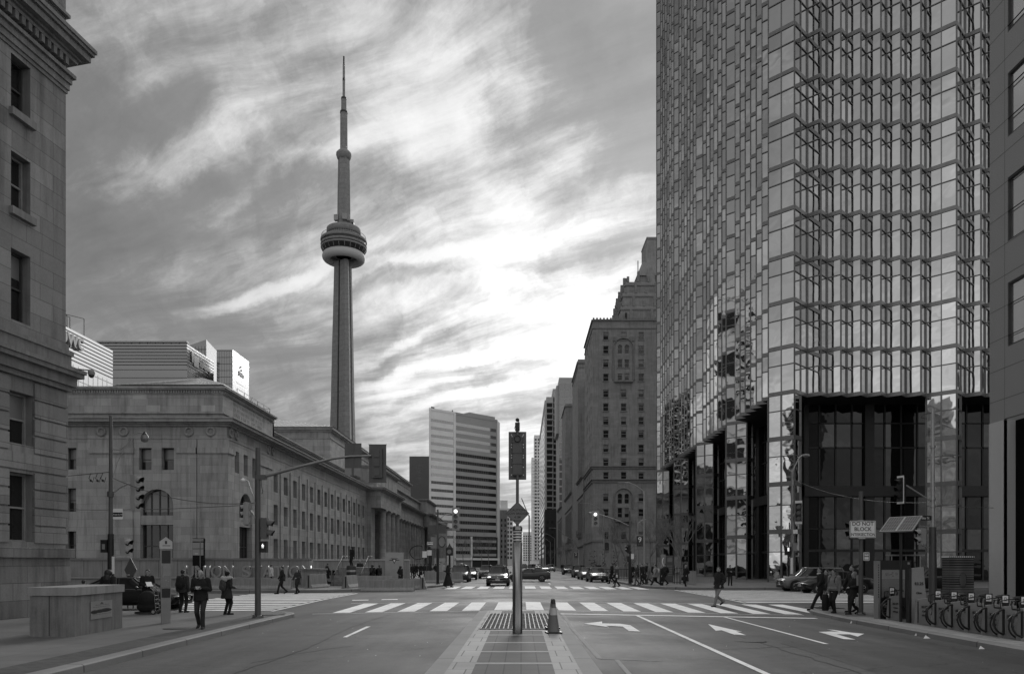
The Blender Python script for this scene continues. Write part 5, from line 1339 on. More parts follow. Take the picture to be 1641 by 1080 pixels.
signal(pa, (1.02,-.02,4.55), R(75), 4, False, None, 'sigyellow', 1.0)
signal(pa, (.62,-.03,2.52), R(80), 2, False, None, 'sigyellow', .95)
mb = MB(); mb.tube([(0,0,2.85),(.62,0,2.85)], .012, M['alu'], 6); mb.tube([(0,0,2.2),(.62,0,2.2)], .012, M['alu'], 6); mb.box((-.34,-.1,2.3), (-.1,.1,2.78), M['black']); mb.box((-.28,-.106,2.42), (-.17,-.1,2.62), M['grey']); mb.build('pedestrian_signal', pa)
so_ = panel(pa, (.3,-.06,3.75), 0, .36, .40, 'white', 'street_sign'); mb = MB(); mb.box((-.18,-.017,-.1), (.18,-.013,.06), M['black']); mb.build('sign_band', so_)
text('Front St W', .075, M['white'], (0,-.019,-.02), (R(90),0,0), so_, extrude=.001)
mb = MB(); mb.tube([(0,0,5.35),(-.4,0,5.3),(-4.5,.4,5.0)], .012, M['black'], 5)
for q in (-.3,-.5,-.75): mb.tube([(q,0,5.3),(q-.08,0,5.1),(q+.06,0,4.95),(q+.12,0,5.15)], .012, M['black'], 5); mb.ball((q,0,5.02), .05, M['black'], 8, 6)
mb.build('cable_loop', pa)
mb = MB(); mb.box((.1,-.12,1.5), (.19,-.1,2.15), M['white']); mb.build('notice', pa)
ds = thing('diamond_sign', 'back of a tilted diamond road sign beyond the dark pole', 'road sign', (-17.3,34.0,0))
mb = MB(); mb.tube([(-.12,0,-.1),(-.12,0,1.4)], .025, M['signback'], 6); mb.tube([(.12,0,-.1),(.12,0,1.4)], .025, M['signback'], 6); mb.build('post', ds)
mb = MB(); mb.add([(0,0,1.05),(.26,.03,1.6),(0,0,2.15),(-.26,-.03,1.6),(0,.03,1.05),(.26,.06,1.6),(0,.03,2.15),(-.26,.0,1.6)], [(0,1,2,3),(7,6,5,4),(0,4,5,1),(1,5,6,2),(2,6,7,3),(3,7,4,0)], M['signback']); mb.build('sign_panel', ds)

# ---- wires
def wire(a, b, sag, lab, r=.012):
    mb = MB(); a, b = Vector(a), Vector(b)
    mb.tube([a.lerp(b, t_/14)-Vector((0,0,sag*4*(t_/14)*(1-t_/14))) for t_ in range(15)], r, M['signback'], 4); tag(mb.build('overhead_wire'), lab, 'wire')
wire((-15.4,29,5.1), (-9.2,26.7,4.0), .35, 'thin wire sagging between the dark lamp pole and the mast pole')
wire((-30,40,1.9+3.2), (-9.2,26.8,3.95), .3, 'faint wire running behind the lamp pole to the mast pole')
wire((17.7,33,4.5), (20.3,57,8.1), .5, 'thin wire from the right signal pole toward the signal by the glass tower')
wire((17.7,33,4.35), (40,38,5.2), .3, 'thin wire running right from the tall signal pole')

# ---- signals across the junction
pc = thing('signal_pole', 'signal pole by the robed woman with a white light over the far left corner', 'traffic signal', (-7.0,64.5,.1))
pole(pc, 6.3, .09, .07); mb = MB(); mb.lathe([(.115,0),(.112,3.0)], (0,0,0), M['black'], 12); mb.build('pole_sleeve', pc)
mb = MB(); mb.tube([(0,0,5.4),(.6,0,5.85),(1.35,0,6.0)], .03, M['alu'], 8); mb.build('bracket_arm', pc); mb = MB(); mb.tube([(0,0,5.2),(1.2,0,5.3)], .02, M['alu'], 6); mb.build('bracket_arm', pc)
signal(pc, (1.52,-.1,5.5), 0, 4, True, 0, 'sigyellow', 1.35, True, 'signal_head', 'sigyellow', .62, 1.9)
mb = MB(); mb.box((-.85,.05,4.2), (-.1,.07,5.0), M['signback']); mb.box((.1,.05,4.3), (.7,.07,5.0), M['signback']); mb.box((-.6,.05,1.95+1.1), (.05,.07,2.9+1.1), M['grey']); mb.box((-.9,-.02,3.35), (-.4,0,3.45), M['white']); mb.box((-.9,-.02,3.5), (-.4,0,3.56), M['white']); mb.build('sign_back', pc)
mb = MB(); mb.tube([(.35+.3*math.cos(a*.35),-.02,3.6+.45*math.sin(a*.35)) for a in range(18)], .03, M['black'], 6); mb.box((.08,0,3.2), (.6,.02,4.0), M['grey']); mb.build('no_turn_sign', pc)
pd = thing('signal_pole', 'signal pole among the walkers with a long arm holding a lit signal before the hotel', 'traffic signal', (9.25,65.2,.1))
pole(pd, 6.2, .09, .07); mb = MB(); mb.lathe([(.13,0),(.125,2.8)], (0,0,0), M['black'], 12); mb.build('pole_sleeve', pd)
mb = MB(); mb.tube([(0,0,4.95),(-1.3,0,5.55),(-2.9,0,6.05),(-3.5,0,6.1)], .03, M['alu'], 8); mb.build('bracket_arm', pd)
signal(pd, (-2.95,-.1,5.55), 0, 3, True, 0, 'sigyellow', 1.2, True, 'signal_head', 'sigyellow', .6, 1.32)
signal(pd, (-.2,-.1,3.0), R(-70), 2, False, None, 'black', .9); 
mb = MB(); mb.box((-.25,-.12,1.9), (.02,-.02,2.4), M['black']); mb.box((.08,-.1,2.15), (.32,-.08,2.6), M['white']); mb.box((-.2,-.1,2.2), (.0,-.08,2.6), M['grey']); mb.build('small_sign', pd)
# ---- right-hand near corner
pe = thing('signal_pole', 'short grey pole carrying a white rectangular traffic sign beside the waiting people', 'traffic signal', (12.8,28.9,-.05))
pole(pe, 4.65, .085, .075)
signal(pe, (-.32,.05,3.2), R(-80), 2, False, None, 'black', 1.0)
so_ = panel(pe, (.01,-.12,3.22), 0, .97, .64, 'white', 'sign_panel', 'black')
for tx_, z_, q in (('DO NOT',.2,.2),('BLOCK',0,.2),('INTERSECTION',-.2,.155)): text(tx_, q, M['black'], (0,-.016,z_), (R(90),0,0), so_, extrude=.001, sx=1 if q > .18 else .88)
so_ = panel(pe, (.16,-.1,2.2), 0, .22, .32, 'white', 'small_sign', 'black'); text('NO', .08, M['black'], (0,-.016,.09), (R(90),0,0), so_, extrude=.001)
mb = MB()
for i in range(5): mb.box((-.085+i*.035,-.015,-.02), (-.06+i*.035,-.013,.03), M['black'])
mb.box((-.07,-.015,-.1), (.07,-.013,-.088), M['black']); mb.build('sign_mark', so_)
mb = MB(); mb.box((-.14,-.14,3.5), (.05,.1,3.56), M['alu']); mb.box((-.14,-.14,2.86), (.1,.1,2.9), M['alu']); mb.box((-.1,.05,1.1), (.0,.18,1.5), M['grey']); mb.build('bracket', pe)

pf = thing('signal_pole', 'tall pale signal pole rising behind the solar panels', 'traffic signal', (17.7,33.0,-.05))
pole(pf, 8.6, .105, .08, 'alu'); mb = MB(); mb.lathe([(.16,0),(.155,3.5)], (0,0,0), M['signback'], 14); mb.build('pole_sleeve', pf)
mb = MB(); mb.tube([(-.05,0,4.6),(-.6,0,4.95),(-1.15,0,5.3),(-1.35,0,5.3)], .03, M['alu'], 8)
mb.build('bracket_arm', pf)
for z in (4.35,4.65,6.9): mb = MB(); mb.lathe([(.13,z),(.13,z+.09)], (0,0,0), M['alu'], 12); mb.build('clamp', pf)
signal(pf, (-1.42,.0,5.1), R(-78), 3, True, None, 'black', 1.0, True, 'signal_head', 'white', .42, 1.2)
signal(pf, (-.55,.0,3.1), R(-85), 2, False, None, 'sigyellow', 1.0)
so_ = panel(pf, (-.38,-.12,3.88), 0, .52, .2, 'black', 'street_sign'); text('Bay St', .13, M['white'], (0,-.016,0), (R(90),0,0), so_, extrude=.001)
mb = MB(); mb.tube([(0,0,3.5),(-.55,0,3.55)], .02, M['alu'], 6); mb.tube([(0,0,2.6),(-.55,0,2.7)], .02, M['alu'], 6); mb.tube([(-.02,.0,8.4),(-.35,0,8.35),(-.5,0,8.2),(-.25,0,8.15)], .015, M['black'], 5); mb.build('fitting', pf)

pg = thing('lamp_pole', 'street-lamp pole with a side-on signal before the mirrored corner pier', 'street lamp', (20.3,57.5,.1))
pole(pg, 8.6, .11, .08, 'steel'); mb = MB(); mb.tube([(0,0,8.5),(.2,-.1,9.1),(.5,-.2,9.7),(.75,-.2,9.85)], .05, M['alu'], 8); mb.lathe([(.05,9.95),(.26,9.9),(.3,9.78),(.1,9.7)], (.95,-.2,0), M['grey'], 14); mb.build('lamp_arm', pg)
signal(pg, (.45,-.1,5.6), R(-25), 3, True, None, 'black', 1.35, True, 'signal_head', 'white', .5, 1.75)
mb = MB(); mb.tube([(0,0,5.2),(.4,0,5.8)], .03, M['alu'], 6); mb.build('fitting', pg)
for q in ((.02,4.0,.35,4.3,'white'),(.0,2.7,.3,3.3,'grey'),(-.18,1.0,-.02,2.2,'white')): mb = MB(); mb.box((q[0],-.2,q[1]), (q[2],-.18,q[3]), M[q[4]]); mb.build('small_sign', pg)
mb = MB(); mb.box((-.55,-.25,2.4), (-.15,.05,3.0), M['black']); mb.box((-.42,-.26,2.7), (-.3,-.25,2.95), M['litman']); mb.build('walk_signal', pg)

# ---- solar panel post, map kiosk, pay terminal, bike docks
sp_ = thing('solar_panel', 'pair of tilted solar panels on a thin black post above the bike station', 'solar panel', (12.62,25.5,-.05))
mb = MB(); mb.tube([(0,0,0),(0,0,3.15)], .05, M['black'], 10); mb.build('post', sp_)
h_ = Vector((.6,-.8,0)).normalized(); s_ = Vector((.64,.48,.6)).normalized(); nn_ = h_.cross(s_).normalized()
for k in (-1,1):
    mb = MB(); c = Vector((0,0,3.24))+h_*.275*k
    Mx = Matrix((h_, s_, nn_)).transposed().to_4x4()
    mb.obox(c, .52, .82, .04, 0, M['band'], Mx)
    for i in range(7): mb.obox(c+h_*(-.24+i*.08)+nn_*.022, .007, .80, .004, 0, M['grey'], Mx)
    for i in range(5): mb.obox(c+s_*(-.39+i*.195)+nn_*.0235, .50, .008, .004, 0, M['grey'], Mx)
    for i in (-1,1): mb.obox(c+s_*.41*i, .54, .02, .05, 0, M['alu'], Mx); mb.obox(c+h_*.265*i, .02, .82, .05, 0, M['alu'], Mx)
    mb.build('panel', sp_)
mk = thing('map_kiosk', 'black framed street-map kiosk beside the pay terminal', 'kiosk', (13.05,27.0,-.05), R(6))
mb = MB(); mb.box((-.52,-.12,0), (.64,.12,2.05), M['black']); mb.box((-.6,-.14,0), (-.52,.14,2.03), M['grey']); mb.build('case', mk)
mb = MB(); mb.box((-.46,-.128,.75), (.4,-.122,1.72), M['winlight']); mb.box((-.46,-.13,1.4), (.4,-.123,1.72), M['grey']); mb.build('map_panel', mk)
mb = MB(); rr = random.Random(12)
for i in range(26): z = .77+i*.024; mb.box((-.44+rr.random()*.1,-.131,z), (.1+rr.random()*.28,-.1285,z+.007), M['grey'])
for i in range(14): a = rr.uniform(-.3,.2); mb.ball((a,-.126,1.56+rr.uniform(-.06,.06)), (rr.uniform(.03,.09),.006,rr.uniform(.02,.05)), M['winlight'], 8, 5)
mb.box((.5,-.128,1.9), (.58,-.121,1.98), M['grey']); mb.box((-.35,-.128,.4), (-.25,-.121,.5), M['grey']); mb.build('map_detail', mk)
mb = MB()
for i in range(14): mb.box((-.595,-.146,.75+i*.085), (-.57,-.14,.8+i*.085), M['dark'])
mb.build('side_lettering', mk)
pt_ = thing('pay_terminal', 'tall tapered grey pay terminal marked with the one-way fare', 'terminal', (13.0,25.15,-.05))
mb = MB(); v_ = [(-.26,-.12,0),(.27,-.12,0),(.27,.12,0),(-.26,.12,0),(-.25,-.10,1.78),(.14,-.10,1.82),(.14,.10,1.82),(-.25,.10,1.78)]
mb.add(v_, [(3,2,1,0),(4,5,6,7),(0,1,5,4),(2,3,7,6),(3,0,4,7)], M['grey']); mb.add(v_, [(1,2,6,5)], M['black']); mb.box((-.33,-.11,0), (-.262,.11,1.8), M['black']); mb.build('body', pt_)
for tx_, z_, s_2 in (('$3.25',1.28,.13),('One',.98,.10),('Way',.67,.12)): text(tx_, s_2, M['black'], (-.02,-.125 if z_ < 1.1 else -.118,z_), (R(90),0,0), pt_, extrude=.006)

DX = 12.83
def bike_dock(y, lab, x=DX):
    o = thing('bike_dock', lab, 'bike dock', (x,y,-.05), 0, 'fare-marked docks of the bike station')
    mb = MB(); v_ = [(-.23,-.10,0),(.22,-.10,0),(.22,.10,0),(-.23,.10,0),(-.17,-.09,.80),(.15,-.09,.84),(.15,.09,.84),(-.17,.09,.80)]
    mb.add(v_, [(3,2,1,0),(4,5,6,7),(0,1,5,4),(1,2,6,5),(2,3,7,6),(3,0,4,7)], M['grey']); mb.build('body', o)
    mb = MB(); mb.box((-.225,-.112,.06), (-.2,-.09,.74), M['black']); mb.build('slot', o)
    for tx_, z_, s_2 in (('$3.25',.56,.088),('One',.42,.082),('Way',.29,.09)): text(tx_, s_2, M['black'], (.0,-.104,z_), (R(90),0,0), o, extrude=.006)
    return o
def dock_wheel(o):
    mb = MB()      # hooped front-wheel guard
    pts = [(-.2,-.13,.74)]+[(-.2-.27*math.sin(math.pi*i/12),-.13,.42+.32*math.cos(math.pi*i/12)) for i in range(1,12)]+[(-.2,-.13,.10)]
    mb.tube(pts, .028, M['black'], 8); mb.tube([(-.2,-.13,.74),(-.2,-.13,.10)], .022, M['black'], 6); mb.tube([(-.17,-.135,.70),(-.17,-.135,.12)], .012, M['alu'], 6)
    mb.build('wheel_hoop', o)
def bike(x, y, lab, rz):
    o = thing('rental_bike', lab, 'bicycle', (x,y,-.05), rz, 'rental bikes locked in the docks')
    for nm, xx in (('front_wheel',-.12),('rear_wheel',.95)):
        mb = MB()
        mb.tube([(xx+.31*math.cos(a*math.pi/14),0,.33+.31*math.sin(a*math.pi/14)) for a in range(29)], .022, M['tyre'], 8, True, False)
        mb.tube([(xx+.28*math.cos(a*math.pi/14),0,.33+.28*math.sin(a*math.pi/14)) for a in range(29)], .012, M['alu'], 6, True, False)
        for a in range(14): mb.tube([(xx,0,.33),(xx+.28*math.cos(a*math.pi/7),0,.33+.28*math.sin(a*math.pi/7))], .003, M['alu'], 3)
        mb.tube([(xx+.35*math.cos(a*math.pi/14),0,.33+.35*math.sin(a*math.pi/14)) for a in range(2,13)], .03, M['black'], 6); mb.build(nm, o)
    mb = MB(); mb.tube([(-.12,0,.33),(.06,0,.72),(.12,0,.95)], .025, M['black'], 8); mb.tube([(.08,0,.75),(.35,0,.38),(.6,0,.36),(.72,0,.95)], .035, M['black'], 8); mb.tube([(.6,0,.36),(.95,0,.33)], .022, M['black'], 8); mb.tube([(.68,0,.75),(.95,0,.33)], .015, M['black'], 6); mb.box((.45,-.05,.25), (.75,.05,.45), M['black']); mb.build('frame', o)
    mb = MB(); mb.tube([(.2,-.3,.99),(.12,-.26,1.03),(.08,-.1,1.0),(.08,.1,1.0),(.12,.26,1.03),(.2,.3,.99)], .02, M['black'], 8); mb.tube([(.12,-.26,1.03),(.2,-.31,.99)], .028, M['tyre'], 8); mb.tube([(.12,.26,1.03),(.2,.31,.99)], .028, M['tyre'], 8); mb.build('handlebar', o)
    mb = MB(); mb.ball((.76,0,1.0), (.15,.085,.045), M['black'], 12, 6); mb.build('saddle', o)
    mb = MB(); mb.obox((-.05,0,.93), .05, .26, .26, 0, M['black']); mb.box((-.25,-.17,.74), (-.06,.17,.78), M['black']); mb.tube([(-.25,-.17,.76),(-.27,-.17,.95),(-.05,-.17,1.0)], .015, M['black'], 6); mb.tube([(-.25,.17,.76),(-.27,.17,.95),(-.05,.17,1.0)], .015, M['black'], 6); mb.build('front_rack', o)
    mb = MB(); mb.obox((-.10,-.10,1.0), .02, .18, .24, 1.0, M['black']); mb.obox((-.109,-.114,1.0), .008, .125, .18, 1.0, M['white']); mb.obox((-.113,-.120,1.0), .004, .06, .10, 1.0, M['grey']); mb.obox((-.115,-.123,1.0), .003, .026, .06, 1.0, M['white']); mb.build('number_badge', o)
yd = [26.4,24.5,23.5,22.6,21.75,20.95,20.2,19.45,18.7]
ordn = ['half hidden behind the pay terminal','with no bike, just right of the pay terminal','second along from the pay terminal','third along from the pay terminal','fourth along from the pay terminal','fifth along from the pay terminal','sixth along from the pay terminal','just outside the frame edge','last, nearest the photographer']
for i, y in enumerate(yd[:8]):
    d_ = bike_dock(y, 'grey fare-marked bike dock '+ordn[i])
    if i != 1:
        dock_wheel(d_); bike(DX+.08, y+.17, 'black rental bike locked in the dock '+ordn[i].replace('with no bike, ',''), R(-6+3*(i%3)))
ux = thing('utility_box', 'tall utility box wrapped in a dark grid pattern behind the docks', 'utility box', (19.35,34.0,-.05))
mb = MB(); mb.box((-.53,-.3,0), (.53,.3,2.2), M['grey']); mb.build('case', ux)
mb = MB()
for i in range(21): mb.box((-.53,-.306,.05+i*.105), (.53,-.301,.085+i*.105+.02*math.sin(i*.8)), M['black'])
for i in range(22): 
    x = -.53+i*.05; mb.box((x,-.309,.02), (x+.008+.012*(.5+.5*math.cos(i*.45)),-.3065,2.18), M['black'])
for i in range(21): mb.box((-.536,-.3,.05+i*.105), (-.531,.3,.085+i*.105+.02*math.sin(i*.8)), M['black'])
for i in range(13): mb.box((-.539,-.28+i*.046,.02), (-.5365,-.27+i*.046,2.18), M['black'])
mb.build('grid_art', ux)
mb = MB(); mb.ball((.05,-.302,1.2), (.2,.006,.36), M['winlight'], 16, 8); mb.build('pale_patch', ux)
mb = MB(); mb.box((-.55,-.32,2.2), (.55,.32,2.26), M['white'])
for i in range(13): mb.box((-.55+i*.087,-.325,2.19), (-.52+i*.087,-.321,2.265), M['black'])
mb.build('lid', ux)

# ---- left pavement furniture
ub = thing('vent_block', 'squat stained concrete vent block with a plaque beside the sandstone office', 'concrete block', (-11.54,19.84,0))
mb = MB(); pl2 = [(0,0),(-1.15,-.02),(-1.33,2.7),(-.18,2.72)]
mb.prism(pl2, -.1, 1.05, M['conc2']); mb.box((-.66,-.012,.02), (-.64,.0,1.05), M['dark']); mb.build('body', ub)
mb = MB(); mb.prism([(.04,-.05),(-1.2,-.07),(-1.38,2.75),(-.14,2.77)], 1.062, 1.275, M['concrete']); mb.prism([(-.04,.03),(-1.1,.01),(-1.28,2.65),(-.22,2.67)], 1.03, 1.07, M['dark']); mb.build('cap', ub)
pq = thing('plaque', 'worn white plaque with a black smear on the vent block', 'plaque', (-11.54-.066*1.42+.012,19.84+1.42,.62), R(90+3.8))
mb = MB(); mb.box((-.62,-.008,-.24), (.62,.0,.24), M['alu']); mb.build('plate', pq)
mb = MB(); rr = random.Random(2)
for row, z in enumerate((.12,.07,-.13)):
    x = -.5 if row else -.36
    while x < (.5 if row else .36):
        w_ = rr.uniform(.05,.15); mb.box((x,-.011,z), (x+w_,-.0085,z+.025), M['grey']); x += w_+.03
mb.box((-.07,-.011,.17), (.07,-.0085,.185), M['black']); mb.box((-.02,-.011,.185), (.02,-.0085,.21), M['black']); mb.box((-.09,-.011,.155), (.09,-.0085,.165), M['black']); mb.build('engraving', pq)
mb = MB(); mb.ball((-.4,-.009,-.045), (.22,.005,.055), M['black'], 14, 6); mb.ball((-.1,-.0095,-.035), (.28,.005,.05), M['black'], 14, 6); mb.ball((.25,-.009,-.025), (.35,.005,.055), M['black'], 14, 6); mb.build('black_smear', pq)
ip = thing('info_pillar', 'slim gabled grey map pillar standing between the trolley and the man with a phone', 'information pillar', (-11.25,24.3,0), R(28))
mb = MB(); v_ = [(-.13,-.13,0),(.13,-.13,0),(.13,.13,0),(-.13,.13,0),(-.165,-.14,2.35),(.165,-.14,2.35),(.165,.14,2.35),(-.165,.14,2.35)]
mb.add(v_, [(3,2,1,0),(4,5,6,7),(0,1,5,4),(1,2,6,5),(2,3,7,6),(3,0,4,7)], M['grey']); mb.build('body', ip)
mb = MB(); mb.add([(-.185,-.16,2.35),(.185,-.16,2.35),(.185,.16,2.35),(-.185,.16,2.35),(-.185,-.16,2.58),(.185,-.16,2.58),(.185,.16,2.58),(-.185,.16,2.58),(0,-.16,2.72),(0,.16,2.72)], [(3,2,1,0),(0,1,5,8,4),(2,3,7,9,6),(1,2,6,5),(3,0,4,7),(4,8,9,7),(8,5,6,9)], M['alu']); mb.build('gable_cap', ip)
mb = MB(); mb.box((-.12,-.152,1.9), (.13,-.142,2.3), M['black']); mb.box((-.08,-.155,1.5), (.13,-.142,1.88), M['grey']); mb.box((-.12,-.152,1.12), (.12,-.142,1.82), M['winlight']); mb.box((-.12,-.153,.82), (.12,-.143,1.1), M['black']); mb.box((-.03,-.165,2.5), (.03,-.161,2.6), M['black']); mb.box((-.1,-.165,2.44), (.12,-.161,2.46), M['black'])
rr = random.Random(5)
for i in range(12): a, z = rr.uniform(-.1,.08), rr.uniform(1.2,1.75); mb.box((a,-.156,z), (a+.03,-.153,z+rr.uniform(.01,.08)), M['grey'])
mb.build('map_panel', ip)
dt_ = thing('info_totem', 'black glass information totem with a pale top band standing before the terrace wall', 'information totem', (at(316.5,58.5),58.75,.78))
mb = MB(); mb.box((-.42,-.15,0), (.42,.15,3.02), M['darkgl']); mb.build('case', dt_); mb = MB(); mb.box((-.42,-.17,2.78), (.42,.17,2.98), M['alu']); mb.box((.13,-.16,0), (.2,-.151,2.78), M['winlight']); mb.box((-.42,-.16,2.2), (.42,-.151,2.24), M['black']); mb.box((-.41,-.155,1.72), (.41,-.1505,2.7), M['citidark']); mb.box((-.25,-.158,1.82), (0,-.1555,1.86), M['white']); mb.build('trim', dt_)

# ---- concrete barriers
def jersey(x, y, L, rz, lab, h=.80):
    o = thing('concrete_barrier', lab, 'barrier', (x,y,gz(x,y) if y < 60 and x > -11 else .12), rz, 'concrete barriers on the far pavement')
    mb = MB(); pr = [(-.30,0),(-.30,.08),(-.17,.28),(-.09,h),(.09,h),(.17,.28),(.30,.08),(.30,0)]
    mb.prof(pr, -L/2, L/2, M['concrete'], 'x'); mb.build('body', o)
    mb = MB()
    for s in (-1,1): mb.box((L/2*s-.004,-.05,.05), (L/2*s+.004,.05,h-.06), M['black'])
    mb.build('end_slot', o)
    return o
jersey(at(421,51.9),51.9,3.9,R(1),'low concrete barrier behind the mast pole, in front of the station letters', .76)
jersey(at(330,52),52,3.9,R(-1),'low concrete barrier behind the man with a phone')
jersey(at(502,54.5),55.5,3.0,R(82),'end-on concrete barrier beside the walking couple', .98)
jersey(at(557,54.5),55.5,2.8,R(88),'end-on concrete barrier between the newspaper boxes and the long barrier', .9)
jersey(at(619.5,53.6),53.6,3.9,0,'long concrete barrier nearest the junction, below the transit pylon')
jersey(at(651,58),58,2.6,0,'concrete barrier showing just behind the long nearest one')
jersey(at(675,57.6),58.6,1.9,R(96),'end-on concrete barrier closing the right end of the row', .9)
jersey(at(590,59),59.5,3.6,R(8),'concrete barrier at the foot of the steps')
jersey(at(703,70),70,2.3,R(0),'concrete barrier left of the robed woman', 1.0)
jersey(at(727,73),73,1.9,R(40),'concrete barrier in front of the taxi van', .9)
# ---- transit pylon
def pylon(x, y, lab, s=1.0, txt=True):
    o = thing('transit_pylon', lab, 'sign pylon', (x,y,.12)); mb = MB(); mb.box((-.78*s,-.2,0), (.78*s,.2,2.7*s), M['alu']); mb.build('case', o)
    mb = MB(); z = 1.95*s
    for (x0, x1, z0, z1) in ((-.42,-.14,.06,.11),(.14,.42,.06,.11),(-.3,.3,.2,.24)): mb.box((x0*s,-.215,z+z0*s), (x1*s,-.201,z+z1*s), M['black'])
    mb.add([(-.2*s,-.21,z+.17*s),(.2*s,-.21,z+.17*s),(0,-.21,z-.24*s)], [(0,2,1)], M['black']); mb.add([(-.1*s,-.214,z+.11*s),(.1*s,-.214,z+.11*s),(.0,-.214,z-.12*s)], [(0,2,1)], M['white']); mb.build('emblem', o)
pylon(at(632.5,66),66,'wide silver transit sign pylon with a winged dark emblem above the barriers')
pylon(at(705,100),100,'smaller transit pylon in the crowd before the portico', .9)
# ---- small things by the station
b_ = thing('statue', 'dark slender statue with a ring of branches before the station portico', 'statue', (at(689,80),80,.12))
mb = MB(); mb.box((-.5,-.5,0), (.5,.5,1.0), M['concrete']); mb.build('plinth', b_)
mb = MB()
for a, c in (((0,0,1.0),(.05,0,2.3)),((.05,0,2.3),(.0,0,3.4))): mb.cap(a, .16, c, .17, M['black'])
mb.ball((0,0,3.8), .17, M['black']); mb.cap((0,0,3.4), .07, (.6,0,3.9), .05, M['black']); mb.cap((0,0,3.4), .07, (-.5,0,3.0), .05, M['black'])
mb.tube([(-1.2+.9*math.cos(a*.35),0,2.9+.7*math.sin(a*.35)) for a in range(3,17)], .05, M['black'], 6); mb.build('figure', b_)
def sign_post(x, y, lab, h=2.9, plates=((0,2.5,.45,.6),), m='polesteel'):
    o = thing('sign_post', lab, 'sign post', (x,y,.12)); mb = MB(); mb.tube([(0,0,0),(0,0,h)], .035, M[m], 8); mb.build('post', o)
    for (dx, z, w_, hh) in plates: mb = MB(); mb.box((dx-w_/2,-.06,z-hh/2), (dx+w_/2,-.04,z+hh/2), M['white']); mb.build('sign_panel', o)
sign_post(at(684,72),72,'thin post with two small pale plates beside the statue', 3.2, ((-.2,2.6,.42,.6),(.25,2.75,.42,.5)))
ck = thing('street_clock', 'dark four-faced street clock on a post behind the robed woman', 'clock', (at(720.5,82),82,.12))
mb = MB(); mb.tube([(0,0,0),(0,0,2.6)], [.13,.1], M['black'], 10); mb.box((-.35,-.35,2.6), (.35,.35,3.4), M['black']); mb.lathe([(.3,3.4),(.1,3.7),(.02,3.9)], (0,0,0), M['black'], 8); mb.build('case', ck); mb = MB(); mb.add([(.24*math.cos(a*.3927),-.356,3.0+.24*math.sin(a*.3927)) for a in range(16)], [tuple(range(16))], M['winlight']); mb.build('dial', ck)
for px, D, lab in ((528,66,'newspaper box nearest the dark-coated figure'),(535,66.4,'newspaper box second from the dark-coated figure'),(544,67,'newspaper box nearest the steps')):
    o = thing('newspaper_box', lab, 'newspaper box', (at(px,D),D,.12)); mb = MB(); mb.box((-.22,-.2,.2), (.22,.2,1.25), M['grey']); mb.box((-.2,-.18,0), (.2,.18,.2), M['black']); mb.build('case', o); mb = MB(); mb.box((-.17,-.21,.75), (.17,-.2,1.15), M['darkgl']); mb.build('window', o)
o = thing('litter_bin', 'black litter bin below the person standing on the steps', 'litter bin', (at(563,60),60,.12)); mb = MB(); mb.lathe([(.35,0),(.38,.2),(.38,1.5),(.3,1.6)], (0,0,0), M['black'], 14); mb.build('body', o); mb = MB(); mb.lathe([(.385,1.1),(.385,1.25)], (0,0,0), M['alu'], 14, caps=False); mb.build('band', o)

# ---- lamps, banners, planters and street trees along the right side
def lamp(x, y, h, arm, lab, ban=None, left=True):
    o = thing('street_lamp', lab, 'street lamp', (x,y,.12), 0, 'lamps along the right pavement'); s = -1 if left else 1
    mb = MB(); mb.tube([(0,0,0),(0,0,h)], [.11,.07], M['alu'], 10); mb.build('pole', o)
    mb = MB(); mb.tube([(0,0,h-.05),(s*arm*.4,0,h+arm*.28),(s*arm*.75,0,h+arm*.42),(s*arm,0,h+arm*.43)], .04, M['alu'], 8); mb.obox((s*(arm+.3),0,h+arm*.43), .75, .25, .12, 0, M['grey']); mb.build('lamp_arm', o)
    if ban:
        side, z0, z1, w_, txt = ban
        b = thing('banner', txt[1], 'banner', (x+side*(w_/2+.12),y-.05,.12)); mb = MB(); mb.box((-w_/2,-.01,z0), (w_/2,.01,z1), M['cloth']); mb.build('cloth', b)
        mb = MB(); mb.box((-w_/2,-.014,z0), (w_/2,-.0105,z0+(z1-z0)*.26), M['winlight']); mb.tube([(-w_*.3+w_*.6*i/8,-.015,z0+(z1-z0)*(.34+.1*math.sin(math.pi*i/8))) for i in range(9)], .03, M['winlight'], 4); mb.box((-w_/2-.02,-.02,z1), (w_/2+.15,.02,z1+.05), M['alu']); mb.build('emblem', b)
        if txt[0]: text(txt[0], (z1-z0)*.5, M['white'], (0,-.016,z0+(z1-z0)*.72), (R(90),0,0), b, extrude=.002)
lamp(at(1032,78),78,9.1,2.0,'tall bright lamp pole behind the walkers at the far right corner', (-1,3.1,4.55,.62,('9','dark banner with a white 9 hanging on the tall bright lamp pole')))
lamp(at(968,115),115,9.5,3.0,'lamp pole in front of the hotel wall, above the parked sedan', (1,3.3,4.9,.62,('','dark banner without a number on the hotel wall lamp pole')))
lamp(at(1022.5,92),92,6.6,1.0,'shorter dark lamp pole beside the banner with a 9', None, False)
lamp(at(927,130),130,4.0,.6,'short lamp pole with a small banner beside the parked cars', (-1,2.4,3.6,.6,('2','small dark banner with a pale 2 beside the parked cars')))
for i, (px, D, lab) in enumerate(((904.5,200,'lamp pole with an arm above the flag, along the hotel'),(889,240,'second lamp pole beyond the flag along the hotel'),(882,280,'third lamp pole beyond the flag along the hotel'),(874,330,'farthest lamp pole along the hotel'))): lamp(at(px,D),D,9.5,3.4,lab)
lamp(at(806,150),150,8,2.0,'lamp pole left of the steel post, beyond the dark car', None, False)
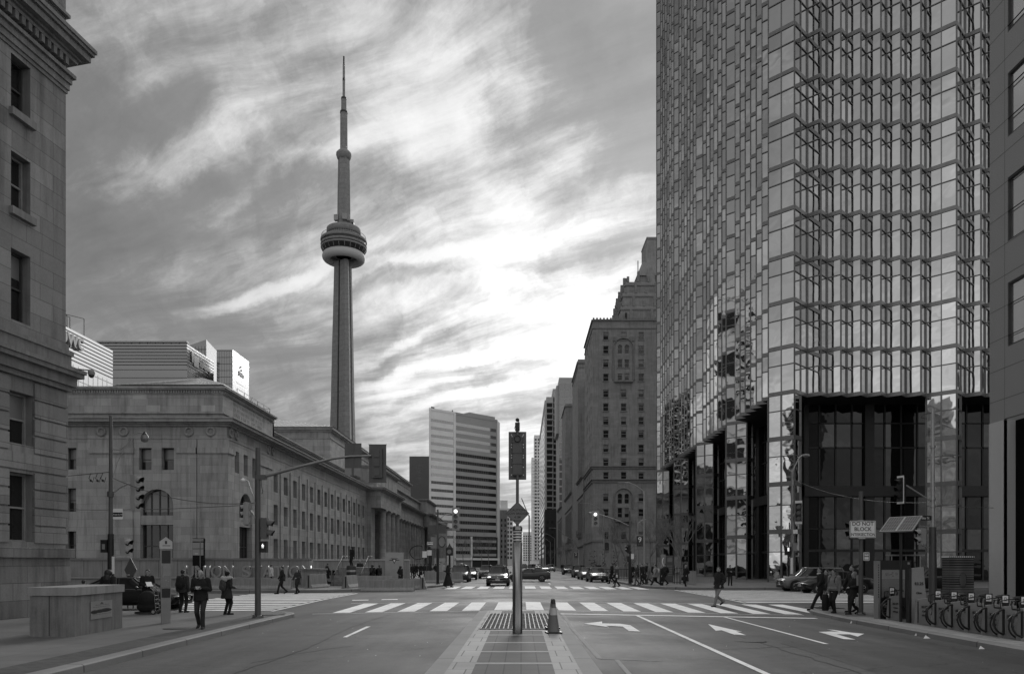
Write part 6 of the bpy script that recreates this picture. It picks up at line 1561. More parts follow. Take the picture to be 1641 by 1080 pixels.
fl_ = thing('flag', 'pale flag on a slanted staff from the hotel podium', 'flag', (15.0,205,7.6)); mb = MB(); mb.tube([(.3,.3,-.3),(-4.4,-1.0,2.2)], .06, M['alu'], 6); mb.build('staff', fl_)
mb = MB(); mb.add([(-2.6,-.5,1.2),(-4.2,-.95,2.1),(-4.1,-.8,.3),(-3.4,-.9,-.5),(-2.7,-.4,-.2)], [(0,1,2,3,4)], cloth(.4)); mb.add([(-2.6,-.48,1.2),(-4.2,-.93,2.1),(-4.1,-.78,.3),(-3.4,-.88,-.5),(-2.7,-.38,-.2)], [(4,3,2,1,0)], cloth(.4)); mb.build('cloth', fl_)
def bare_tree(x, y, h, lab, seed, guard=False, spread=1.0):
    o = thing('bare_tree', lab, 'tree', (x,y,.12), 0, 'bare street trees'); rr = random.Random(seed); tr, br = MB(), MB()
    tr.tube([(0,0,0),(.03,.02,h*.2),(-.02,.04,h*.36)], [.10,.08,.065], M['bark'], 8); tr.build('trunk', o)
    def grow(p, d, L, r, dep):
        q = p+d*L; m = p.lerp(q,.5)+Vector((rr.uniform(-1,1),rr.uniform(-1,1),rr.uniform(-.3,.5)))*L*.07
        br.tube([p,m,q], [r,r*.8,r*.6], M['bark'], 5 if dep < 2 else 4)
        if dep >= 4: return
        for k in range(3 if dep < 2 else 2+(rr.random() < .5)):
            nd = (d+Vector((rr.uniform(-1,1)*spread,rr.uniform(-1,1)*spread,rr.uniform(-.1,.7)))*.62).normalized()
            grow(p.lerp(q, rr.uniform(.55,1)), nd, L*rr.uniform(.58,.82), max(r*.58,.009), dep+1)
    for k in range(4): grow(Vector((-.02,.04,h*rr.uniform(.3,.36))), Vector((rr.uniform(-.5,.5)*spread,rr.uniform(-.5,.5)*spread,1)).normalized(), h*.27, .05, 0)
    br.build('branches', o)
    if guard:
        g = thing('tree_guard', 'black bar guard round the tree '+guard, 'tree guard', (x,y,.12)); mb = MB()
        for a in range(14): c, s = math.cos(a*math.pi/7)*.62, math.sin(a*math.pi/7)*.62; mb.tube([(c,s,0),(c,s,1.5)], .018, M['black'], 4)
        mb.build('bars', g); mb = MB()
        for z in (.15,1.35): mb.tube([(.62*math.cos(a*math.pi/10),.62*math.sin(a*math.pi/10),z) for a in range(21)], .02, M['black'], 4, True, False)
        mb.build('band', g)
bare_tree(at(1090,66),66,6.2,'bare young tree in a bar guard before the mirrored piers',3,'before the mirrored piers')
bare_tree(at(990,92),92,7.0,'bare tree between the hotel wall and the walkers',5)
bare_tree(at(1003,100),100,6.4,'bare tree behind the far right signal pole',6)
bare_tree(at(1042,88),88,7.5,'bare tree right of the banner with a 9',8)
bare_tree(at(1062,80),80,6.6,'bare tree beside the notice column',11)
for i, (px, D) in enumerate(((915,190),(908,215),(898,250),(884,300))): bare_tree(at(px,D),D,7.5,'bare tree '+['beside the small banner with a 2','below the flag','beyond the flag','farthest along the hotel'][i],20+i)
for i, (px, D) in enumerate(((742,210),(772,230),(783,225),(757,250))): bare_tree(at(px,D),D,10.5,'bare tree at the foot of the ribbon-windowed slab, '+['above the taxi van','before its entrance','with light bark near its right corner','between the taxi van and the entrance'][i],30+i,False,1.3)
nc = thing('notice_column', 'pale notice column with lettering strips behind the walkers', 'notice column', (at(1068,72),72,.12)); mb = MB(); mb.box((-.55,-.15,.3), (-.1,.15,2.6), M['grey']); mb.box((-.05,-.15,0), (.6,.15,2.5), M['signback']); mb.build('case', nc); mb = MB()
for i in range(5): mb.box((.02,-.16,.6+i*.22), (.52,-.151,.68+i*.22), M['winlight'])
mb.box((.05,-.16,1.9), (.5,-.151,2.3), M['winlight']); mb.tube([(-.32+.1*math.cos(a*.7),-.16,1.3+a*.14) for a in range(8)], .05, M['white'], 5); mb.build('poster', nc)
pk = thing('planter', 'pale concrete planter with dark evergreens by the hotel corner', 'planter', (at(982,105),105,.12)); mb = MB(); mb.box((-3.6,-.5,0), (3.4,.5,1.3), M['concrete']); mb.build('box', pk); mb = MB(); rr = random.Random(8)
for i in range(380):
    c = Vector((rr.choice((-2.6,-1.2,.3,1.8,2.6))+rr.gauss(0,.22),rr.gauss(0,.15),1.3+abs(rr.gauss(0,.75)))); d_ = Vector((rr.uniform(-1,1),rr.uniform(-1,1),rr.uniform(0,1)))*.16; e_ = Vector((rr.uniform(-1,1),rr.uniform(-1,1),rr.uniform(-1,1)))*.08
    mb.add([c-e_,c+d_,c+e_], [(0,1,2)], M['leaf'])
mb.build('foliage', pk)
fe = thing('railing', 'low black railing beside the walkers at the far right corner', 'railing', (at(995,80),80,.12)); mb = MB()
for i in range(16): mb.box((-2.4+i*.3,-.02,0), (-2.36+i*.3,.02,1.15), M['black'])
for z in (.2,1.12): mb.box((-2.4,-.03,z), (2.2,.03,z+.05), M['black'])
mb.build('bars', fe)
for px, D, lab in ((1108,64,'pale low bollard box right of the long-coated man'),(1130,70,'low pale bench block before the mirrored piers')):
    o = thing('stone_block', lab, 'stone block', (at(px,D),D,.12)); mb = MB(); mb.box((-.35 if px < 1120 else -1.4,-.25,0), (.35 if px < 1120 else 1.4,.25,1.1 if px < 1120 else .45), M['concrete']); mb.build('block', o); mb = MB(); mb.box((-.37 if px < 1120 else -1.42,-.27,1.1 if px < 1120 else .45), (.37 if px < 1120 else 1.42,.27,1.14 if px < 1120 else .5), M['curb']); mb.build('cap', o)

# ================================================================== cars (front toward local -y, length along y)
CARS = {}
def lerp_prof(pr, t):
    for (a, va), (b, vb) in zip(pr[:-1], pr[1:]):
        if a <= t <= b: k = (t-a)/(b-a) if b > a else 0; k = k*k*(3-2*k); return va+(vb-va)*k
    return pr[-1][1]
SPEC = {   # L, W, H, hood/deck height profile, glass base from..to, roof from..to (fractions of length), belt
 'sedan': dict(L=4.75, W=1.84, H=1.46, top=[(0,.62),(.04,.72),(.26,.93),(.36,.97),(.80,1.03),(.95,1.02),(1,.90)], gb=(.27,.90), gr=(.43,.72)),
 'suv': dict(L=4.65, W=1.87, H=1.70, top=[(0,.70),(.04,.88),(.24,1.06),(.34,1.10),(.85,1.14),(.97,1.12),(1,.95)], gb=(.25,.985), gr=(.38,.90)),
 'van': dict(L=5.05, W=1.96, H=1.76, top=[(0,.68),(.05,.88),(.20,1.06),(.3,1.10),(.85,1.12),(.98,1.1),(1,.95)], gb=(.18,.985), gr=(.34,.92)),
 'coupe': dict(L=4.6, W=1.82, H=1.38, top=[(0,.60),(.05,.72),(.28,.90),(.4,.95),(.82,1.02),(.96,1.04),(1,.9)], gb=(.29,.96), gr=(.46,.66)),
}
def make_car(kind):
    S = SPEC[kind]; L, W, H = S['L'], S['W'], S['H']; w = W/2
    CP, GL = M['grey'], M['carglass']
    parts = {}
    mb = MB(); rr_ = []
    N = 30
    for i in range(N+1):
        t_ = i/N; y = -L/2+L*t_; zt_ = lerp_prof(S['top'], t_)
        ed = min(t_, 1-t_); wy = w*(1-.20*max(0, 1-ed/.10)**2.2); zb = .22+.16*max(0, 1-ed/.10)**2
        zt2 = zt_
        ring = [(0,y,zb),(wy*.82,y,zb),(wy*.95,y,zb+.07),(wy*.985,y,zb+.22),(wy*1.0,y,(zb+zt2)/2+.06),(wy*.985,y,zt2-.16),(wy*.94,y,zt2-.06),(wy*.82,y,zt2-.01),(wy*.45,y,zt2+.025),(0,y,zt2+.035)]
        ring = ring+[(-x,yy,z) for x, yy, z in ring[-2:0:-1]]
        rr_.append(ring)
    mb.rings(rr_, CP, True); parts['body'] = mb
    # glasshouse
    b0, b1 = [-L/2+L*q for q in S['gb']]; r0, r1 = [-L/2+L*q for q in S['gr']]
    def zb_(y): return lerp_prof(S['top'], (y+L/2)/L)
    wb, wr = w*.90, w*.70
    lev = []
    for k in range(6):
        q = k/5; e = 1-(1-q)**1.25; f0 = b0+(r0-b0)*e; f1 = b1+(r1-b1)*e; ww = wb+(wr-wb)*q**1.15
        z = zb_(b0)-.05+(H-.06-zb_(b0)+.05)*q; zr = zb_(b1)-.05+(H-.08-zb_(b1)+.05)*q
        pts = []
        for (x, y, zz) in ((-ww*.82,f0-.10*(1-q),z),(0,f0-.2*(1-q*.4),z),(ww*.82,f0-.10*(1-q),z),(ww,f0+.12,z),(ww*1.02,(f0+f1)/2,(z+zr)/2),(ww*.98,f1-.14,zr),(ww*.8,f1+.0,zr),(0,f1+.06,zr),(-ww*.8,f1,zr),(-ww*.98,f1-.14,zr),(-ww*1.02,(f0+f1)/2,(z+zr)/2),(-ww,f0+.12,z)): pts.append((x,y,zz))
        lev.append(pts)
    g = MB(); g.rings(lev, GL, True); parts['windows'] = g
    # roof skin and pillars in body paint
    rf = MB(); top = lev[-1]
    cen = [(x*.86,y*.97+.03*(r0+r1)/2,z+.05) for x, y, z in top]; rf.rings([[(x*1.015,y*1.0,z-.02) for x, y, z in top], [(x*1.01,y*1.0,z+.02) for x, y, z in top], cen], CP, True)
    for s in (-1,1):
        a = 2 if s > 0 else 0
        for k0, r_ in ((a,.035),(6 if s > 0 else 8,.06)): rf.tube([(l[k0][0]*1.0+s*.012,l[k0][1],l[k0][2]) for l in lev], r_, CP, 6)
        for fy in ((.5,) if kind == 'coupe' else (.42,.78)):
            p0, p1 = [(l[3 if s > 0 else 11], l[5 if s > 0 else 9]) for l in (lev[0], lev[-1])]
            A = Vector(p0[0]).lerp(Vector(p0[1]), fy); B = Vector(p1[0]).lerp(Vector(p1[1]), fy); A.x += s*.035; B.x += s*.03; A.z += .02
            rf.tube([A, A.lerp(B,.5)+Vector((s*.012,0,0)), B], .03, CP if fy > .7 else M['black'], 6)
    parts['roof'] = rf
    R_ = .335 if H < 1.6 else .365
    wh = []
    for fy in (.185,.805):
        for s in (-1,1):
            y = -L/2+L*fy; x = s*(w-.10)
            m = MB()
            m.lathe([(R_*.62,-.11),(R_*.95,-.115),(R_,-.08),(R_,.08),(R_*.95,.118),(R_*.62,.112)], (x,y,R_), M['tyre'], 24, True, False, 'x')
            for sg in (s,):
                m.lathe([(R_*.64,.10*sg),(R_*.60,.116*sg),(R_*.2,.07*sg),(.001,.10*sg)], (x,y,R_), M['dark'], 24, True, False, 'x')
                for a in range(5):
                    an = a*2*math.pi/5; m.tube([(x+.115*sg,y+.04*math.cos(an),R_+.04*math.sin(an)),(x+.122*sg,y+R_*.62*math.cos(an),R_+R_*.62*math.sin(an))], [.04,.032], M['rim'], 4)
                m.lathe([(R_*.66,.114*sg),(R_*.66,.124*sg),(R_*.59,.124*sg)], (x,y,R_), M['rim'], 24, True, False, 'x')
            ar = MB(); ar.lathe([(R_+.07,.0),(R_+.07,.118*s),(R_*.5,.117*s)], (x,y,R_+.01), M['black'], 24, False, False, 'x')  # black disc on the flank, coloured as the shade of a hollow arch
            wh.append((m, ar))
    parts['wheel'] = wh
    yf = -L/2; yr = L/2; zh = lerp_prof(S['top'], .05)
    for s in (-1,1):
        h = MB(); h.ball((s*w*.70,yf+.19,zh-.13), (.20,.17,.075), M['headoff'], 12, 8); h.ball((s*w*.66,yf+.09,zh-.13), (.07,.06,.05), M['headoff'], 10, 6); parts.setdefault('headlight', []).append(h)
        h = MB(); h.ball((s*w*.74,yr-.12,lerp_prof(S['top'],.96)-.16), (.20,.12,.10), M['tail'], 12, 8); parts.setdefault('tail_light', []).append(h)
        h = MB(); h.ball((s*(w+.10),b0+.42,zb_(b0)+.06), (.11,.07,.075), CP, 10, 6); parts.setdefault('mirror', []).append(h)
    gq = MB(); gq.box((-w*.5,yf-.005,zh-.26), (w*.5,yf+.25,zh-.10), M['black']); gq.box((-w*.72,yf+.0,.27), (w*.72,yf+.3,.44), M['black'])
    for i in range(3): gq.box((-w*.48,yf-.012,zh-.235+i*.045), (w*.48,yf-.006,zh-.22+i*.045), M['chrome'])
    gq.tube([(-w*.72,yf+.03,.45),(0,yf-.03,.46),(w*.72,yf+.03,.45)], .012, M['chrome'], 5); gq.ball((0,yf-.012,zh-.17), (.06,.012,.05), M['chrome'], 10, 6)
    parts['grille'] = gq
    pq_ = MB(); pq_.box((-.16,yf-.03,.46), (.16,yf-.01,.62), M['plate']); pq_.box((-.11,yf-.033,.51), (.11,yf-.0305,.57), M['grey']); parts['number_plate'] = pq_
    bp = MB(); bp.box((-w*.8,yr-.25,.26), (w*.8,yr-.01,.42), M['black']); bp.box((-.2,yr-.06,.68), (.2,yr+.0,.80), M['plate']); parts['rear_bumper'] = bp
    root = thing('parked_car', 'car', 'car'); COL.objects.unlink(root)
    obs = []
    for k, v in parts.items():
        for q in (v if isinstance(v, list) else [v]):
            if isinstance(q, tuple):
                o = q[0].build('wheel', root); o2 = q[1].build('wheel_arch_shade', o); obs += [o, o2]
            else: obs.append(q.build(k, root))
    for o in obs: COL.objects.unlink(o)
    CARS[kind] = root
def car(kind, label, x, y, heading, shade, lights=False, name='car', taxi=False, group=None, z=None, plate=True):
    """heading: degrees, 0 = front toward the camera, 90 = front toward +x, -90 = front toward -x"""
    if kind not in CARS: make_car(kind)
    def cp(o, par):
        c = o.copy(); COL.objects.link(c)
        if par: c.parent = par
        for ch in o.children: cp(ch, c)
        return c
    r = cp(CARS[kind], None); r.name = name; r['label'] = label; r['category'] = 'taxi' if taxi else 'car'
    if group: r['group'] = group
    zz = gz(x,y) if z is None else z
    r.location = (x,y,zz); r.rotation_euler = (0,0,R(heading))
    P_ = carpaint(shade)
    for o in r.children_recursive:
        for i, sl in enumerate(o.material_slots):
            if sl.material == M['grey']: sl.link = 'OBJECT'; sl.material = P_
            elif sl.material == M['headoff'] and lights: sl.link = 'OBJECT'; sl.material = M['head']
    if taxi:
        H = SPEC[kind]['H']; mb = MB(); mb.ball((0,.1,H+.06), (.30,.13,.09), M['winlight'], 12, 6); mb.build('roof_sign', r)
    return r
car('suv', 'dark hatchback-SUV coming toward us with its headlights on, left of the steel post', -1.95, 66.0, 0, .07, True)
car('van', 'grey taxi van waiting behind the robed woman', -6.35, 80.5, 0, .07, False, 'taxi', True)
car('sedan', 'dark sedan just right of and behind the taxi van', -6.2, 92, 2, .05)
car('coupe', 'plain grey two-door car crossing the street behind the steel post', .75, 80, -90, .06, False)
car('suv', 'car hidden mostly behind the oncoming dark SUV', -4.4, 98, 0, .12)
car('sedan', 'silver car farther back above the oncoming dark SUV', -3.0, 120, 0, .25)
car('sedan', 'nearest parked sedan of the row along the hotel, in front of the walkers', 8.0, 81, 3, .06, False, 'parked_car')
car('sedan', 'second parked car of the row along the hotel, silver grey', 7.9, 92, 3, .16, False, 'parked_car')
car('suv', 'third parked car of the row along the hotel, a taller grey one', 8.0, 105, 2, .06, False, 'parked_car')
car('suv', 'fourth parked car of the row along the hotel, black with a sloping back', 8.1, 132, 1, .015, False, 'parked_car')
for i, (x, y, k, s, h) in enumerate(((5.4,170,'sedan',.3,0),(6.9,178,'suv',.35,0),(4.2,188,'sedan',.2,180),(2.6,196,'van',.12,180),(7.4,205,'sedan',.3,0),(3.6,225,'suv',.05,180),(-4.2,150,'suv',.1,0),(-4.6,175,'sedan',.25,0),(5.8,240,'van',.4,180),(1.2,260,'suv',.2,180))):
    car(k, ['white car far down the street, left one of the pale pair','pale tall car far down the street, right one of the pale pair','grey car far down the street seen from behind','dark van far down the street seen from behind','pale sedan far down the street close to the hotel kerb','black tall car far down the street','dark tall car far down the street above the oncoming SUV','pale sedan far down the street left of the post','white van far down the street, highest of the queue','grey car at the very end of the queue'][i], x, y, h, s, False)
car('sedan', 'black sedan with chrome grille and plate, foremost of the pair before the mirrored tower', 20.9, 51.2, -90+4, .012)
car('suv', 'silver sport-utility car just behind the black sedan before the mirrored tower', 20.6, 54.3, -90, .13)
car('suv', 'dark smooth-backed electric car behind the grid-patterned utility box', 29.0, 54.0, -90, .02)
car('sedan', 'black taxi with a roof sign, half hidden behind the vent block and trolley', -17.3, 34.2, 90, .012, False, 'taxi', True, z=-.16)

# ================================================================== people
FIG = {}
def remesh(mb, name, vox, smooth=3):
    me = mb.mesh(name+'_raw'); o = bpy.data.objects.new('tmp', me); COL.objects.link(o)
    r = o.modifiers.new('r', 'REMESH'); r.mode = 'VOXEL'; r.voxel_size = vox; r.use_smooth_shade = True
    s = o.modifiers.new('s', 'SMOOTH'); s.factor = .5; s.iterations = smooth
    me2 = bpy.data.meshes.new_from_object(o.evaluated_get(bpy.context.evaluated_depsgraph_get()))
    bpy.data.objects.remove(o); bpy.data.meshes.remove(me); me2.name = name; me2.materials.clear(); return me2
def figure(key, stride=0.0, arms=('down','down'), bulk=1.0, coat='hip', hair='short', skirt=None, lean=0.0, headturn=0.0, headdown=0.0, fine=False, lift=0, flare=0.0, legsbare=False):
    """figure 1.75 m tall facing -y; returns meshes for body, coat, trousers, shoes and hair"""
    if key in FIG: return FIG[key]
    m = M['skin']; hipz = .93-.10*abs(stride)**1.5
    def leanv(p): p = Vector(p); k = max(0, p.z-hipz); return Vector((p.x, p.y-k*lean, p.z))
    # legs
    legs = []
    for s in (-1,1):
        hip = Vector((s*.095,0,hipz)); fy = -stride*s if stride else 0
        ank = Vector((s*(.10 if stride else .115), fy, .085+(lift if (stride and fy > 0) else 0)))
        if stride and fy > 0: ank.z += .09*min(1, abs(stride)/.35)
        d = ank-hip; L = d.length; a, b = .445, .435; L = min(L, a+b-.002)
        t_ = (a*a-b*b+L*L)/(2*L); h = math.sqrt(max(a*a-t_*t_, 0)); dn = d.normalized(); pr = Vector((0,-1,0)); pr = (pr-dn*pr.dot(dn)).normalized()
        knee = hip+dn*t_+pr*h; back = stride and fy > 0
        toe = ank+(Vector((s*.02,-.15,-.055)) if not back else Vector((s*.01,-.12,-.115)))
        heel = ank+(Vector((0,.045,-.05)) if not back else Vector((0,.05,.0)))
        legs.append((hip, knee, ank, toe, heel))
    SH = 1.435; arm = []
    for s, kind in zip((-1,1), arms):
        sh = leanv((s*.185*bulk**.5,0,SH))
        P_ = {'down':((.245,.03,1.14),(.255,-.02,.88)), 'fwd':((.24,-.10,1.17),(.235,-.24,.96)), 'back':((.24,.16,1.17),(.25,.18,.92)), 'phone':((.245,.02,1.15),(.075,-.27,1.20)),
              'pocket':((.29,.09,1.17),(.215,-.06,.97)), 'hold':((.25,.02,1.15),(.14,-.26,1.10)), 'carry':((.235,.02,1.13),(.235,-.02,.86)), 'cross':((.24,-.03,1.17),(-.03,-.23,1.16))}[kind]
        el, wr = [leanv((s*p[0]*(bulk**.35),p[1],p[2])) for p in P_]
        arm.append((sh, el, wr, s, kind))
    hd = leanv((0,-.02-.05*headdown,1.625-.03*headdown)); nk = leanv((0,.01,1.44))
    mb = MB(); B = bulk
    def torso(mb, k, z0=.82, z1=1.47, extra=0):
        pr = [(z0,.150,.100,0),(.90,.168,.112,.01),(1.0,.158,.105,0),(1.08,.150,.102,-.005),(1.2,.165,.112,-.005),(1.32,.185,.112,0),(1.40,.175,.098,.005),(1.455,.105,.075,.01),(1.485,.066,.062,.01)]
        rr_ = []
        for z, rx, ry, yo in pr:
            if z > z1+.03: continue
            f = B if z < 1.35 else B**.6
            rx, ry = rx*f+k, ry*f+k; c = leanv((0,yo,z)); rr_.append([(c.x+rx*math.cos(a*math.pi/10),c.y+ry*math.sin(a*math.pi/10),c.z) for a in range(20)])
        mb.rings(rr_, m, True)
    torso(mb, 0); mb.cap(nk, .06, hd-Vector((0,-.01,.08)), .055, m)
    Rz = Matrix.Translation(hd) @ Matrix.Rotation(R(headturn), 4, 'Z') @ Matrix.Rotation(R(28*headdown), 4, 'X')
    hm = MB(); hm.ball((0,.012,.03), (.076,.094,.100), m, 18, 12); hm.ball((0,-.012,-.035), (.062,.072,.085), m, 16, 10); hm.cap((0,-.085,.01), .012, (0,-.105,-.025), .016, m, 8)
    hm.ball((0,-.068,-.092), (.028,.026,.022), m, 10, 6); hm.ball((0,-.082,-.058), (.024,.012,.010), m, 10, 6)
    for s in (-1,1): hm.ball((s*.078,.012,-.005), (.014,.022,.032), m, 8, 6); hm.ball((s*.03,-.078,.028), (.022,.012,.009), m, 8, 6)
    vs = [Rz @ Vector(v) for v in hm.v]; mb.add(vs, hm.f, m, True)
    for sh, el, wr, s, kind in arm:
        mb.cap(sh, .055, el, .043, m); mb.cap(el, .043, wr, .029, m)
        d = (wr-el).normalized()
        if kind in ('phone','hold','cross'): d = (d*.55+Vector((-s*.3,-.55,.12))).normalized()
        side = Vector((0,-1,0))-d*d.dot(Vector((0,-1,0)))
        if side.length < .2: side = Vector((0,0,1))-d*d.z
        side.normalize(); nrm = d.cross(side).normalized()*(-s)     # nrm points to the palm side roughly inward
        pc = wr+d*.045; mb.cap(wr, .028, pc+d*.04, .03, m)
        mb.ball(pc+d*.02, (.035,.04,.045), m, 10, 6)
        for f in range(4):
            o_ = (f-1.5)*-.019; base = pc+d*.045+side*o_*-1; ln = (.066,.078,.074,.056)[f]; cu = .55 if kind in ('down','fwd','back') else 1.0
            j = base+(d*(1-cu*.35)+nrm*cu*.5).normalized()*ln*.5; k = j+(d*(1-cu*.9)+nrm*cu).normalized()*ln*.5
            mb.cap(base, .0095, j, .009, m, 8); mb.cap(j, .009, k, .0078, m, 8)
        tb = pc-d*.01+side*.03; mb.cap(tb, .012, tb+(side*.6+d*.6+nrm*.3).normalized()*.035, .010, m, 8); mb.cap(tb+(side*.6+d*.6+nrm*.3).normalized()*.035, .010, tb+(side*.4+d*.9+nrm*.4).normalized()*.062, .0085, m, 8)
    for hip, knee, ank, toe, heel in legs:
        mb.cap(hip, .082*B**.5, knee, .054, m); mb.cap(knee, .054, ank, .036, m); mb.cap(heel, .036, toe, .032, m)
    out = {'body': remesh(mb, 'person', .0085 if fine else .015, 2)}
    vx = .012 if fine else .017
    out['hm'] = Rz
    # trousers
    mb = MB()
    for hip, knee, ank, toe, heel in legs:
        mb.cap(hip, .100*B**.7, knee, .071, m); mb.cap(knee, .071, ank+Vector((0,0,.02)), .056, m)
        mb.cap(knee.lerp(ank,.75), .060, ank+Vector((0,.01,-.01)), .060, m)
    rr_ = []
    for z, rx, ry in ((hipz-.10,.145,.10),(hipz,.180,.122),(hipz+.10,.172,.118),(hipz+.14,.160,.110)):
        c = leanv((0,.005,z)); rr_.append([(c.x+rx*B*math.cos(a*math.pi/10),c.y+ry*B*math.sin(a*math.pi/10),c.z) for a in range(20)])
    mb.rings(rr_, m); out['trousers'] = remesh(mb, 'trousers', vx)
    # coat or jacket
    mb = MB(); torso(mb, .030, hipz-.02)
    hem = {'waist':hipz+.04,'hip':hipz-.10,'thigh':hipz-.26,'knee':hipz-.44,'ankle':.12}[coat]
    rr_ = []; n_ = 6
    for k in range(n_+1):
        q = k/n_; z = (hipz+.12)+(hem-hipz-.12)*q; ex = .030+((.03 if coat in ('thigh','knee','ankle') else .008)+flare)*q+(.09 if coat == 'ankle' else 0)*q; c = leanv((0,.01,z)); wv = 1+.0*q
        rr_.append([(c.x+(.165*B+ex)*wv*math.cos(a*math.pi/12)*(1+.03*q*math.sin(a*3.1)),c.y+(.115*B+ex+abs(stride)*.5*q*(1 if coat in ('knee','ankle') else .4))*math.sin(a*math.pi/12)*(1+.04*q*math.cos(a*2.3)),c.z) for a in range(24)])
    mb.rings(rr_[::-1], m)
    for sh, el, wr, s, kind in arm:
        mb.cap(sh, .085*B**.4, el, .068, m); mb.cap(el, .068, wr-(wr-el).normalized()*.01, .048, m)
    mb.cap(leanv((0,.015,1.44)), .080, leanv((0,.02,1.50)), .074, m)
    rr = random.Random(key)
    for s in range(10):                       # folds
        a = rr.uniform(0, 6.28); z = rr.uniform(hem+.1, 1.3); c = leanv((0,0,z)); p0 = Vector((c.x+(.17*B+.02)*math.cos(a),c.y+(.12*B+.02)*math.sin(a),z)); mb.cap(p0, .022, p0+Vector((rr.uniform(-.05,.05),rr.uniform(-.03,.03),-.12)), .018, m, 8)
    out['coat'] = remesh(mb, 'coat', vx)
    mb = MB()
    for hip, knee, ank, toe, heel in legs: mb.cap(heel+Vector((0,0,-.004)), .046, toe+Vector((0,-.02,-.002)), .042, m); mb.cap(ank+Vector((0,.01,.03)), .05, ank+Vector((0,.005,-.03)), .05, m)
    out['shoes'] = remesh(mb, 'shoes', vx, 2)
    hm = MB()
    if hair != 'bald':
        hm.ball((0,.025,.045), (.086,.098,.098), m, 18, 10)
        if hair == 'long':
            hm.cap((0,.06,-.0), .085, (0,.085,-.2), .075, m); 
            for s in (-1,1): hm.cap((s*.07,.02,.02), .035, (s*.085,.01,-.2), .035, m)
        if hair == 'cap': hm.ball((0,.01,.07), (.094,.108,.075), m, 18, 10)
        if hair == 'tail': hm.cap((0,.10,.05), .035, (0,.15,-.12), .028, m)
        if hair == 'hood':
            hm.ball((0,.03,.01), (.115,.125,.135), m, 18, 12); hm.cap((0,.08,-.12), .10, (0,.08,-.22), .11, m)
        if hair == 'veil':
            hm.ball((0,.02,.01), (.105,.125,.135), m, 18, 12); hm.cap((0,.05,-.08), .12, (0,.06,-.34), .19, m)
        if hair == 'beard': hm.ball((0,-.045,-.085), (.058,.05,.045), m, 14, 8)
    else:
        for s in (-1,1): hm.ball((s*.066,.04,.0), (.016,.045,.035), m, 10, 8)
        hm.ball((0,.092,-.01), (.06,.018,.04), m, 10, 8)
    h2 = MB(); h2.add([Rz @ Vector(v) for v in hm.v], hm.f, m, True)
    # keep the face clear: push hair volume back from the front of the face
    if hair in ('short','long','cap','tail','beard','bald'):
        inv = Rz.inverted(); nv = []
        for v in h2.v:
            p = inv @ Vector(v)
            if p.y < -.035 and p.z < .055 and not (hair == 'beard' and p.z < -.04): p.y = -.035
            nv.append(tuple(Rz @ p))
        h2.v = nv
    out['hair'] = remesh(h2, 'hair', .011)
    out['arm'] = arm; out['lean'] = leanv; FIG[key] = out; return out
def person(label, key, x, y, z, face, h=1.75, coat=.02, legs=.015, hair='hair', shoes=.015, skin=None, group=None, hat=None):
    """face: degrees, 0 looks at the camera, 90 toward +x, -90 toward -x, 180 away"""
    f = FIG[key]; s = h/1.75
    def mk(nm, k, mt, par=None):
        o = bpy.data.objects.new(nm, f[k]); COL.objects.link(o)
        if not f[k].materials: f[k].materials.append(M['skin'])
        o.material_slots[0].link = 'OBJECT'; o.material_slots[0].material = mt
        if par: o.parent = par
        return o
    b = mk('person', 'body', M['skin']); tag(b, label, 'person', group); b.location = (x,y,z); b.rotation_euler = (0,0,R(face)); b.scale = (s,s,s)
    mk('coat', 'coat', cloth(coat), b); mk('trousers', 'trousers', cloth(legs), b); mk('shoes', 'shoes', cloth(shoes), b); mk('hair' if hat is None else hat, 'hair', M[hair] if isinstance(hair, str) else cloth(hair), b)
    return b
def eyes(b, key):
    mb = MB(); Rz = FIG[key]['hm']
    for s in (-1,1): mb.ball(Rz @ Vector((s*.031,-.083,.012)), .009, M['black'], 8, 6)
    mb.build('eyes', b)
def held(name, label, cat, b, build, group=None):
    """a bag or other carried thing: top-level, at the person's place"""
    o = thing(name, label, cat, tuple(b.location), b.rotation_euler[2], group); o.scale = b.scale; build(o); return o
def backpack(b, label, shade, key, sz=1.0):
    lv = FIG[key]['lean']
    def f(o):
        mb = MB(); c = lv((0,.21,1.22)); mb.ball(c, (.155*sz,.10*sz,.24*sz), cloth(shade), 14, 10); mb.ball(c+Vector((0,.075,-.08)), (.12*sz,.06*sz,.12*sz), cloth(shade), 12, 8); mm = remesh(mb, 'pack', .015); mm.materials.append(cloth(shade)); q = bpy.data.objects.new('pack', mm); COL.objects.link(q); q.parent = o
        mb = MB()
        for s in (-1,1): mb.tube([lv((s*.10,.16,1.42)),lv((s*.12,.03,1.50)),lv((s*.125,-.10,1.44)),lv((s*.13,-.155,1.28)),lv((s*.15,-.10,1.12)),lv((s*.14,.12,1.05))], .018, cloth(shade), 6)
        mb.build('strap', o)
    held('backpack', label, 'backpack', b, f)
def handbag(b, label, shade, p, size=(.34,.16,.26), cat='bag'):
    def f(o):
        mb = MB(); x, y, z = p; w_, d_, h_ = size
        mb.rings([[(x+w_/2*k*math.cos(a*math.pi/6)*abs(math.cos(a*math.pi/6))**-.3 if abs(math.cos(a*math.pi/6)) > .05 else x, y+d_/2*k*math.sin(a*math.pi/6), z-h_+h_*q) for a in range(12)] for q, k in ((0,.85),(.08,1.0),(.6,1.02),(.95,.9),(1,.7))], cloth(shade)); mb.build('bag', o)
        mb = MB(); mb.tube([(x-w_*.25,y,z-.02),(x-w_*.15,y,z+.12),(x,y,z+.16),(x+w_*.15,y,z+.12),(x+w_*.25,y,z-.02)], .012, cloth(shade), 6); mb.build('handle', o)
    return held('bag', label, cat, b, f)
FV = dict(fine=True)
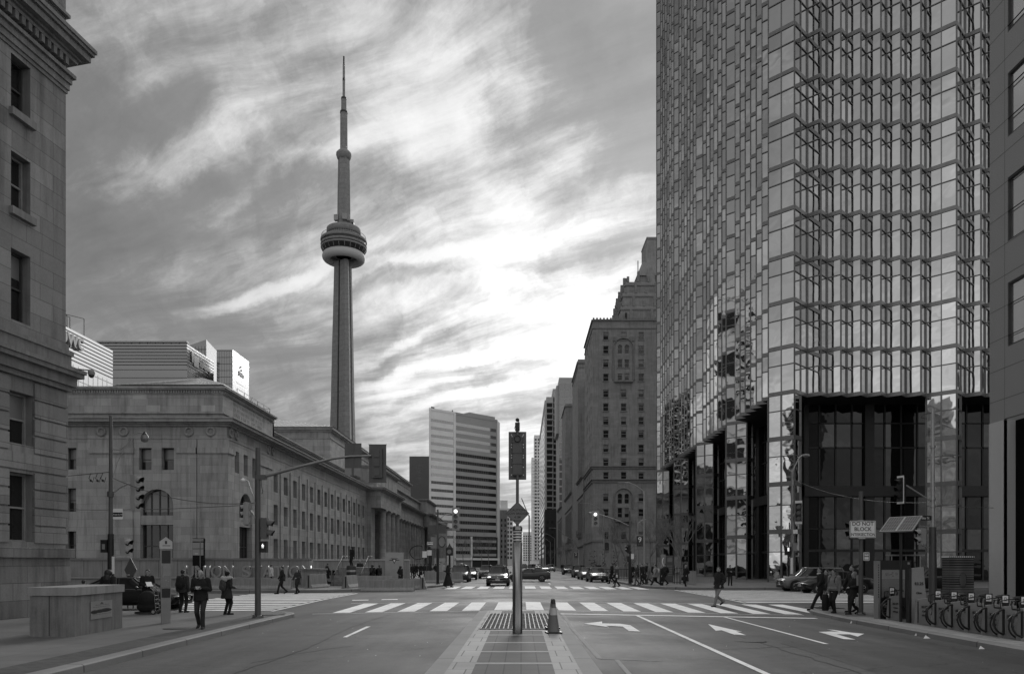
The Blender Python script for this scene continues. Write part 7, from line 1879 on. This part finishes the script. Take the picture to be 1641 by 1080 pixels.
figure('phoneman', .18, ('phone','phone'), 1.05, 'hip', 'bald', headdown=1.0, **FV)
figure('stander', 0, ('down','down'), 1.0, 'hip', 'short', **FV)
figure('coatwoman', 0, ('hold','down'), 1.05, 'thigh', 'cap', headturn=25, flare=.04, **FV)
figure('papers', 0, ('hold','hold'), .95, 'thigh', 'tail', headturn=-30, headdown=.3, **FV)
figure('crosser', .34, ('pocket','pocket'), 1.05, 'hip', 'beard', headturn=30, lift=.05, **FV)
figure('strider', .44, ('back','fwd'), 1.0, 'hip', 'short', lean=.06, lift=.05, **FV)
figure('stout', .10, ('down','carry'), 1.25, 'waist', 'short', headdown=.35, **FV)
figure('tallman', .20, ('fwd','carry'), 1.0, 'thigh', 'beard', **FV)
figure('walkman', .28, ('back','fwd'), 1.0, 'hip', 'short')
figure('walkwoman', .25, ('fwd','hold'), .92, 'thigh', 'long')
figure('longcoat', .10, ('pocket','pocket'), 1.05, 'knee', 'short')
figure('longwalk', .28, ('down','fwd'), .98, 'knee', 'short', lean=.05)
figure('robe', .22, ('hold','down'), 1.0, 'ankle', 'veil', flare=.05)
figure('armsup', 0, ('cross','phone'), 1.0, 'hip', 'short', headdown=.4)
figure('waiter', 0, ('pocket','down'), 1.02, 'thigh', 'hood')
Z0 = 0.0; ZR = -.05; ZF = .12
# --- near left pavement
p = person('bald man in dark jacket walking toward us looking at the phone he holds', 'phoneman', at(322,22.3), 22.3, Z0, 8, 1.72, .014, .03, 'hairgrey', .03); eyes(p, 'phoneman')
def ph(o): mb = MB(); mb.obox((0,-.335,1.225), .16, .02, .085, 0, M['black'], Matrix.Rotation(R(-50),4,'X')); mb.obox((0,-.343,1.236), .14, .004, .07, 0, M['winlight'], Matrix.Rotation(R(-50),4,'X')); mb.build('case', o)
held('phone', 'phone held sideways by the bald man', 'phone', p, ph)
p = person('man seen from behind with a dark backpack waiting at the kerb beside the info pillar', 'stander', at(293,29.6), 29.6, Z0, 172, 1.64, .035, .012, shoes=.02); backpack(p, 'black backpack with a small pale mark on the waiting man', .012, 'stander', 1.12)
p = person('woman in dark coat with pale fur collar, seen from behind near the mast pole', 'coatwoman', at(364,28.3), 28.3, Z0, 150, 1.58, .03, .012, .012, .02, hat='beanie')
mb = MB(); mb.tube([(.20*math.cos(a*math.pi/8),.02+.17*math.sin(a*math.pi/8),1.485+.02*math.sin(a)) for a in range(17)], .075, M['fur'], 8, True, False); mb.ball((0,.17,1.44), (.2,.1,.12), M['fur'], 12, 8); o = mb.build('fur_collar', p); backpack(p, 'grey backpack on the woman with the fur collar', .06, 'coatwoman', 1.1)
p = person('broad man in a black hooded jacket seen from behind above the vent block', 'waiter', at(174,27.4), 27.4, Z0, 165, 1.66, .012, .012, 'hair'); p.scale = (1.15,1.15,p.scale[2])
person('short figure whose dark head just shows over the vent block', 'stander', at(134,27.0), 27.0, Z0, 170, 1.30, .02, .02)
p = person('woman with tied hair reading papers behind the loaded trolley', 'papers', at(236,29.3), 29.3, Z0, 40, 1.66, .014, .014); eyes(p, 'papers')
def pp(o): mb = MB(); mb.obox((-.02,-.36,1.17), .22, .004, .3, 0, M['white'], Matrix.Rotation(R(-55),4,'X')); mb.build('sheet', o)
held('papers', 'sheet of white paper in the hands of the woman by the trolley', 'papers', p, pp)
tr = thing('trolley', 'loaded dark trolley bag with small wheels standing by the info pillar', 'trolley', (at(237,28.6),28.6,0))
mb = MB(); mb.ball((-.02,0,.52), (.34,.26,.36), cloth(.012), 16, 10); mb.ball((-.05,0,.28), (.36,.24,.24), cloth(.012), 16, 10); mm = remesh(mb, 'bag', .02); mm.materials.append(cloth(.012)); q = bpy.data.objects.new('bag', mm); COL.objects.link(q); q.parent = tr
mb = MB(); mb.box((-.4,-.2,.03), (.36,.2,.10), M['black']); mb.build('deck', tr)
mb = MB(); mb.tube([(.36,-.15,.1),(.30,-.15,.85),(.16,-.15,1.0)], .014, M['polesteel'], 6); mb.tube([(.36,.15,.1),(.30,.15,.85),(.16,.15,1.0)], .014, M['polesteel'], 6)
for z in (.25,.4,.55,.7): mb.tube([(.37-z*.07,-.15,z),(.37-z*.07,.15,z)], .010, M['polesteel'], 5)
mb.build('handle', tr)
for y in (-.2,.2):
    mb = MB(); mb.lathe([(.10,-.025),(.10,.025),(.05,.03)], (.30,y,.10), M['tyre'], 14, axis='y'); mb.lathe([(.06,-.03),(.001,-.032)], (.30,y,.10), M['alu'], 12, axis='y'); mb.build('wheel', tr)
# --- far left pavement
person('person in a white jacket behind the barrier by the mast pole', 'stander', at(435,56.4), 56.4, ZF, 120, 1.68, .5, .03)
person('man in dark clothes walking left in front of the station letters', 'walkman', at(452,49.6), 49.6, gz(-15,49.6), -70, 1.78, .02, .02)
person('woman with long dark hair in a knee-length coat walking beside the man in dark clothes', 'walkwoman', at(477,49.4), 49.4, gz(-14,49.4), -25, 1.62, .035, .012)
person('figure in a long dark coat standing by the newspaper boxes', 'longcoat', at(524,64.5), 64.5, ZF, -60, 1.78, .014, .012)
person('dark figure standing up on the station steps', 'waiter', at(564,63.0), 63.0, 1.56, -40, 1.72, .014, .012)
person('person in a white top and dark jacket coming down beside the steps', 'walkman', at(577,68), 68, ZF+.3, 10, 1.72, .03, .02, 'hairgrey')
p = person('person with a backpack waiting behind the long nearest barrier', 'waiter', at(597,62), 62, ZF, 160, 1.66, .025, .02); backpack(p, 'dark backpack on the person waiting behind the long barrier', .03, 'waiter', .9)
person('person in a dark brown coat standing left of the transit pylon', 'longcoat', at(608,65), 65, ZF, 150, 1.62, .04, .02)
person('person leaning in dark clothes beside the transit pylon', 'waiter', at(642,62.5), 62.5, ZF-.1, 60, 1.66, .012, .012)
cro = [(661,86,'stander',.02),(668,92,'walkman',.014),(674,84,'longcoat',.012),(681,80,'waiter',.02),(690,94,'walkwoman',.03),(694,101,'stander',.3),(698,92,'walkman',.02),(657,97,'waiter',.25),(708,104,'walkman',.012),(712,96,'stander',.45),(664,104,'longwalk',.03),(686,106,'walkman',.05)]
for i, (px, D, k, c_2) in enumerate(cro):
    person('person in winter clothes in the crowd before the station portico', k, at(px,D), D, ZF, (i*67) % 360-180, 1.68+.02*(i % 5), c_2, .015, group='crowd before the station portico')
person('woman in a long black robe and veil stepping off the far left kerb', 'robe', at(718,60.8), 60.8, 0.0, 75, 1.74, .010, .010, .010, .012, hat='veil')
# --- crossing and far right corner
p = person('bearded man in dark jacket and pale trousers crossing alone before the mirrored tower', 'crosser', at(1152,35.6), 35.6, gz(9.2,35.6), -62, 1.83, .013, .17, 'hair', .012); eyes(p, 'crosser')
person('dark figure with folded arms standing against the mirrored piers', 'armsup', at(1170,60.5), 60.5, ZF, -10, 1.64, .012, .012)
p = person('man in a long dark coat standing alone left of the mirrored piers', 'longcoat', at(1099,59.0), 59.0, .02, -65, 1.74, .013, .012, 'hairgrey'); handbag(p, 'dark bag held by the man in the long dark coat', .02, (-.26,-.08,.82))
WG = [
 ('man in black stepping off the far right kerb ahead of the others','longwalk',981,67,-80,1.80,.012,.012,'hair'),
 ('woman in a checked coat stepping off the kerb behind the man in black','walkwoman',989,62.6,-75,1.74,.05,.015,'hairgrey'),
 ('man in dark coat facing the kerb right of the signal pole','longcoat',1013,70.5,-60,1.72,.012,.02,'hair'),
 ('woman with long dark hair and grey leggings at the far right kerb','walkwoman',1021,63.5,-70,1.66,.04,.09,'hair'),
 ('man in a short dark jacket holding a bag at the far right kerb','walkman',1029,63.2,-55,1.74,.015,.012,'hair'),
 ('tall dark figure behind the woman in the pale coat','longcoat',1036.5,66.5,-80,1.80,.014,.03,'hair'),
 ('woman in a pale grey knee-length coat among the far right walkers','longwalk',1041,64.5,-85,1.72,.15,.05,'hairgrey'),
 ('man in black trousers striding with a white backpack','strider',1051,61.8,-85,1.86,.22,.010,'hair'),
 ('dark-clad person at the right end of the walkers, front one','longcoat',1061,61.4,-80,1.82,.012,.012,'hairgrey'),
 ('dark-clad person with a backpack at the right end of the walkers','walkman',1066,63.0,-75,1.74,.02,.012,'hair'),
 ('person half hidden behind the man in the short dark jacket','walkman',1033,68.5,-60,1.75,.06,.03,'hairgrey')]
for lab, k, px, D, fc, h, c_2, l_, hr in WG:
    p = person(lab, k, at(px,D), D, gz(at(px,D),D) if D < 63 else .1, fc, h, c_2, l_, hr)
    if 'white backpack' in lab: backpack(p, 'white backpack on the striding man among the far walkers', .45, k, 1.0)
    if 'with a backpack' in lab: backpack(p, 'dark backpack on the person at the right end of the walkers', .012, k, 1.1)
    if 'holding a bag' in lab: handbag(p, 'dark shoulder bag of the man in the short jacket', .012, (.28,-.05,.86), (.45,.16,.3))
    if 'checked' in lab: handbag(p, 'white bag under the arm of the woman in the checked coat', .5, (.22,-.12,1.0), (.3,.1,.2))
for px, D, lab in ((957,112,'person with a pale hat standing behind the parked sedan'),(961,114,'second person standing behind the parked sedan'),(905,150,'person on the far pavement below the flag'),(901,152,'another person on the far pavement below the flag'),(1048,74,'walker glimpsed between the pale coat and the white backpack')):
    person(lab, 'stander', at(px,D), D, .12, 20, 1.72, .02, .02)
# --- near right corner
p = person('man in a black suit and white collar striding off the kerb', 'strider', at(1316,32.6), 32.6, ZR-.03, -88, 1.80, .010, .010, 'hair', .012)
mb = MB(); mb.tube([(.07*math.cos(a*math.pi/8),.0-.1+.075*math.sin(a*math.pi/8)+.01,1.50+.012*math.sin(a*math.pi/8)) for a in range(17)], .016, M['white'], 6, True, False); mb.build('collar', p); eyes(p, 'strider')
person('person with pale trousers hidden behind the man in the black suit', 'walkman', at(1325,34.6), 34.6, ZR, -80, 1.66, .03, .20, 'hair', .4)
p = person('stout man in a grey sweater with a black backpack waiting at the near right kerb', 'stout', at(1337,30.1), 30.1, ZR, -62, 1.70, .17, .010, 'hair', .02); backpack(p, 'bulky black backpack on the stout man', .010, 'stout', 1.15); eyes(p, 'stout'); handbag(p, 'tall black bag standing by the stout man', .010, (-.34,-.12,.74), (.22,.30,.66))
p = person('tall bearded man in a dark coat behind the short pole with the white sign', 'tallman', at(1366.5,30.6), 30.6, ZR, -80, 1.86, .016, .012, 'hair', .02); eyes(p, 'tallman')
p = person('grey-haired woman in a dark coat in front of the tall bearded man', 'walkwoman', at(1369,29.3), 29.3, ZR, -85, 1.62, .018, .010, 'hairgrey', .02); handbag(p, 'white shopping bag carried by the grey-haired woman', .4, (.24,.02,.72), (.3,.18,.36))

# ------------------------------------------------------------------ tidy up
for o in list(bpy.data.objects):
    if o.users_scene == () and o.users_collection == (): bpy.data.objects.remove(o)
